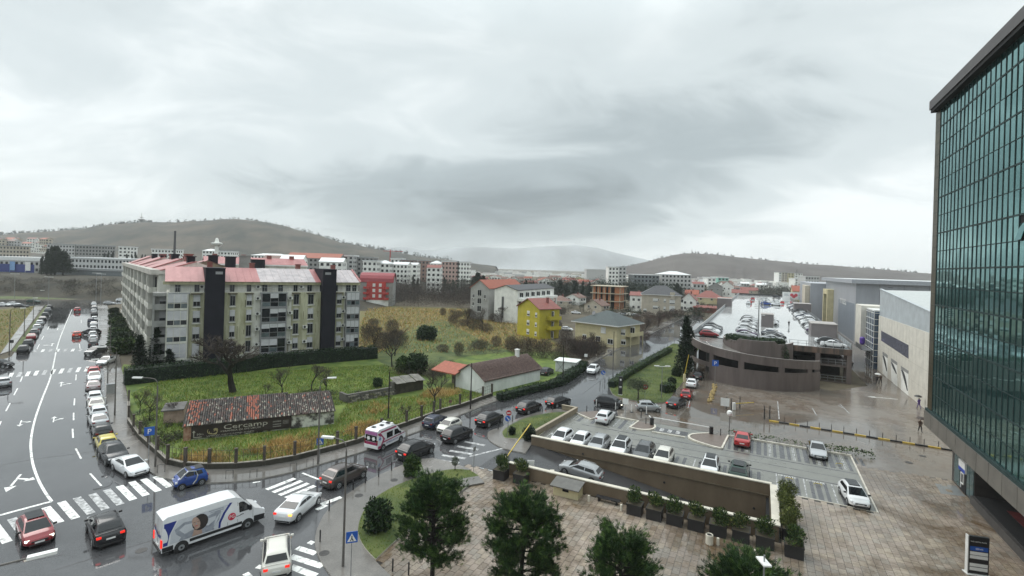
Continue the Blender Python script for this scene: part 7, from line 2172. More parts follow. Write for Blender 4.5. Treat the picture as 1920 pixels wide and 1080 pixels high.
for i, (u, v, sc) in enumerate(((1210, 628, 1.0), (1235, 612, 1.0), (1252, 606, .9), (1192, 645, .9), (1110, 660, .9), (1075, 660, .8), (876, 612, 1.2), (905, 620, 1.3), (845, 604, 1.1), (940, 606, 1.1))):
 t = thing('bare_tree', 'leafless tree among the reddish bushes by the second road' if u > 1000 else 'leafless tree among the brown bushes before the grey house', 'tree', at(u, v), i, 'leafless trees in the middle distance'); t.scale = (sc,) * 3; link('branches', midbare[i % 3], t)
CB = [(985, 545, 330, 12), (1000, 540, 340, 11), (1015, 545, 330, 10), (1050, 548, 330, 13), (1062, 548, 325, 11), (1078, 548, 330, 13), (1092, 548, 335, 12), (1105, 548, 330, 12), (1128, 545, 330, 9), (1178, 548, 340, 11), (1186, 548, 345, 10), (1233, 545, 350, 11), (1270, 548, 350, 13), (1276, 548, 355, 10), (833, 540, 330, 12), (850, 540, 330, 10),
  (775, 540, 330, 12), (783, 540, 330, 11), (895, 560, 310, 17), (905, 555, 320, 15), (888, 550, 330, 14), (1258, 530, 520, 14), (783, 510, 500, 9), (697, 505, 470, 7), (940, 520, 340, 11), (960, 520, 345, 11), (952, 522, 330, 9)]
for i, (u, v, Y, h) in enumerate(CB):
 p = far(u, v, Y); p.z = 0
 wide = h > 12
 tree_from('conifer' if wide else 'cypress', 'broad dark conifer in the tree belt beyond the houses' if wide else 'slim dark cypress in the tree belt beyond the houses', 'tree', p, i, ced_t if wide else cyp_t, ced_c if wide else cyp_c, (h / 9.2 * (1.0 if wide else 1.5), h / 9.2 * (1.0 if wide else 1.5), h / 9.2), 'conifers of the tree belt')
LC = [(78, 8, 1.2), (87, 11, 1.1), (96, 12, 1.3), (103, 13, 1.6), (118, 11, 1.9), (195, 10, 1.1), (202, 11, 1.0), (210, 11, 1.2), (237, 10, 1.1), (247, 10, 1.0), (254, 11, 1.1), (266, 10, .9), (271, 10, .9)]
for i, (u, h, k) in enumerate(LC):
 p = far(u, 505, 300 if u < 130 else 420); p.z = 7.5
 ce = 100 < u < 125
 tree_from('cedar' if ce else 'cypress', 'dark spreading cedar between the blue hall and the office block' if ce else 'dark cypress on the rise behind the main street', 'tree', p, i, ced_t if ce else cyp_t, ced_c if ce else cyp_c, (h / 9 * (1.2 if ce else 1.7) * k / 1.2, h / 9 * (1.2 if ce else 1.7) * k / 1.2, h / 9 * 1.35), 'dark evergreens on the rise')
def wood(name, label, spots, mats, w, n=70, size=.9, asp=.3):
 Ps = []
 for x, y, z, r, h in spots:
  P, _ = blob_points(n, (x, y, z + h * .5), (r, r, h * .55), .3); Ps.append(P)
 P = np.concatenate(Ps)
 link(name, np_mesh(name, cards(P, size, asp, np.tile([0, 0, .7], (len(P), 1)), 1.8), 4, mats, rng.choice(3, len(P), p=w)), None, kind='stuff', label=label, cat='woods')
def scatter_px(u0, u1, Y0, Y1, n, r, h, z=0):
 out = []
 for _ in range(n):
  Y = random.uniform(Y0, Y1); p = far(random.uniform(u0, u1), 500, Y)
  out.append((p.x, p.y, z, r * random.uniform(.6, 1.3), h * random.uniform(.6, 1.25)))
 return out
wood('bare_woods', 'brown leafless wood behind the dry field', scatter_px(735, 900, 235, 320, 150, 4.5, 7) + scatter_px(690, 760, 255, 330, 40, 4, 5) + scatter_px(688, 885, 290, 330, 130, 4.2, 12) + scatter_px(1035, 1110, 290, 330, 30, 3, 4), M_TWIG, [.55, .4, .05], 230, .85, .12)
wood('evergreen_woods', 'dark evergreen wood between the houses and the far town', scatter_px(860, 1290, 330, 400, 230, 5, 11) + scatter_px(830, 900, 300, 340, 30, 4, 9) + scatter_px(1030, 1260, 335, 390, 130, 5, 13), M_CONI, [.5, .3, .2], 190, .8, .4)
wood('far_woods', 'greyish tree masses among the far town houses', scatter_px(700, 1300, 420, 620, 260, 7, 6) + scatter_px(1430, 1520, 420, 520, 60, 8, 11) + scatter_px(1300, 1480, 430, 700, 120, 8, 6) + scatter_px(560, 800, 420, 600, 70, 6, 6), [M_TWIG[0], M_CONI[0], M_OLIV[1]], [.4, .4, .2], 100, 1.1, .4)
wood('garden_bushes', 'garden greenery between the houses and the garage', scatter_px(1000, 1290, 215, 300, 110, 2.6, 2.6) + scatter_px(1290, 1350, 200, 300, 40, 2.6, 3), [M_TWIG[1], M_LEAF[1], M_OLIV[1]], [.45, .35, .2], 170, .45, .4)
def scatter_at(reg, n, r, h):
 out = []
 for _ in range(n):
  u0, v0, u1, v1 = random.choice(reg)
  p = at(random.uniform(u0, u1), random.uniform(v0, v1)); out.append((p.x, p.y, 0, r * random.uniform(.5, 1.3), h * random.uniform(.5, 1.3)))
 return out
wood('field_scrub', 'tangled brown undergrowth spreading between the barn, the yellow house and the dry field', scatter_at([(955, 645, 1090, 676), (840, 590, 960, 622), (676, 600, 760, 672), (740, 690, 850, 716), (870, 650, 1000, 668), (1065, 648, 1130, 672)], 260, 1.7, 2.0), M_TWIG, [.45, .3, .25], 120, .38, .1)
wood('field_brambles', 'low dark brambles beside the ruin and the rubble wall', scatter_at([(300, 800, 345, 840), (640, 735, 740, 752), (560, 735, 640, 750), (255, 770, 300, 830)], 60, .8, .7), [M_TWIG[1], M_LEAF[1], M_TWIG[0]], [.4, .3, .3], 110, .2, .25)
b = MB()
rows = []
for k, (dy, z) in enumerate(((0, 0), (6, .6), (16, 5.0), (26, 7.4), (60, 7.5), (700, 9))):
 rows.append([(x, 222 + dy + (math.sin(x * .05) * 2 if k in (2, 3) else 0) + (x + 180) * -.12, z - .05 if x < -95 or k == 0 else (z - .05) * max(0, (-60 - x) / 35)) for x in np.linspace(-700, -60, 60)])
b.grid(rows); b.build('embankment', pm('embankment_earth', (.032, .030, .02), .95, .4, .12, space='World', col2=(.06, .052, .034)), kind='structure', smooth=True)
wood('embankment_scrub', 'dark scrub covering the embankment beyond the cross street', [(x, 226 + t * 24 + (x + 180) * -.12, t * 6.6, 2.2, 2.6) for x, t in zip(rng.uniform(-420, -95, 420), rng.uniform(.1, 1, 420))], M_TWIG[:2] + [M_OLIV[1]], [.4, .35, .25], 110, .7, .16)
def in_poly_np(P, poly):
 x, y = P[:, 0], P[:, 1]; c = np.zeros(len(P), bool); n = len(poly)
 for i in range(n):
  x0, y0, x1, y1 = poly[i][0], poly[i][1], poly[(i + 1) % n][0], poly[(i + 1) % n][1]
  if y0 != y1:
   c ^= ((y0 > y) != (y1 > y)) & (x < (x1 - x0) * (y - y0) / (y1 - y0) + x0)
 return c
def blades(name, label, polys, dens, h, wd, mats, w, z=.12, lean=.5, holes=(), clump=None):
 Ps = []
 for poly in polys:
  xs_ = [p[0] for p in poly]; ys_ = [p[1] for p in poly]
  n = int((max(xs_) - min(xs_)) * (max(ys_) - min(ys_)) * dens)
  P = np.stack([rng.uniform(min(xs_), max(xs_), n), rng.uniform(min(ys_), max(ys_), n)], 1)
  P = P[in_poly_np(P, poly)]
  for hp in holes:
   P = P[~in_poly_np(P, hp)]
  if clump:
   f = np.sin(P[:, 0] * clump) * np.sin(P[:, 1] * clump * 1.3 + 1) + np.sin(P[:, 0] * clump * .37 + P[:, 1] * clump * .5)
   P = P[f + rng.normal(0, .5, len(P)) > -.1]
  Ps.append(P)
 P = np.concatenate(Ps); n = len(P)
 hh = h * rng.uniform(.5, 1.4, n); a = rng.uniform(0, 6.283, n); la = rng.uniform(0, 6.283, n)
 base = np.column_stack([P, np.full(n, z - .01)])
 s = np.column_stack([np.cos(a), np.sin(a), np.zeros(n)]) * wd * rng.uniform(.6, 1.4, n)[:, None] * .5
 tip = base + np.column_stack([np.cos(la) * lean * hh, np.sin(la) * lean * hh, hh])
 V3 = np.stack([base - s, base + s, tip], 1).reshape(-1, 3)
 link(name, np_mesh(name, V3, 3, mats, rng.choice(len(w), n, p=w)), None, kind='stuff', label=label, cat='grass')
def gm(name, c):
 return pm(name, c, .7, .3, .5, spec=.2, space='World')
GG = [gm('blade_green', (.10, .18, .024)), gm('blade_olive', (.19, .22, .033)), gm('blade_straw', (.34, .28, .11))]
GD = [gm('blade_ochre', (.41, .27, .10)), gm('blade_orange', (.35, .195, .07)), gm('blade_pale', (.55, .41, .18))]
rl = lambda x, y: r0 + Vector((math.cos(rrot), math.sin(rrot), 0)) * x + Vector((-math.sin(rrot), math.cos(rrot), 0)) * y
ruinhole = [rl(-.2, -.2), rl(RW + .2, -.2), rl(RW + .2, 8), rl(-.2, 8)]
blades('grass', 'green rough grass of the overgrown field', [pxs([(245, 740), (320, 705), (440, 702), (720, 685), (760, 700), (735, 745), (620, 765), (560, 800), (345, 830), (300, 845)])], 28, .30, .07, GG, [.54, .34, .12], holes=(ruinhole,))
blades('grass', 'yellowish rough grass along the fence', [pxs([(340, 832), (625, 800), (650, 760), (850, 735), (905, 738), (900, 748), (820, 772), (660, 830), (560, 860), (440, 875), (345, 872), (318, 862)])], 34, .34, .07, GG, [.34, .42, .24], holes=(ruinhole,))
blades('dry_grass', 'tall orange dry grass behind the fence', [pxs([(322, 868), (352, 856), (420, 848), (480, 838), (560, 820), (612, 806), (600, 838), (560, 860), (500, 872), (440, 876), (345, 874)]), pxs([(660, 775), (700, 760), (735, 765), (700, 785)]), pxs([(775, 748), (800, 735), (850, 728), (870, 738), (820, 752), (790, 765)]),
                pxs([(606, 835), (660, 800), (720, 790), (700, 812), (620, 845)])], 60, .66, .07, GD, [.45, .35, .2], lean=.75, clump=1.1)
blades('grass', 'short grass of the oval and island lawns', [[(p.x, p.y) for p in oval], pxs([(946, 820), (957, 800), (1030, 777), (1062, 776), (1000, 824)]), [(p.x, p.y) for p in glawn]], 30, .12, .05, [GG[0], GG[1], GG[2]], [.45, .45, .1], z=.16)
blades('dry_grass', 'pale dry grass of the far field', [pxs([(676, 668), (662, 640), (690, 576), (860, 580), (965, 605), (1050, 650), (900, 660)])], 2.2, .6, .22, GD + [GG[1]], [.38, .14, .22, .26], z=0.0, lean=.8)
blades('dry_grass', 'dry verge grass left of the main street', [pxs([(-60, 655), (-60, 590), (64, 576), (0, 660)])], 3, .35, .15, [GG[0], GG[1], GD[0]], [.4, .3, .3], z=.1)
M_PLB = pm('dark_planter', (.022, .021, .022), .5, .15, 1)
plm = MB(); plm.box(-.62, .62, -.55, .55, 0, .95); plm.box(-.66, .66, -.59, -.545, .86, .97); plm.box(-.66, .66, .545, .59, .86, .97); plm.box(-.66, -.615, -.545, .545, .86, .97); plm.box(.615, .66, -.545, .545, .86, .97)
plmesh = plm.mesh('box', M_PLB); soilm = (lambda b: (b.box(-.6, .6, -.53, .53, .951, .955), b.mesh('soil', M_SOIL))[1])(MB())
pshr = [crown_mesh('foliage', [((rng.normal(0, .25), rng.normal(0, .25), z), (.55, .55, .35)) for z in (1.15, 1.35, 1.6, 1.8)], 260, .2, mm, .35, .6, (4, 4, 3), .8) for mm in (M_LEAF, [M_LEAF[1], M_LEAF[0], M_BAMB[2]])]
tall = crown_mesh('foliage', [((rng.normal(0, .28), rng.normal(0, .28), z), (.75, .75, .5)) for z in (1.2, 1.6, 2.0, 2.4, 2.7)], 420, .22, M_BAMB, .3, .5, (4, 4, 3), .9)
def planter(lb, loc, rz, fol, sc=1, g='planters on the plaza'):
 t = thing('planter', lb, 'planter', loc, rz, g)
 link('box', plmesh, t); link('soil', soilm, t); f = link('foliage', fol, t); f.scale = (sc,) * 3 if sc != 1 else (1, 1, 1); f.rotation_euler.z = random.random() * 6
 return t
for i in range(7):
 x = -9.15 + i * 1.66
 planter(f'black box planter in the row along the front wall, {ORD[i]} from the left', lp(x, 42.9), LROT, pshr[i % 2])
planter('black box planter with tall yellow green shrub at the right wall end, nearest', lp(2.75, 42.6), LROT, pshr[0], 1.05)
for i, (x, y) in enumerate(((2.6, 45.2), (2.6, 47.6), (2.6, 50.0))):
 planter(f'black box planter with tall yellow green shrub beside the end wall, {("nearest", "middle", "farthest")[i]} of three', lp(x, y), LROT + R(90), tall, (.8, .82, .9)[i])
planter('black planter with olive bush at the ramp entry corner', lp(-22.4, 43.1), LROT, pshr[0], 1.1)
planter('black planter with olive bush just right of the ramp entry corner', lp(-20.3, 43.3), LROT, pshr[1], 1.05)
# ================================================================ street furniture and people
fen = thing('fence', 'curving street fence of concrete posts and wire panels on a low wall', 'fence', fence_line[0])
fo = fence_line[0]
b = MB(); kerb_strip(b, [p - fo for p in fence_line], .26, .1, .62); b.build('low_wall', pm('mossy_low_wall', (.045, .042, .032), .85, .35, 1.2, space='World'), fen)
b = MB(); kerb_strip(b, [p - fo for p in fence_line], .30, .621, .68); b.build('coping', pm('coping_grey', (.22, .20, .17), .7, .3, 1.5, space='World'), fen)
fposts = [(241, 760), (241, 792), (250, 810), (262, 825), (278, 841), (295, 855), (314, 873), (347, 879), (392, 881), (442, 880), (495, 875), (552, 865), (632, 844), (667, 834), (715, 817), (762, 800), (790, 790), (813, 781), (825, 776), (862, 766), (882, 759), (905, 750), (922, 744)]
pme = (lambda b: (b.box(-.13, .13, -.12, .12, .1, 2.05), b.box(-.15, .15, -.14, .14, 2.05, 2.12), b.mesh('post', pm('dark_concrete_post', (.075, .062, .05), .85, .35, 2, space='World')))[2])(MB())
fp = pxs(fposts)
for i, p in enumerate(fp):
 d = fp[min(i + 1, len(fp) - 1)] - fp[max(i - 1, 0)]
 link('post', pme, fen, p - fo, math.atan2(d.y, d.x))
for p, q in zip(fp[:-1], fp[1:]):
 p, q = p - fo, q - fo; b = MB(); n = max(2, int((q - p).length / .55))
 for z in (1.35, 1.9):
  b.bar(p + Vector((0, 0, z)), q + Vector((0, 0, z)), .022)
 for k in range(1, n):
  c = p.lerp(q, k / n); b.bar(c + Vector((0, 0, .68)), c + Vector((0, 0, 1.9)), .03 if k % 2 else .018)
 b.build('wire_panel', pm('rusty_wire', (.07, .055, .045), .7), fen)
def pole(name, lb, cat, loc, h, r=.06, mat=M_STEEL, group=None, rz=0):
 t = thing(name, lb, cat, loc, rz, group)
 b = MB(); b.tube([(0, 0, 0), (0, 0, h)], [r, r * .7], 7); b.build('pole', mat, t)
 return t
M_LPOLE = pm('lamp_pole_grey', (.12, .11, .10), .5, .15)
def lamp(lb, base, h, toward, reach=1.7, z0=.1):
 """swan-necked street lamp; toward: heading of the arm"""
 t = thing('street_lamp', lb, 'street lamp', (base.x, base.y, z0), toward, 'street lamps')
 b = MB(); b.tube([(0, 0, 0), (0, 0, 1.2), (0, 0, h - .8)], [.10, .085, .06], 8); b.build('pole', M_LPOLE, t)
 b = MB(); b.tube([(0, 0, h - .8), (.06, 0, h - .35), (.3, 0, h - .08), (.75, 0, h), (reach, 0, h + .02)], .04, 6); b.build('arm', M_LPOLE, t)
 b = MB(); b.box(reach - .05, reach + .85, -.13, .13, h - .03, h + .09, 0); b.box(reach, reach + .8, -.1, .1, h - .05, h - .031, 1); b.build('lamp_head', [M_WHITE, M_LAMPG], t)
lamp('street lamp on the corner pavement, its arm over the grey brown crossover', at(643, 1064), 8.7, R(170), 1.0)
lamp('street lamp at the fence corner behind the blue parking sign', at(291, 877), 8.8, R(185), 1.5)
q = at(140, 1022, 8.8)
lamp('street lamp reaching in from the lower left edge over the junction', Vector((q.x - 3.0, q.y - 2.3, 0)), 8.7, math.atan2(2.3, 3.0), 2.4, 0)
lamp('street lamp beside the square crossing sign and fence', at(596, 872), 8.8, R(20), .7)
for i, (u, v, h) in enumerate(((17, 668, 9.5), (45, 632, 9.5), (62, 605, 9.5))):
 lamp(f'thin street lamp on the left verge, {("nearest", "middle", "farthest")[i]} of three', at(u, v), h, SROT, 1.4)
for i, (u, v, h) in enumerate(((206, 668, 7.5), (215, 780, 9), (201, 738, 5.2))):
 lamp(('street lamp on the right pavement by the angled crossover', 'tall street lamp on the right pavement beside the long kerb row', 'short street lamp behind the grey cabinet')[i], at(u, v), h, SROT + R(180), 1.1)
for u, v, h, lb in ((728, 786, 6.4, 'dark wooden utility pole in the field behind the ambulance'), (882, 768, 6.8, 'slender utility pole in front of the white barn gable'), (1055, 722, 7.2, 'slender utility pole in the hedge before the white shed'), (1150, 668, 6, 'dark pole beside the cream villa corner'), (1236, 606, 7, 'dark wooden pole among the reddish bushes')):
 pole('utility_pole', lb, 'pole', at(u, v), h, .10, M_BARKD)
t = pole('street_lamp', 'two armed lamp post standing on the lawn by the garage', 'street lamp', at(1240, 748), 5.4, .07)
b = MB(); b.box(-1.1, 1.1, -.05, .05, 5.3, 5.37); b.box(-1.3, -.5, -.14, .14, 5.37, 5.47); b.box(.5, 1.3, -.14, .14, 5.37, 5.47); b.build('lamp_head', M_WHITE, t)
t = pole('globe_lamp', 'black post with white globe lamp beside the red saloon', 'lamp', lp(lx(1367, 813, 69.9), 69.9), 2.5, .05, M_DARK)
b = MB(); b.lathe([(.05, 2.45), (.25, 2.55), (.36, 2.8), (.30, 3.08), (.1, 3.2)], 14); b.build('globe', M_LAMPG, t)
q = at(1433, 1052, 6.6)
t = pole('street_lamp', 'flat white lantern head on a pole over the lowest pine', 'street lamp', (q.x, q.y, 0), 6.9, .06); b = MB(); b.box(-.2, .2, -.35, .45, 6.5, 6.58); b.build('lamp_head', M_WHITE, t)
for i, (u, Y, h) in enumerate(((181, 218, 12.5), (190, 222, 12), (28, 221, 11), (92, 221, 10))):
 p = far(u, 520, Y); t = pole('street_lamp', 'twin headed road lamp in front of the embankment', 'street lamp', (p.x, p.y, .1), h, .1, M_STEEL, 'road lamps along the cross street')
 b = MB(); b.box(-2, 2, -.1, .1, h - .05, h + .1); b.build('lamp_head', M_WHITE, t)
M_SBLUE = pm('sign_blue_face', (.02, .10, .42), .35, .08); M_SRED = pm('sign_red_face', (.48, .02, .03), .35, .08)
def sign(lb, u, v, h, kind, sz=.32, txt=None, mat=None, turn=None):
 p = at(u, v); rz = math.atan2(p.y, p.x) - R(90) if turn is None else turn
 t = pole('road_sign', lb, 'sign', (p.x, p.y, .08), h, .032, M_STEEL, None, rz)
 b = MB()
 if kind == 'sq':
  b.box(-sz, sz, -.05, -.02, h - sz * 2, h)
 else:
  b.lathe([(sz, 0), (sz, .03)], 18, 0, Matrix.Translation((0, -.02, h - sz)) @ Matrix.Rotation(R(90), 4, 'X'))
 f = b.build('sign_plate', mat or M_SBLUE, t)
 if txt == 'bar':
  b = MB(); b.box(-sz * .7, sz * .7, -.06, -.051, h - sz * 1.2, h - sz * .8); b.build('white_bar', M_WHITE, f)
 elif txt == 'tri':
  b = MB(); b.poly([(-sz * .8, -.056, h - sz * 1.75), (sz * .8, -.056, h - sz * 1.75), (0, -.056, h - sz * .3)]); b.build('triangle', M_WHITE, f)
  b = MB(); b.tube([(0, -.062, h - sz * .7), (0, -.062, h - sz * 1.15), (-sz * .25, -.062, h - sz * 1.6)], sz * .09, 4); b.bar((0, -.062, h - sz * 1.15), (sz * .25, -.062, h - sz * 1.6), sz * .14); b.build('walking_figure', M_DARK, f)
 elif txt == 'arrow':
  b = MB(); b.bar((-sz * .4, -.06, h - sz * .5), (sz * .35, -.06, h - sz * 1.35), sz * .25); b.poly([(sz * .65, -.06, h - sz * 1.6), (sz * .6, -.06, h - sz * 1.0), (sz * .05, -.06, h - sz * 1.55)]); b.build('arrow', M_WHITE, f)
 elif txt:
  text_mesh('letter', txt, sz * 1.7, M_WHITE, f, Matrix.Translation((0, -.058, h - sz * 1.6)) @ WALLX, 'CENTER')
 return t
sign('blue square parking sign on the pavement by the fence corner', 278, 880, 4.1, 'sq', .42, 'P')
sign('blue square crossing sign near the frame foot, seen at an angle', 657, 1100, 3.5, 'sq', .36, 'tri')
sign('small square crossing sign fixed at the fence lamp', 599, 868, 2.5, 'sq', .34, 'tri')
sign('blue parking sign on a post before the garage wall', 1340, 726, 4.9, 'sq', .55, 'P')
sign('round blue sign at the kerb end of the second road', 1130, 731, 3.3, 'c', .38, 'arrow')
sign('round blue arrow sign by the small clipped shrub', 951, 822, 2.7, 'c', .34, 'arrow')
sign('round red no entry sign behind the blue arrow sign', 953, 812, 2.8, 'c', .33, 'bar', M_SRED)
sign('round red no entry sign on the garage lawn', 1209, 752, 2.6, 'c', .40, 'bar', M_SRED)
sign('blank white rectangular board on a post by the barrier', 1172, 784, 2.7, 'sq', .40, None, M_WHITE)
sign('white parking board on the bushes beside the second road', 1098, 690, 2.9, 'sq', .32, None, M_WHITE)
sign('grey steel sign seen edge on at the ramp entry paving', 888, 885, 2.5, 'sq', .22, None, M_STEEL, R(60))
sign('small blue sign on the left verge lamp', 21, 668, 3.2, 'sq', .3, None, M_DARK)
sign('tiny dark round sign on a post in the wire fence', 844, 771, 1.6, 'c', .25, None, M_TILEB)
t = thing('totem_sign', 'black totem sign with white emblem at the lawn corner', 'sign', at(1163, 742), R(-20)); b = MB(); b.box(-.32, .32, -.14, .14, .25, 3.2); b.build('panel', M_DARK, t); b = MB(); b.box(-.36, .36, -.18, .18, 0, .245); b.build('base', M_WHITE, t)
b = MB(); b.box(-.1, .14, -.15, -.141, 2.55, 2.85); b.box(-.2, .2, -.15, -.141, 1.5, 1.62); b.box(-.2, .2, -.15, -.141, 1.35, 1.42); b.build('emblem', M_WHITE, t)
t = thing('information_totem', 'black information board with blue header and white rows at the lower right', 'sign', at(1832, 1078), R(-14))
b = MB(); b.box(-.62, .62, -.1, .1, .12, 2.75); b.build('panel', M_DARK, t); b = MB(); b.box(-.68, -.622, -.14, .14, .1, 2.8); b.box(-.75, .7, -.3, .3, 0, .1); b.build('frame', M_FRAMEW, t)
b = MB(); b.box(-.52, .55, -.112, -.101, 1.75, 2.05, 1)
for z in (1.45, 1.18, .62, .34):
 b.box(-.52, .55, -.112, -.101, z, z + .23, 0)
b.build('rows', [M_WHITE, M_SBLUE], t); text_mesh('lettering', 'THE CAPITAL PLAZA', .105, M_WHITE, t, Matrix.Translation((-.5, -.106, 2.35)) @ WALLX); text_mesh('lettering', 'SERVIS', .16, M_WHITE, t, Matrix.Translation((-.2, -.116, 1.84)) @ WALLX)
t = thing('cabinet', 'grey kerbside utility cabinet on the right pavement', 'cabinet', at(208, 738), SROT); b = MB(); b.box(-.55, .55, -.4, .4, .1, 1.45); b.build('box', M_GREYW, t); b = MB(); b.box(-.6, .6, -.45, .45, 1.45, 1.52); b.build('lid', M_STEEL, t)
bm_ = (lambda b: (b.lathe([(.055, 0), (.055, .82), (.03, .88)], 8), b.mesh('post', M_DARK))[1])(MB())
wbm = (lambda b: (b.lathe([(.06, 0), (.06, 1.1), (.03, 1.14)], 8), b.lathe([(.3, 0), (.25, .08)], 8, 1), b.mesh('post', [M_WHITE, M_DARK]))[2])(MB())
BORD = ORD + ['fifteenth', 'sixteenth', 'seventeenth', 'eighteenth', 'nineteenth', 'twentieth', 'twenty-first']
def bollards(lst, lb, g, me=bm_, z=.1, ref=''):
 for i, (u, v) in enumerate(lst):
  o = link('bollard', me, None, at(u, v), 0, lb + (f', {BORD[i]} from the {ref}' if ref else ''), 'bollard', g); o.location.z = z
bollards([(617, 960), (600, 1018), (662, 921), (685, 908), (710, 896), (734, 884), (757, 875), (789, 866), (736, 1074), (766, 1081)], 'black bollard on the corner pavement', 'black bollards of the corner pavement', ref='zebra crossing')
bollards([(934, 806), (961, 792), (1017, 774), (1036, 770), (1060, 767)], 'black bollard along the grass island', 'black bollards of the grass island', ref='blue arrow sign')
bollards([(1100, 773), (1202, 785), (1211, 796), (1225, 798), (1351, 818)], 'black bollard at the paved lot edge', 'black bollards of the paved lot', ref='beige garden wall')
bollards([(1125 + 146 * (k / 21) ** .92, 724 - 84 * (k / 21) ** .96) for k in range(21)], 'slim black bollard before the bright hedge', 'black bollards along the second road', ref='kerb tip')
bollards([(1118, 763), (1154, 769), (1184, 773), (1212, 777)], 'white marker post beside the queue', 'white marker posts', wbm, .01, 'black totem')
hm2 = (lambda b: (b.tube([(-.3, 0, 0), (-.3, 0, .75), (.3, 0, .75), (.3, 0, 0)], .03, 6), b.mesh('hoop', M_DARK))[1])(MB())
for u, v in ((302, 888), (430, 899), (475, 897), (550, 885), (581, 877)):
 o = link('hoop_barrier', hm2, None, at(u, v), R(20), 'black hoop barrier on the pavement in front of the fence', 'barrier', 'hoop barriers of the fence pavement'); o.location.z = .12
sk = thing('striped_kerb', 'yellow and black striped kerb crossing the forecourt', 'kerb', lp(1.6, 79.6), LROT - R(3.2))
for k in range(16):
 b = MB(); b.box(k * 1.26, k * 1.26 + 1.22, -.13, .13, .006, .17); b.build('kerb_block', pm('kerb_yellow', (.50, .34, .05), .5, .25, 2) if k % 2 == 0 else M_DARK, sk)
thin = (lambda b: (b.lathe([(.04, 0), (.04, .85)], 6), b.mesh('post', M_DARK))[1])(MB())
for k in range(14):
 c = sk.matrix_basis @ Vector((1.9 + k * 1.4, .25, 0)); link('bollard', thin, None, c, 0, f'thin black bollard behind the striped kerb, {ORD[k]} from its left end', 'bollard', 'thin bollards along the striped kerb')
def barrier(lb, box, arm_to, zt, am, bm2=M_DARK, h=1.05):
 t = thing('barrier_gate', lb, 'barrier', box); b = MB(); b.box(-.2, .2, -.18, .18, 0, h); b.build('housing', bm2, t)
 d = arm_to - box; b = MB(); b.bar((0, 0, h - .12), (d.x, d.y, zt), .09); b.build('boom', am, t)
M_YBOOM = pm('boom_yellow', (.55, .40, .05), .4, .15)
barrier('long white barrier boom across the paved lot entrance', lp(-5.2, 68.7), lp(-12.6, 69.0), .95, M_WHITE); barrier('black gate housing at the left end of the white boom', lp(-12.7, 68.3), lp(-13.3, 69.6), .9, M_WHITE)
barrier('yellow barrier boom on white housing at the garage exit lane', at(1376, 768), at(1413, 766), .95, M_YBOOM, M_WHITE); barrier('raised yellow boom at the ramp mouth', lp(WX0 + .4, WF + 1.6), lp(WX0 + .9, WF + 6.5), 3.3, M_YBOOM, M_CREAM); barrier('raised pale yellow boom at the garage entry', at(1283, 716), at(1290, 716), 5.2, M_YBOOM, M_CREAM, 1.5)
for u, v, h, m, lb in ((1362, 767, 1.9, M_DARK, 'tall black marker post left of the garage exit boom'), (1371, 770, 1.9, M_DARK, 'tall black marker post in front of the garage exit boom'), (1387, 766, 1.9, M_DARK, 'tall black marker post right of the garage exit boom'), (1433, 786, 2.0, M_DARK, 'tall black marker post, left of the pair at the striped kerb'), (1443, 786, 2.0, M_DARK, 'tall black marker post, right of the pair at the striped kerb')):
 pole('marker_post', lb, 'post', at(u, v), h, .09, m)
t = sign('white board with two dark cars and pink edge at the garage exit', 1359, 768, 1.7, 'sq', .62, None, M_WHITE)
dv = thing('rubble_divider', 'strip of yellowish stones dividing the garage lanes', 'divider', at(1340, 722)); dd = at(1332, 755) - at(1340, 722)
for k in range(34):
 q = MB(); c = dd * (k / 34) + Vector((random.uniform(-.45, .45), 0, 0)); s_ = random.uniform(.16, .3); q.lathe([(s_ * .7, 0), (s_, s_ * .6), (s_ * .5, s_ * 1.3)], 6, 0, Matrix.Translation(c + Vector((0, 0, .005)))); q.build('stone', pm('yellow_stone', (.30, .22, .09), .8, .5, 4, space='World'), dv)
k_ = thing('kiosk', 'small cream box with a grey lean roof against the low front wall', 'kiosk', lp(-16.6, 42.5), LROT); b = MB(); b.box(0, 2.4, 0, 1.35, .04, 1.0); b.build('wall', M_CREAM, k_); b = MB(); b.box(.9, 1.5, -.012, -.002, .55, .82); b.poly([(.5, -.01, .95), (1.2, -.01, .95), (1.35, -.01, .7)]); b.build('dark_hole', M_BLACK, k_)
b = MB(); b.box(-.2, 2.6, -.3, 1.5, 1.02, 1.1, 0, Matrix.Rotation(R(7), 4, 'X')); b.build('roof', pm('kiosk_roof', (.12, .115, .105), .5, .15), k_)
t = thing('bench', 'dark low bench slab between two cream light stubs', 'bench', lp(-12.8, 43.3), LROT); b = MB(); b.box(0, 2.2, 0, .5, .38, .46); b.build('seat', M_DARK, t)
for x in (.2, 1.8):
 b = MB(); b.box(x, x + .15, .05, .45, .04, .38); b.build('leg', M_DARK, t)
lst = (lambda b: (b.lathe([(.11, 0), (.11, .5), (.09, .54)], 10), b.mesh('stub', M_CAP))[1])(MB())
for x, y, lb in ((-13.3, 42.9, 'cream light stub left of the dark bench'), (-10.3, 42.7, 'cream light stub right of the dark bench'), (-2.4, 41.2, 'cream light stub beside the round stone bin'), (.2, 40.9, 'cream light stub behind the lowest pine')):
 link('light_stub', lst, None, lp(x, y, .04), 0, lb, 'light')
t = thing('litter_bin', 'round cream stone litter bin on the plaza', 'bin', lp(-3.0, 41.0, .04)); b = MB(); b.lathe([(.26, 0), (.28, .05), (.28, .72), (.24, .76), (.2, .70)], 16); b.build('body', M_CAP, t); b = MB(); b.lathe([(.19, .705), (.19, .71)], 14); b.build('opening', M_BLACK, t)
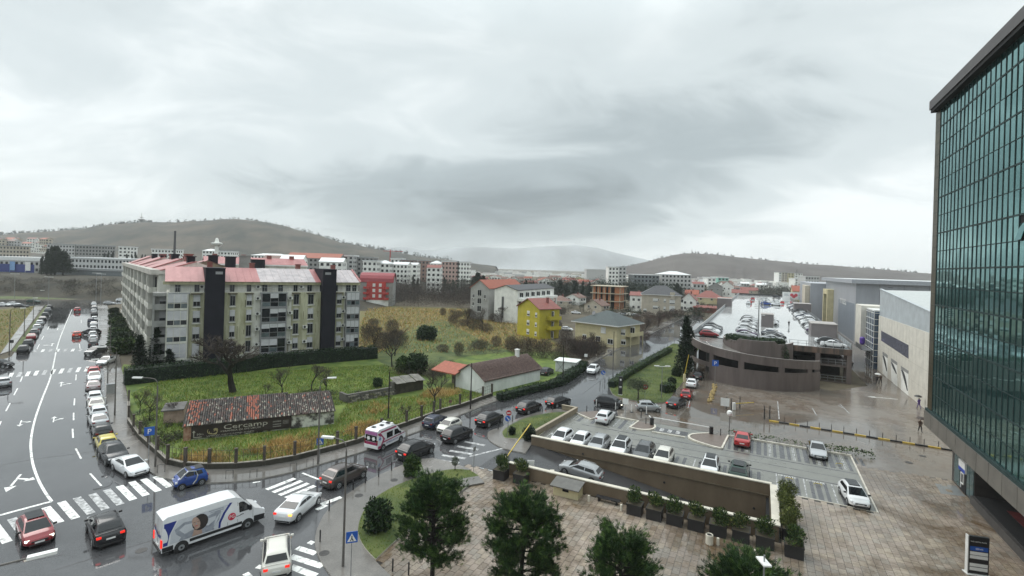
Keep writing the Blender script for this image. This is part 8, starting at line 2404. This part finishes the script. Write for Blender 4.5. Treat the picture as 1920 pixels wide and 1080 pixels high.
t = thing('ticket_machine', 'black ticket machine at the ramp mouth', 'machine', lp(WX0 + 1.9, WF + .9)); b = MB(); b.box(-.25, .25, -.2, .2, 0, 1.5); b.build('housing', M_DARK, t); b = MB(); b.box(-.2, .2, -.22, -.201, .1, .9); b.build('front', M_WHITE, t)
t = thing('notice_board', 'white notice board inside the ramp mouth', 'sign', lp(WX0 + 3.6, WF + .9)); b = MB(); b.box(-.35, .35, -.03, .03, .3, 1.6); b.build('panel', M_WHITE, t)
t = thing('bollard_box', 'cream control post on the ramp near the silver saloon', 'post', lp(WX0 + 6.0, WF + .7, -.3)); b = MB(); b.box(-.2, .2, -.15, .15, 0, 1.5); b.build('housing', M_CAP, t)
t = thing('paved_pad', 'pale concrete pad on the grass oval tip', 'paving', at(880, 905), R(26)); b = MB(); b.box(-1.4, 1.2, -.9, .7, .1, .2); b.build('slab', M_PAVE, t)
mh = (lambda b: (b.lathe([(.36, 0), (.36, .008)], 16), b.mesh('cover', pm('iron_cover', (.04, .037, .035), .45, .3, 6, space='World')))[1])(MB())
for u, v, z, lb in ((608, 1037, .1, 'dark round manhole cover on the corner pavement'), (739, 900, .1, 'manhole cover on the pavement above the grass oval'), (673, 929, .1, 'manhole cover beside the kerb bollards'), (265, 1032, .005, 'wet manhole cover in the junction between off-roader and van'), (1730, 855, .012, 'manhole cover on the plaza edge by the striped kerb'), (1704, 867, .026, 'manhole cover on the plaza, below the other')):
 link('manhole_cover', mh, None, at(u, v, z), 0, lb, 'manhole cover')
def person_mesh(name, coat, legs, stride=.22, arm=.5):
 V = [(0, 0, .93), (0, 0, 1.16), (0, 0, 1.38), (0, 0, 1.48), (.015, 0, 1.62), (.02, 0, 1.72), (.01, .09, .90), (stride * .5, .10, .50), (stride, .10, .08), (stride + .14, .10, .04), (.01, -.09, .90), (-stride * .2, -.10, .50), (-stride * 1.1, -.10, .10), (-stride * 1.1 + .13, -.1, .04),
   (0, .19, 1.40), (.02, .24, 1.14), (.22 * arm, .20, .95 + .25 * arm), (0, -.19, 1.40), (.03, -.23, 1.14), (.24 * arm, -.14, 1.15 + .15 * arm)]
 Ed = [(0, 1), (1, 2), (2, 3), (3, 4), (4, 5), (0, 6), (6, 7), (7, 8), (8, 9), (0, 10), (10, 11), (11, 12), (12, 13), (2, 14), (14, 15), (15, 16), (2, 17), (17, 18), (18, 19)]
 Rd = [.155, .15, .16, .065, .10, .075, .10, .075, .05, .045, .10, .075, .05, .045, .075, .055, .042, .075, .055, .042]
 me = bpy.data.meshes.new(name); me.from_pydata(V, Ed, [])
 o = bpy.data.objects.new(name, me); COL.objects.link(o)
 o.modifiers.new('s', 'SKIN'); u_ = o.modifiers.new('u', 'SUBSURF'); u_.levels = u_.render_levels = 1
 sv = me.skin_vertices[0].data
 for i, r in enumerate(Rd):
  sv[i].radius = (r, r * (1.15 if i in (1, 2) else 1))
 sv[0].use_root = True
 bpy.context.view_layer.update()
 m2 = bpy.data.meshes.new_from_object(o.evaluated_get(bpy.context.evaluated_depsgraph_get())); bpy.data.objects.remove(o)
 m2.materials.clear()
 for q in (coat, legs, pm('skin', (.42, .27, .20), .5, .1), M_VHAIR, M_DARK):
  m2.materials.append(q)
 m2.polygons.foreach_set('material_index', [3 if c.center.z > 1.70 or (c.center.z > 1.55 and c.center.x < -.02) else 2 if c.center.z > 1.5 else 4 if c.center.z < .10 else 1 if c.center.z < .80 else 0 for c in m2.polygons]); m2.polygons.foreach_set('use_smooth', [True] * len(m2.polygons)); m2.name = name
 return m2
pmd = person_mesh('body', pm('dark_coat', (.03, .027, .03), .8, .2), pm('dark_trousers', (.02, .02, .025), .8, .2)); pmb = person_mesh('body', pm('brown_jacket', (.09, .055, .04), .8, .2), pm('black_trousers', (.015, .015, .018), .8)); pmv = person_mesh('body', pm('violet_coat', (.10, .055, .24), .7, .2), pm('lilac_trousers', (.16, .12, .28), .8))
def umbrella(lb, p, m, h=2.15, rz=0.0):
 t = thing('umbrella', lb, 'umbrella', (p.x, p.y, p.z), rz)
 b = MB(); rows = [[(r * math.cos(R(45 * q)), r * math.sin(R(45 * q)), h - d) for q in range(8)] for r, d in ((.03, 0), (.28, .05), (.46, .15), (.55, .28))]
 b.grid(rows, 0, True); b.build('canopy', m, t); b = MB(); b.tube([(0, 0, h + .06), (0, 0, h - 1.05)], .014, 5); b.build('shaft', M_STEEL, t)
for me, u, v, rz, z, lb, um in ((pmd, 1645, 720, R(80), 0, 'person in dark coat walking left of a companion under the white umbrella', ('white umbrella over the couple on the mall road', M_WHITE)), (pmb, 1651, 719, R(80), 0, 'person in brown jacket walking right beside the dark coated companion', None),
        (pmv, 1723, 766, R(100), 0, 'person in violet clothes under a dark umbrella at the cream wall', ('dark umbrella held over the person in violet clothes', M_DARK)), (pmb, 1725, 810, R(-100), 0, 'person in brown jacket under a dark umbrella on the forecourt near the tower', ('dark umbrella tilted over the person near the tower', pm('brown_umbrella', (.05, .035, .03), .5))),
        (pmd, 1479, 613, R(60), DZ, 'person in dark clothes walking along the garage deck', None), (pmd, 1598, 692, R(63), 0, 'person in dark clothes standing at the garage corner', None), (pmd, 207, 681, R(30), .1, 'person in dark clothes beside the white saloon on the pavement', None)):
 p = at(u, v, z); t = thing('person', lb, 'person', p, rz); link('body', me, t)
 if um:
  umbrella(um[0], p + Vector((math.cos(rz) * .18, math.sin(rz) * .18, 0)) + (Vector((.15, 0, 0)) if 'couple' in um[0] else Vector()), um[1])
# ================================================================ far town
FW = dict(w=M_WHITEW, g=M_GREYW, b=M_BEIGE, c=M_CREAM, p=pm('pink_render', (.46, .32, .28), .8, .1), d=pm('dark_office_cladding', (.15, .17, .18), .4, .2), v=pm('pale_grey_render', (.48, .48, .47), .8, .1), r=pm('dull_brick', (.24, .155, .13), .8, .15), u=pm('blue_cladding', (.02, .04, .20), .4, .2), n=pm('mint_cladding', (.25, .50, .42), .6, .1))
FR = dict(r=M_TILER, o=M_TILEO, w=pm('white_roof_sheet', (.72, .73, .73), .4, .05), g=pm('grey_roof_sheet', (.32, .33, .34), .5, .1), b=M_TILEB, s=M_SLATEG)
def town(label, u0, u1, vt, vb, Y, roof, rm, wm, rows, cols, rz=0, dp=None, z0=0.0, rh=None, name='building', cat='building', group=None):
 """a far building whose front the photograph shows between columns u0..u1 and rows vt..vb"""
 a, c = far(u0, vb, Y), far(u1, vb, Y)
 wd = (c.x - a.x) / max(.3, math.cos(R(rz)))
 h = max(2.5, far((u0 + u1) / 2, vt, Y).z - z0)
 dp = dp or wd * .7
 t = thing(name, label, cat, (a.x, Y, z0), R(rz), group)
 b = MB(); b.box(0, wd, 0, dp, -1, h)
 rh = rh if rh is not None else (wd * .22 if roof != 'flat' else .4)
 if roof == 'gy':
  b.poly([(0, 0, h), (wd, 0, h), (wd / 2, 0, h + rh)])
 if roof == 'gx':
  b.poly([(0, 0, h), (0, dp / 2, h + rh), (0, dp, h)]); b.poly([(wd, 0, h), (wd, dp, h), (wd, dp / 2, h + rh)])
 b.build('wall', FW[wm], t)
 b = MB(); o = .4
 if roof == 'gx':
  b.poly([(-o, -o, h), (wd + o, -o, h), (wd + o, dp / 2, h + rh + .1), (-o, dp / 2, h + rh + .1)]); b.poly([(-o, dp / 2, h + rh + .1), (wd + o, dp / 2, h + rh + .1), (wd + o, dp + o, h), (-o, dp + o, h)])
 elif roof == 'gy':
  b.poly([(-o, -o, h - .1), (wd / 2, -o, h + rh + .1), (wd / 2, dp, h + rh + .1), (-o, dp, h - .1)][::-1]); b.poly([(wd / 2, -o, h + rh + .1), (wd + o, -o, h - .1), (wd + o, dp, h - .1), (wd / 2, dp, h + rh + .1)][::-1])
 elif roof == 'hip':
  k = min(wd, dp) / 2
  P, Q = ((k, dp / 2, h + rh), (wd - k, dp / 2, h + rh)) if wd >= dp else ((wd / 2, k, h + rh), (wd / 2, dp - k, h + rh))
  A, B_, C_, D_ = (-o, -o, h + .02), (wd + o, -o, h + .02), (wd + o, dp + o, h + .02), (-o, dp + o, h + .02)
  for f in (([A, B_, Q, P], [B_, C_, Q], [C_, D_, P, Q], [D_, A, P]) if wd >= dp else ([A, B_, P], [B_, C_, Q, P], [C_, D_, Q], [D_, A, P, Q])):
   b.poly(f)
 else:
  b.box(-o, wd + o, -o, dp + o, h + .02, h + .02 + rh)
 b.build('roof', FR[rm], t)
 if rows:
  rows, cols = max(rows, int(h / 3.3)), max(cols // 2, int(wd / 3.1))
  b = MB()
  fh, cw_ = h / rows, wd / cols
  for i in range(rows):
   for j in range(cols):
    b.box(j * cw_ + cw_ * .25, j * cw_ + cw_ * .75, -.06, .02, i * fh + fh * .3, i * fh + fh * .78)
  for j in range(max(1, int(dp / cw_))):
   for i in range(rows):
    b.box(wd - .02, wd + .06, j * cw_ + cw_ * .25, j * cw_ + cw_ * .75, i * fh + fh * .3, i * fh + fh * .78)
  b.build('windows', M_PANE, t, kind='stuff')
 return t
T = [
 ('long hall with white roof, grey upper wall and blue lower band at the left edge', -40, 64, 488, 512, 318, 'flat', 'w', 'v', 1, 20, 0, 30, 7.5, 2.4),
 ('two storey office block with two rows of narrow windows behind the embankment', 113, 236, 485, 504, 322, 'flat', 'w', 'v', 2, 34, -4, 26, 7.5, .8),
 ('dark glazed podium with grey roof slab below the office block', 88, 238, 507, 520, 312, 'flat', 'g', 'd', 0, 1, -4, 26, 6.5, 1.4),
 ('long grey and white flats beyond the office block, left half', 88, 140, 459, 478, 520, 'flat', 'g', 'v', 3, 10, 0, 14, 8, 1),
 ('long grey and white flats beyond the office block, right half', 142, 196, 461, 480, 520, 'flat', 'g', 'g', 3, 12, 0, 14, 8, 1),
 ('pale block of flats right of the dark cypress group', 222, 238, 463, 478, 500, 'flat', 'w', 'w', 3, 4, 0, 14, 8, .6),
 ('grey flats at the left edge above the hall', -20, 30, 461, 478, 470, 'flat', 'g', 'b', 3, 9, 0, 14, 8, .6),
 ('white flats behind the long wing chimneys', 284, 326, 468, 482, 480, 'flat', 'w', 'w', 3, 10, 0, 14, 3, .6),
 ('white round roofed block left of the white signal tower', 379, 398, 470, 482, 470, 'hip', 'w', 'w', 2, 5, 0, 14, 3, 2),
 ('white block with flat roof behind the dark stair tower', 400, 432, 472, 484, 480, 'flat', 'w', 'w', 2, 9, 0, 14, 3, .8),
 ('white hall row left of the orange roofed terrace', 470, 534, 479, 492, 470, 'hip', 'w', 'w', 2, 16, 0, 16, 2, 2),
 ('grey gabled terrace behind the pale roof of the front block', 490, 524, 487, 505, 330, 'gx', 'b', 'b', 3, 8, 6, 14, 2, 3),
 ('white balconied flats with hipped white roof above the front block', 524, 563, 487, 506, 300, 'gx', 'w', 'w', 3, 7, 10, 14, 2, 3),
 ('long orange roofed terrace with white gables in the far town', 537, 634, 484, 502, 380, 'gx', 'o', 'g', 3, 20, 4, 16, 2, 4),
 ('white balconied flats behind the right dark stair tower', 598, 640, 491, 507, 310, 'gx', 'w', 'w', 3, 8, 8, 14, 2, 2.6),
 ('grey white flats right of the orange roofed terrace', 634, 662, 480, 500, 400, 'flat', 'w', 'v', 4, 7, 0, 14, 2, .8),
 ('dull grey flats above the right end of the front block', 662, 700, 483, 500, 410, 'flat', 'g', 'g', 4, 9, 0, 14, 2, .6),
 ('white flats with dark open windows left above the crimson roof', 680, 706, 490, 508, 360, 'flat', 'w', 'w', 4, 7, 0, 14, 2, .8),
 ('white stepped block above the crimson roof', 704, 730, 494, 507, 370, 'hip', 'w', 'w', 2, 7, 0, 16, 2, 2.5),
 ('white penthouse block on the hillside foot', 732, 754, 486, 500, 460, 'flat', 'w', 'w', 3, 6, 0, 14, 2, 1.0),
 ('long white hall with white roof, centre of the far town', 736, 764, 496, 508, 380, 'gx', 'w', 'w', 2, 8, 0, 14, 2, 2),
 ('bare brick shell of flats below the wooded ridge', 752, 776, 488, 502, 450, 'flat', 'g', 'r', 4, 7, 0, 14, 2, .5),
 ('second bare brick shell below the wooded ridge', 784, 804, 489, 502, 450, 'flat', 'g', 'r', 4, 6, 0, 14, 2, .5),
 ('white walled block with dark tall openings in the far town', 762, 782, 496, 510, 400, 'gx', 'w', 'w', 2, 5, 0, 14, 2, 1.5),
 ('barrel roofed white sports hall in the far town', 806, 826, 494, 503, 430, 'hip', 'w', 'w', 1, 4, 0, 20, 2, 2.5),
 ('pinkish terraced block with white parapets', 828, 860, 491, 506, 420, 'flat', 'w', 'p', 3, 10, 0, 16, 2, .8),
 ('white terraced block right of the pinkish one', 858, 880, 492, 505, 420, 'flat', 'w', 'w', 3, 8, 0, 16, 2, .8),
 ('white house pair under orange roofs left of the tall conifers', 800, 826, 502, 512, 350, 'gx', 'r', 'w', 2, 6, 0, 10, 1, 2),
 ('long white warehouse in the far plain', 1100, 1141, 506, 512, 640, 'flat', 'w', 'v', 0, 1, 0, 20, 0, 1),
 ('white three storey block with square windows in the far plain', 1141, 1160, 501, 514, 420, 'flat', 'w', 'w', 3, 6, 0, 12, 0, .6),
 ('pale grey block right of the white one in the far plain', 1160, 1174, 501, 513, 440, 'flat', 'g', 'v', 3, 4, 0, 12, 0, .6),
 ('dark glazed office with white roof edge under the right hill', 1188, 1236, 516, 527, 430, 'flat', 'w', 'd', 2, 14, 0, 20, 0, .6),
 ('white two tier office pavilion with shallow white roof under the right hill', 1240, 1296, 515, 527, 440, 'hip', 'w', 'v', 2, 14, 0, 20, 0, 3),
 ('mint green hall in the far plain', 1346, 1366, 521, 528, 560, 'flat', 'n', 'n', 1, 5, 0, 20, 0, .8) if False else ('mint green hall in the far plain', 1346, 1366, 521, 528, 560, 'flat', 'w', 'n', 1, 5, 0, 20, 0, .8),
 ('white shed left of the mint green hall', 1327, 1342, 522, 528, 540, 'flat', 'w', 'w', 1, 4, 0, 14, 0, .6),
 ('slab of flats at the foot of the right hill, leftmost of the five', 1460, 1465, 511, 523, 760, 'flat', 'g', 'w', 5, 2, 0, 14, 0, .5),
 ('slab of flats at the foot of the right hill, second from the left', 1466, 1476, 511, 523, 760, 'flat', 'g', 'b', 5, 4, 0, 14, 0, .5),
 ('slab of flats at the foot of the right hill, middle of the five', 1477, 1488, 512, 524, 760, 'flat', 'g', 'c', 5, 4, 0, 14, 0, .5),
 ('slab of flats at the foot of the right hill, fourth from the left', 1490, 1496, 512, 523, 760, 'flat', 'g', 'w', 5, 3, 0, 14, 0, .5),
 ('slab of flats at the foot of the right hill, rightmost of the five', 1497, 1505, 513, 523, 760, 'flat', 'g', 'w', 5, 3, 0, 14, 0, .5),
 ('white framed hall left of the grey mall', 1510, 1536, 519, 526, 560, 'flat', 'w', 'v', 1, 6, 0, 14, 0, .6),
 ('low white building below the slabs of flats', 1491, 1506, 523, 528, 600, 'flat', 'w', 'w', 1, 5, 0, 14, 0, .6),
]
for q in T:
 lb, u0, u1, vt, vb, Y, rf_, rm, wm, rw2, cl, rz, dp, z0, rh = q
 town(lb, u0, u1, vt, vb, Y, rf_, rm, wm, rw2, cl, rz, dp, z0, rh)
rr = random.Random(5)
for i in range(62):      # little houses of the plain, all alike
 k = i < 40
 u = rr.uniform(885, 1120) if k else rr.uniform(1290, 1440)
 Y = rr.uniform(380, 640) if k else rr.uniform(480, 700)
 p = far(u, 500, Y)
 wd = rr.uniform(8, 14)
 u1 = u + wd * FOC / Y
 hor = PV + ROLL * (u - PU)
 h = rr.uniform(5, 10)
 town('white far off house with red roof in the plain' if k else 'pale far off house at the foot of the right hill', u, u1, hor + (CAMH - h) * FOC / Y, hor + CAMH * FOC / Y, Y, rr.choice(('gx', 'gy')), rr.choice('rrob' if k else 'rbgw'), rr.choice('wwwc' if k else 'wbv'), 2, 3, rr.uniform(-20, 20), 9, 0, 2.2, 'house', 'house', 'small houses of the plain' if k else 'small houses under the right hill')
for i in range(26):      # hillside houses on the left
 u = rr.uniform(-30, 75); Y = rr.uniform(620, 900); v = rr.uniform(447, 466)
 z0 = far(u, v, Y).z - 7
 town('pale house with tiled roof stacked on the left hillside', u, u + 11 * FOC / Y, v, v + 8, Y, 'gx', rr.choice('roob'), rr.choice('wvb'), 2, 3, rr.uniform(-15, 15), 9, z0, 2, 'house', 'house', 'houses on the left hillside')
b = MB()      # the rest of the plain: too small to tell apart
for i in range(520):
 u = rr.uniform(600, 1500); Y = rr.uniform(650, 1500)
 p = far(u, 500, Y); wd, dp, h = rr.uniform(8, 26), rr.uniform(8, 14), rr.uniform(4, 11)
 m = rr.choices((0, 1, 2), (6, 2, 2))[0]
 b.box(p.x, p.x + wd, p.y, p.y + dp, -.5, h, m, None, 3 if rr.random() < .5 else 4)
b.build('far_town', [M_WHITEW, M_BEIGE, FW['v'], M_TILER, FR['w']], kind='stuff')
blue = MB(); blue.box(0, 44, -.3, -.05, .2, 5.2); p = far(-40, 500, 317.5)
o = [o for o in bpy.data.objects if o.get('label', '').startswith('long hall with white roof, grey')][0]
q = MB(); q.box(0, 36, -.35, -.02, .3, 5.5); q.build('blue_band', FW['u'], o)
for x in (21, 31):
 q = MB(); q.box(x, x + 3.2, -.9, -.8, 1.5, 7.2); q.box(x - .12, x, -.92, -.8, 0, 7.6); q.build('flag', M_WHITE if x > 25 else pm('flag_blue', (.2, .35, .6), .6), o)
t = thing('chimney_stack', 'thin dark chimney stack rising behind the long apartment wing', 'chimney', (far(327, 480, 340).x, 340, 0))
b = MB(); b.tube([(0, 0, 0), (0, 0, far(327, 433, 340).z)], [.95, .62], 10); b.build('stack', pm('stack_dark', (.06, .06, .065), .7), t)
t = thing('signal_tower', 'white signal tower with saucer top behind the apartment roofs', 'tower', (far(406, 480, 360).x, 360, 0)); zt = far(406, 446, 360).z
b = MB(); b.tube([(0, 0, 0), (0, 0, zt - 5)], [1.5, 1.2], 10); b.build('shaft', M_WHITEW, t)
b = MB(); b.lathe([(1.2, zt - 6), (3.6, zt - 4.8), (3.8, zt - 3.6), (1.5, zt - 3.2), (1.0, zt - .8), (.4, zt)], 14); b.build('gallery', M_WHITEW, t)
p = far(265, 419, 1480)
t = thing('radio_tower', 'radio tower with two discs on the left hilltop', 'tower', (p.x, p.y, p.z - 6))
b = MB(); b.tube([(0, 0, 0), (0, 0, 14), (0, 0, 38)], [3, 2, .7], 8); b.build('shaft', M_WHITEW, t)
b = MB(); b.lathe([(2, 14), (9, 17), (9.5, 19), (2, 20)], 14); b.lathe([(1.5, 23), (5, 24.5), (5, 25.5), (1.5, 26)], 12); b.build('disc', FW['v'], t)
p = far(1297, 476, 1480)
t = thing('mast', 'slim antenna mast on top of the right hill', 'mast', (p.x, p.y, p.z - 4)); b = MB(); b.tube([(0, 0, 0), (0, 0, 20)], [.9, .4], 6); b.build('pole', M_GREYW, t)
t = thing('crane', 'faint red tower crane in the far town', 'crane', (far(731, 500, 620).x, 620, 0)); b = MB(); b.tube([(0, 0, 0), (0, 0, 38)], .7, 4); b.build('tower', M_REDW, t); b = MB(); b.bar((-9, 0, 36), (16, 0, 36), .7); b.build('jib', M_REDW, t)
P = []
for prof, Y in (([(0, 440), (60, 436), (150, 430), (215, 421), (270, 416.5), (330, 417), (380, 414.5), (450, 411), (490, 415), (540, 426), (590, 440), (640, 455), (690, 464), (740, 472), (790, 481), (850, 489)], 1490), ([(1165, 502), (1200, 494), (1240, 484), (1270, 478), (1300, 474), (1340, 477), (1380, 482), (1440, 488), (1500, 494), (1560, 498), (1640, 504), (1720, 511)], 1490)):
 us, vs2 = [q[0] for q in prof], [q[1] for q in prof]
 for _ in range(420 if Y and us[0] == 0 else 260):
  u = random.uniform(us[0], us[-1]); dens = 1.0 if (u < 290 or 560 < u < 860) else .35
  if random.random() > dens:
   continue
  p = far(u, np.interp(u, us, vs2), Y); h = random.uniform(4, 11) * (1.25 if 560 < u < 860 else .8 if u > 1000 else 1)
  P.append((p.x, p.y + random.uniform(-20, 5), p.z - 2.5, h * .33, h))
Ps = []
for x, y, z, r, h in P:
 q_, _ = blob_points(26, (x, y, z + h * .5), (r, r, h * .55), .2); Ps.append(q_)
Ps = np.concatenate(Ps)
link('ridge_trees', np_mesh('ridge_trees', cards(Ps, 2.6, .6), 4, M_CONI, rng.choice(3, len(Ps))), None, kind='stuff', label='dark trees standing along the hill crests', cat='trees')
# ================================================================ hills and haze
def hill(name, prof, Y0, Y1, depth_back, mat, base_drop=2, foot=None):
 """a ridge: rows from the foot (distance Y0) up to the crest (distance Y1) and down behind it"""
 b = MB()
 rows = []
 us = np.array([p[0] for p in prof], float); vs_ = np.array([p[1] for p in prof], float)
 U = np.linspace(us[0], us[-1], 140)
 V = np.interp(U, us, vs_)
 V = V + np.convolve(rng.normal(0, .8, 160), np.ones(6) / 6, 'same')[:140]
 ts = [0, .12, .26, .42, .58, .74, .88, 1.0]
 for t in ts:
  row = []
  for i, (u, v) in enumerate(zip(U, V)):
   top = far(u, v, Y1)
   Y = Y0 + (Y1 - Y0) * t
   p = far(u, v, Y)
   h = (math.sin((t - .5) * math.pi) * .5 + .5)
   z = -base_drop + (top.z + base_drop) * h
   z += (math.sin(u * .031 + t * 9) + math.sin(u * .083 + t * 5) * .6 + rng.normal(0, .35)) * (top.z * .022) * (t * (1 - t) * 4)
   x = top.x * (.92 + .08 * t) if False else p.x
   row.append((x + rng.normal(0, 3), p.y, z))
  rows.append(row)
 for t in (.5, 1.0):
  rows.append([(p[0] * (1 + t * .12), p[1] + depth_back * t, p[2] * (1 - t) - base_drop * t) for p in rows[len(ts) - 1]])
 b.grid(rows)
 return b.build(name, mat, smooth=True, kind='structure')
M_HILL1 = pm('hillside_scrub', (.028, .034, .023), .95, .4, .012, col2=(.088, .070, .048), space='World', det=9, lo=.38, hi=.64)
M_HILL2 = pm('hillside_bare', (.075, .058, .052), .95, .3, .012, col2=(.098, .086, .076), space='World', det=9, lo=.36, hi=.66)
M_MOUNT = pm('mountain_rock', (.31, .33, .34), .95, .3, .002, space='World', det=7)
hill('hill', [(-260, 452), (-120, 446), (0, 440), (60, 436), (150, 430), (215, 421), (270, 416.5), (330, 417), (380, 414.5), (450, 411), (490, 415), (540, 426), (590, 440), (640, 455), (690, 464), (740, 472), (790, 481), (850, 489), (930, 499)],
  950, 1500, 700, M_HILL1)
hill('hill', [(1120, 506), (1165, 502), (1200, 494), (1240, 484), (1270, 478), (1300, 474), (1340, 477), (1380, 482), (1440, 488), (1500, 494), (1560, 498), (1640, 504), (1720, 511), (1800, 517), (1900, 524)],
  1000, 1500, 700, M_HILL2)
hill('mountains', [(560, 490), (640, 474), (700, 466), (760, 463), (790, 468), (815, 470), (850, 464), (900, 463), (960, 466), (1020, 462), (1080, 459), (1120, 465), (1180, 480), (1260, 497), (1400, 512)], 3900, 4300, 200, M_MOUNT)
hz = MB()
hz.box(-5500, 5500, -70, 4600, -4, 235)
hm = bpy.data.materials.new('haze_air'); hm.use_nodes = True
hn, hl = hm.node_tree.nodes, hm.node_tree.links
hn.remove(hn['Principled BSDF'])
pv = hn.new('ShaderNodeVolumePrincipled')
pv.inputs['Color'].default_value = (.96, .98, 1.0, 1)
pv.inputs['Density'].default_value = .00014
hl.new(pv.outputs[0], hn['Material Output'].inputs['Volume'])
hz.build('haze', hm, kind='stuff')
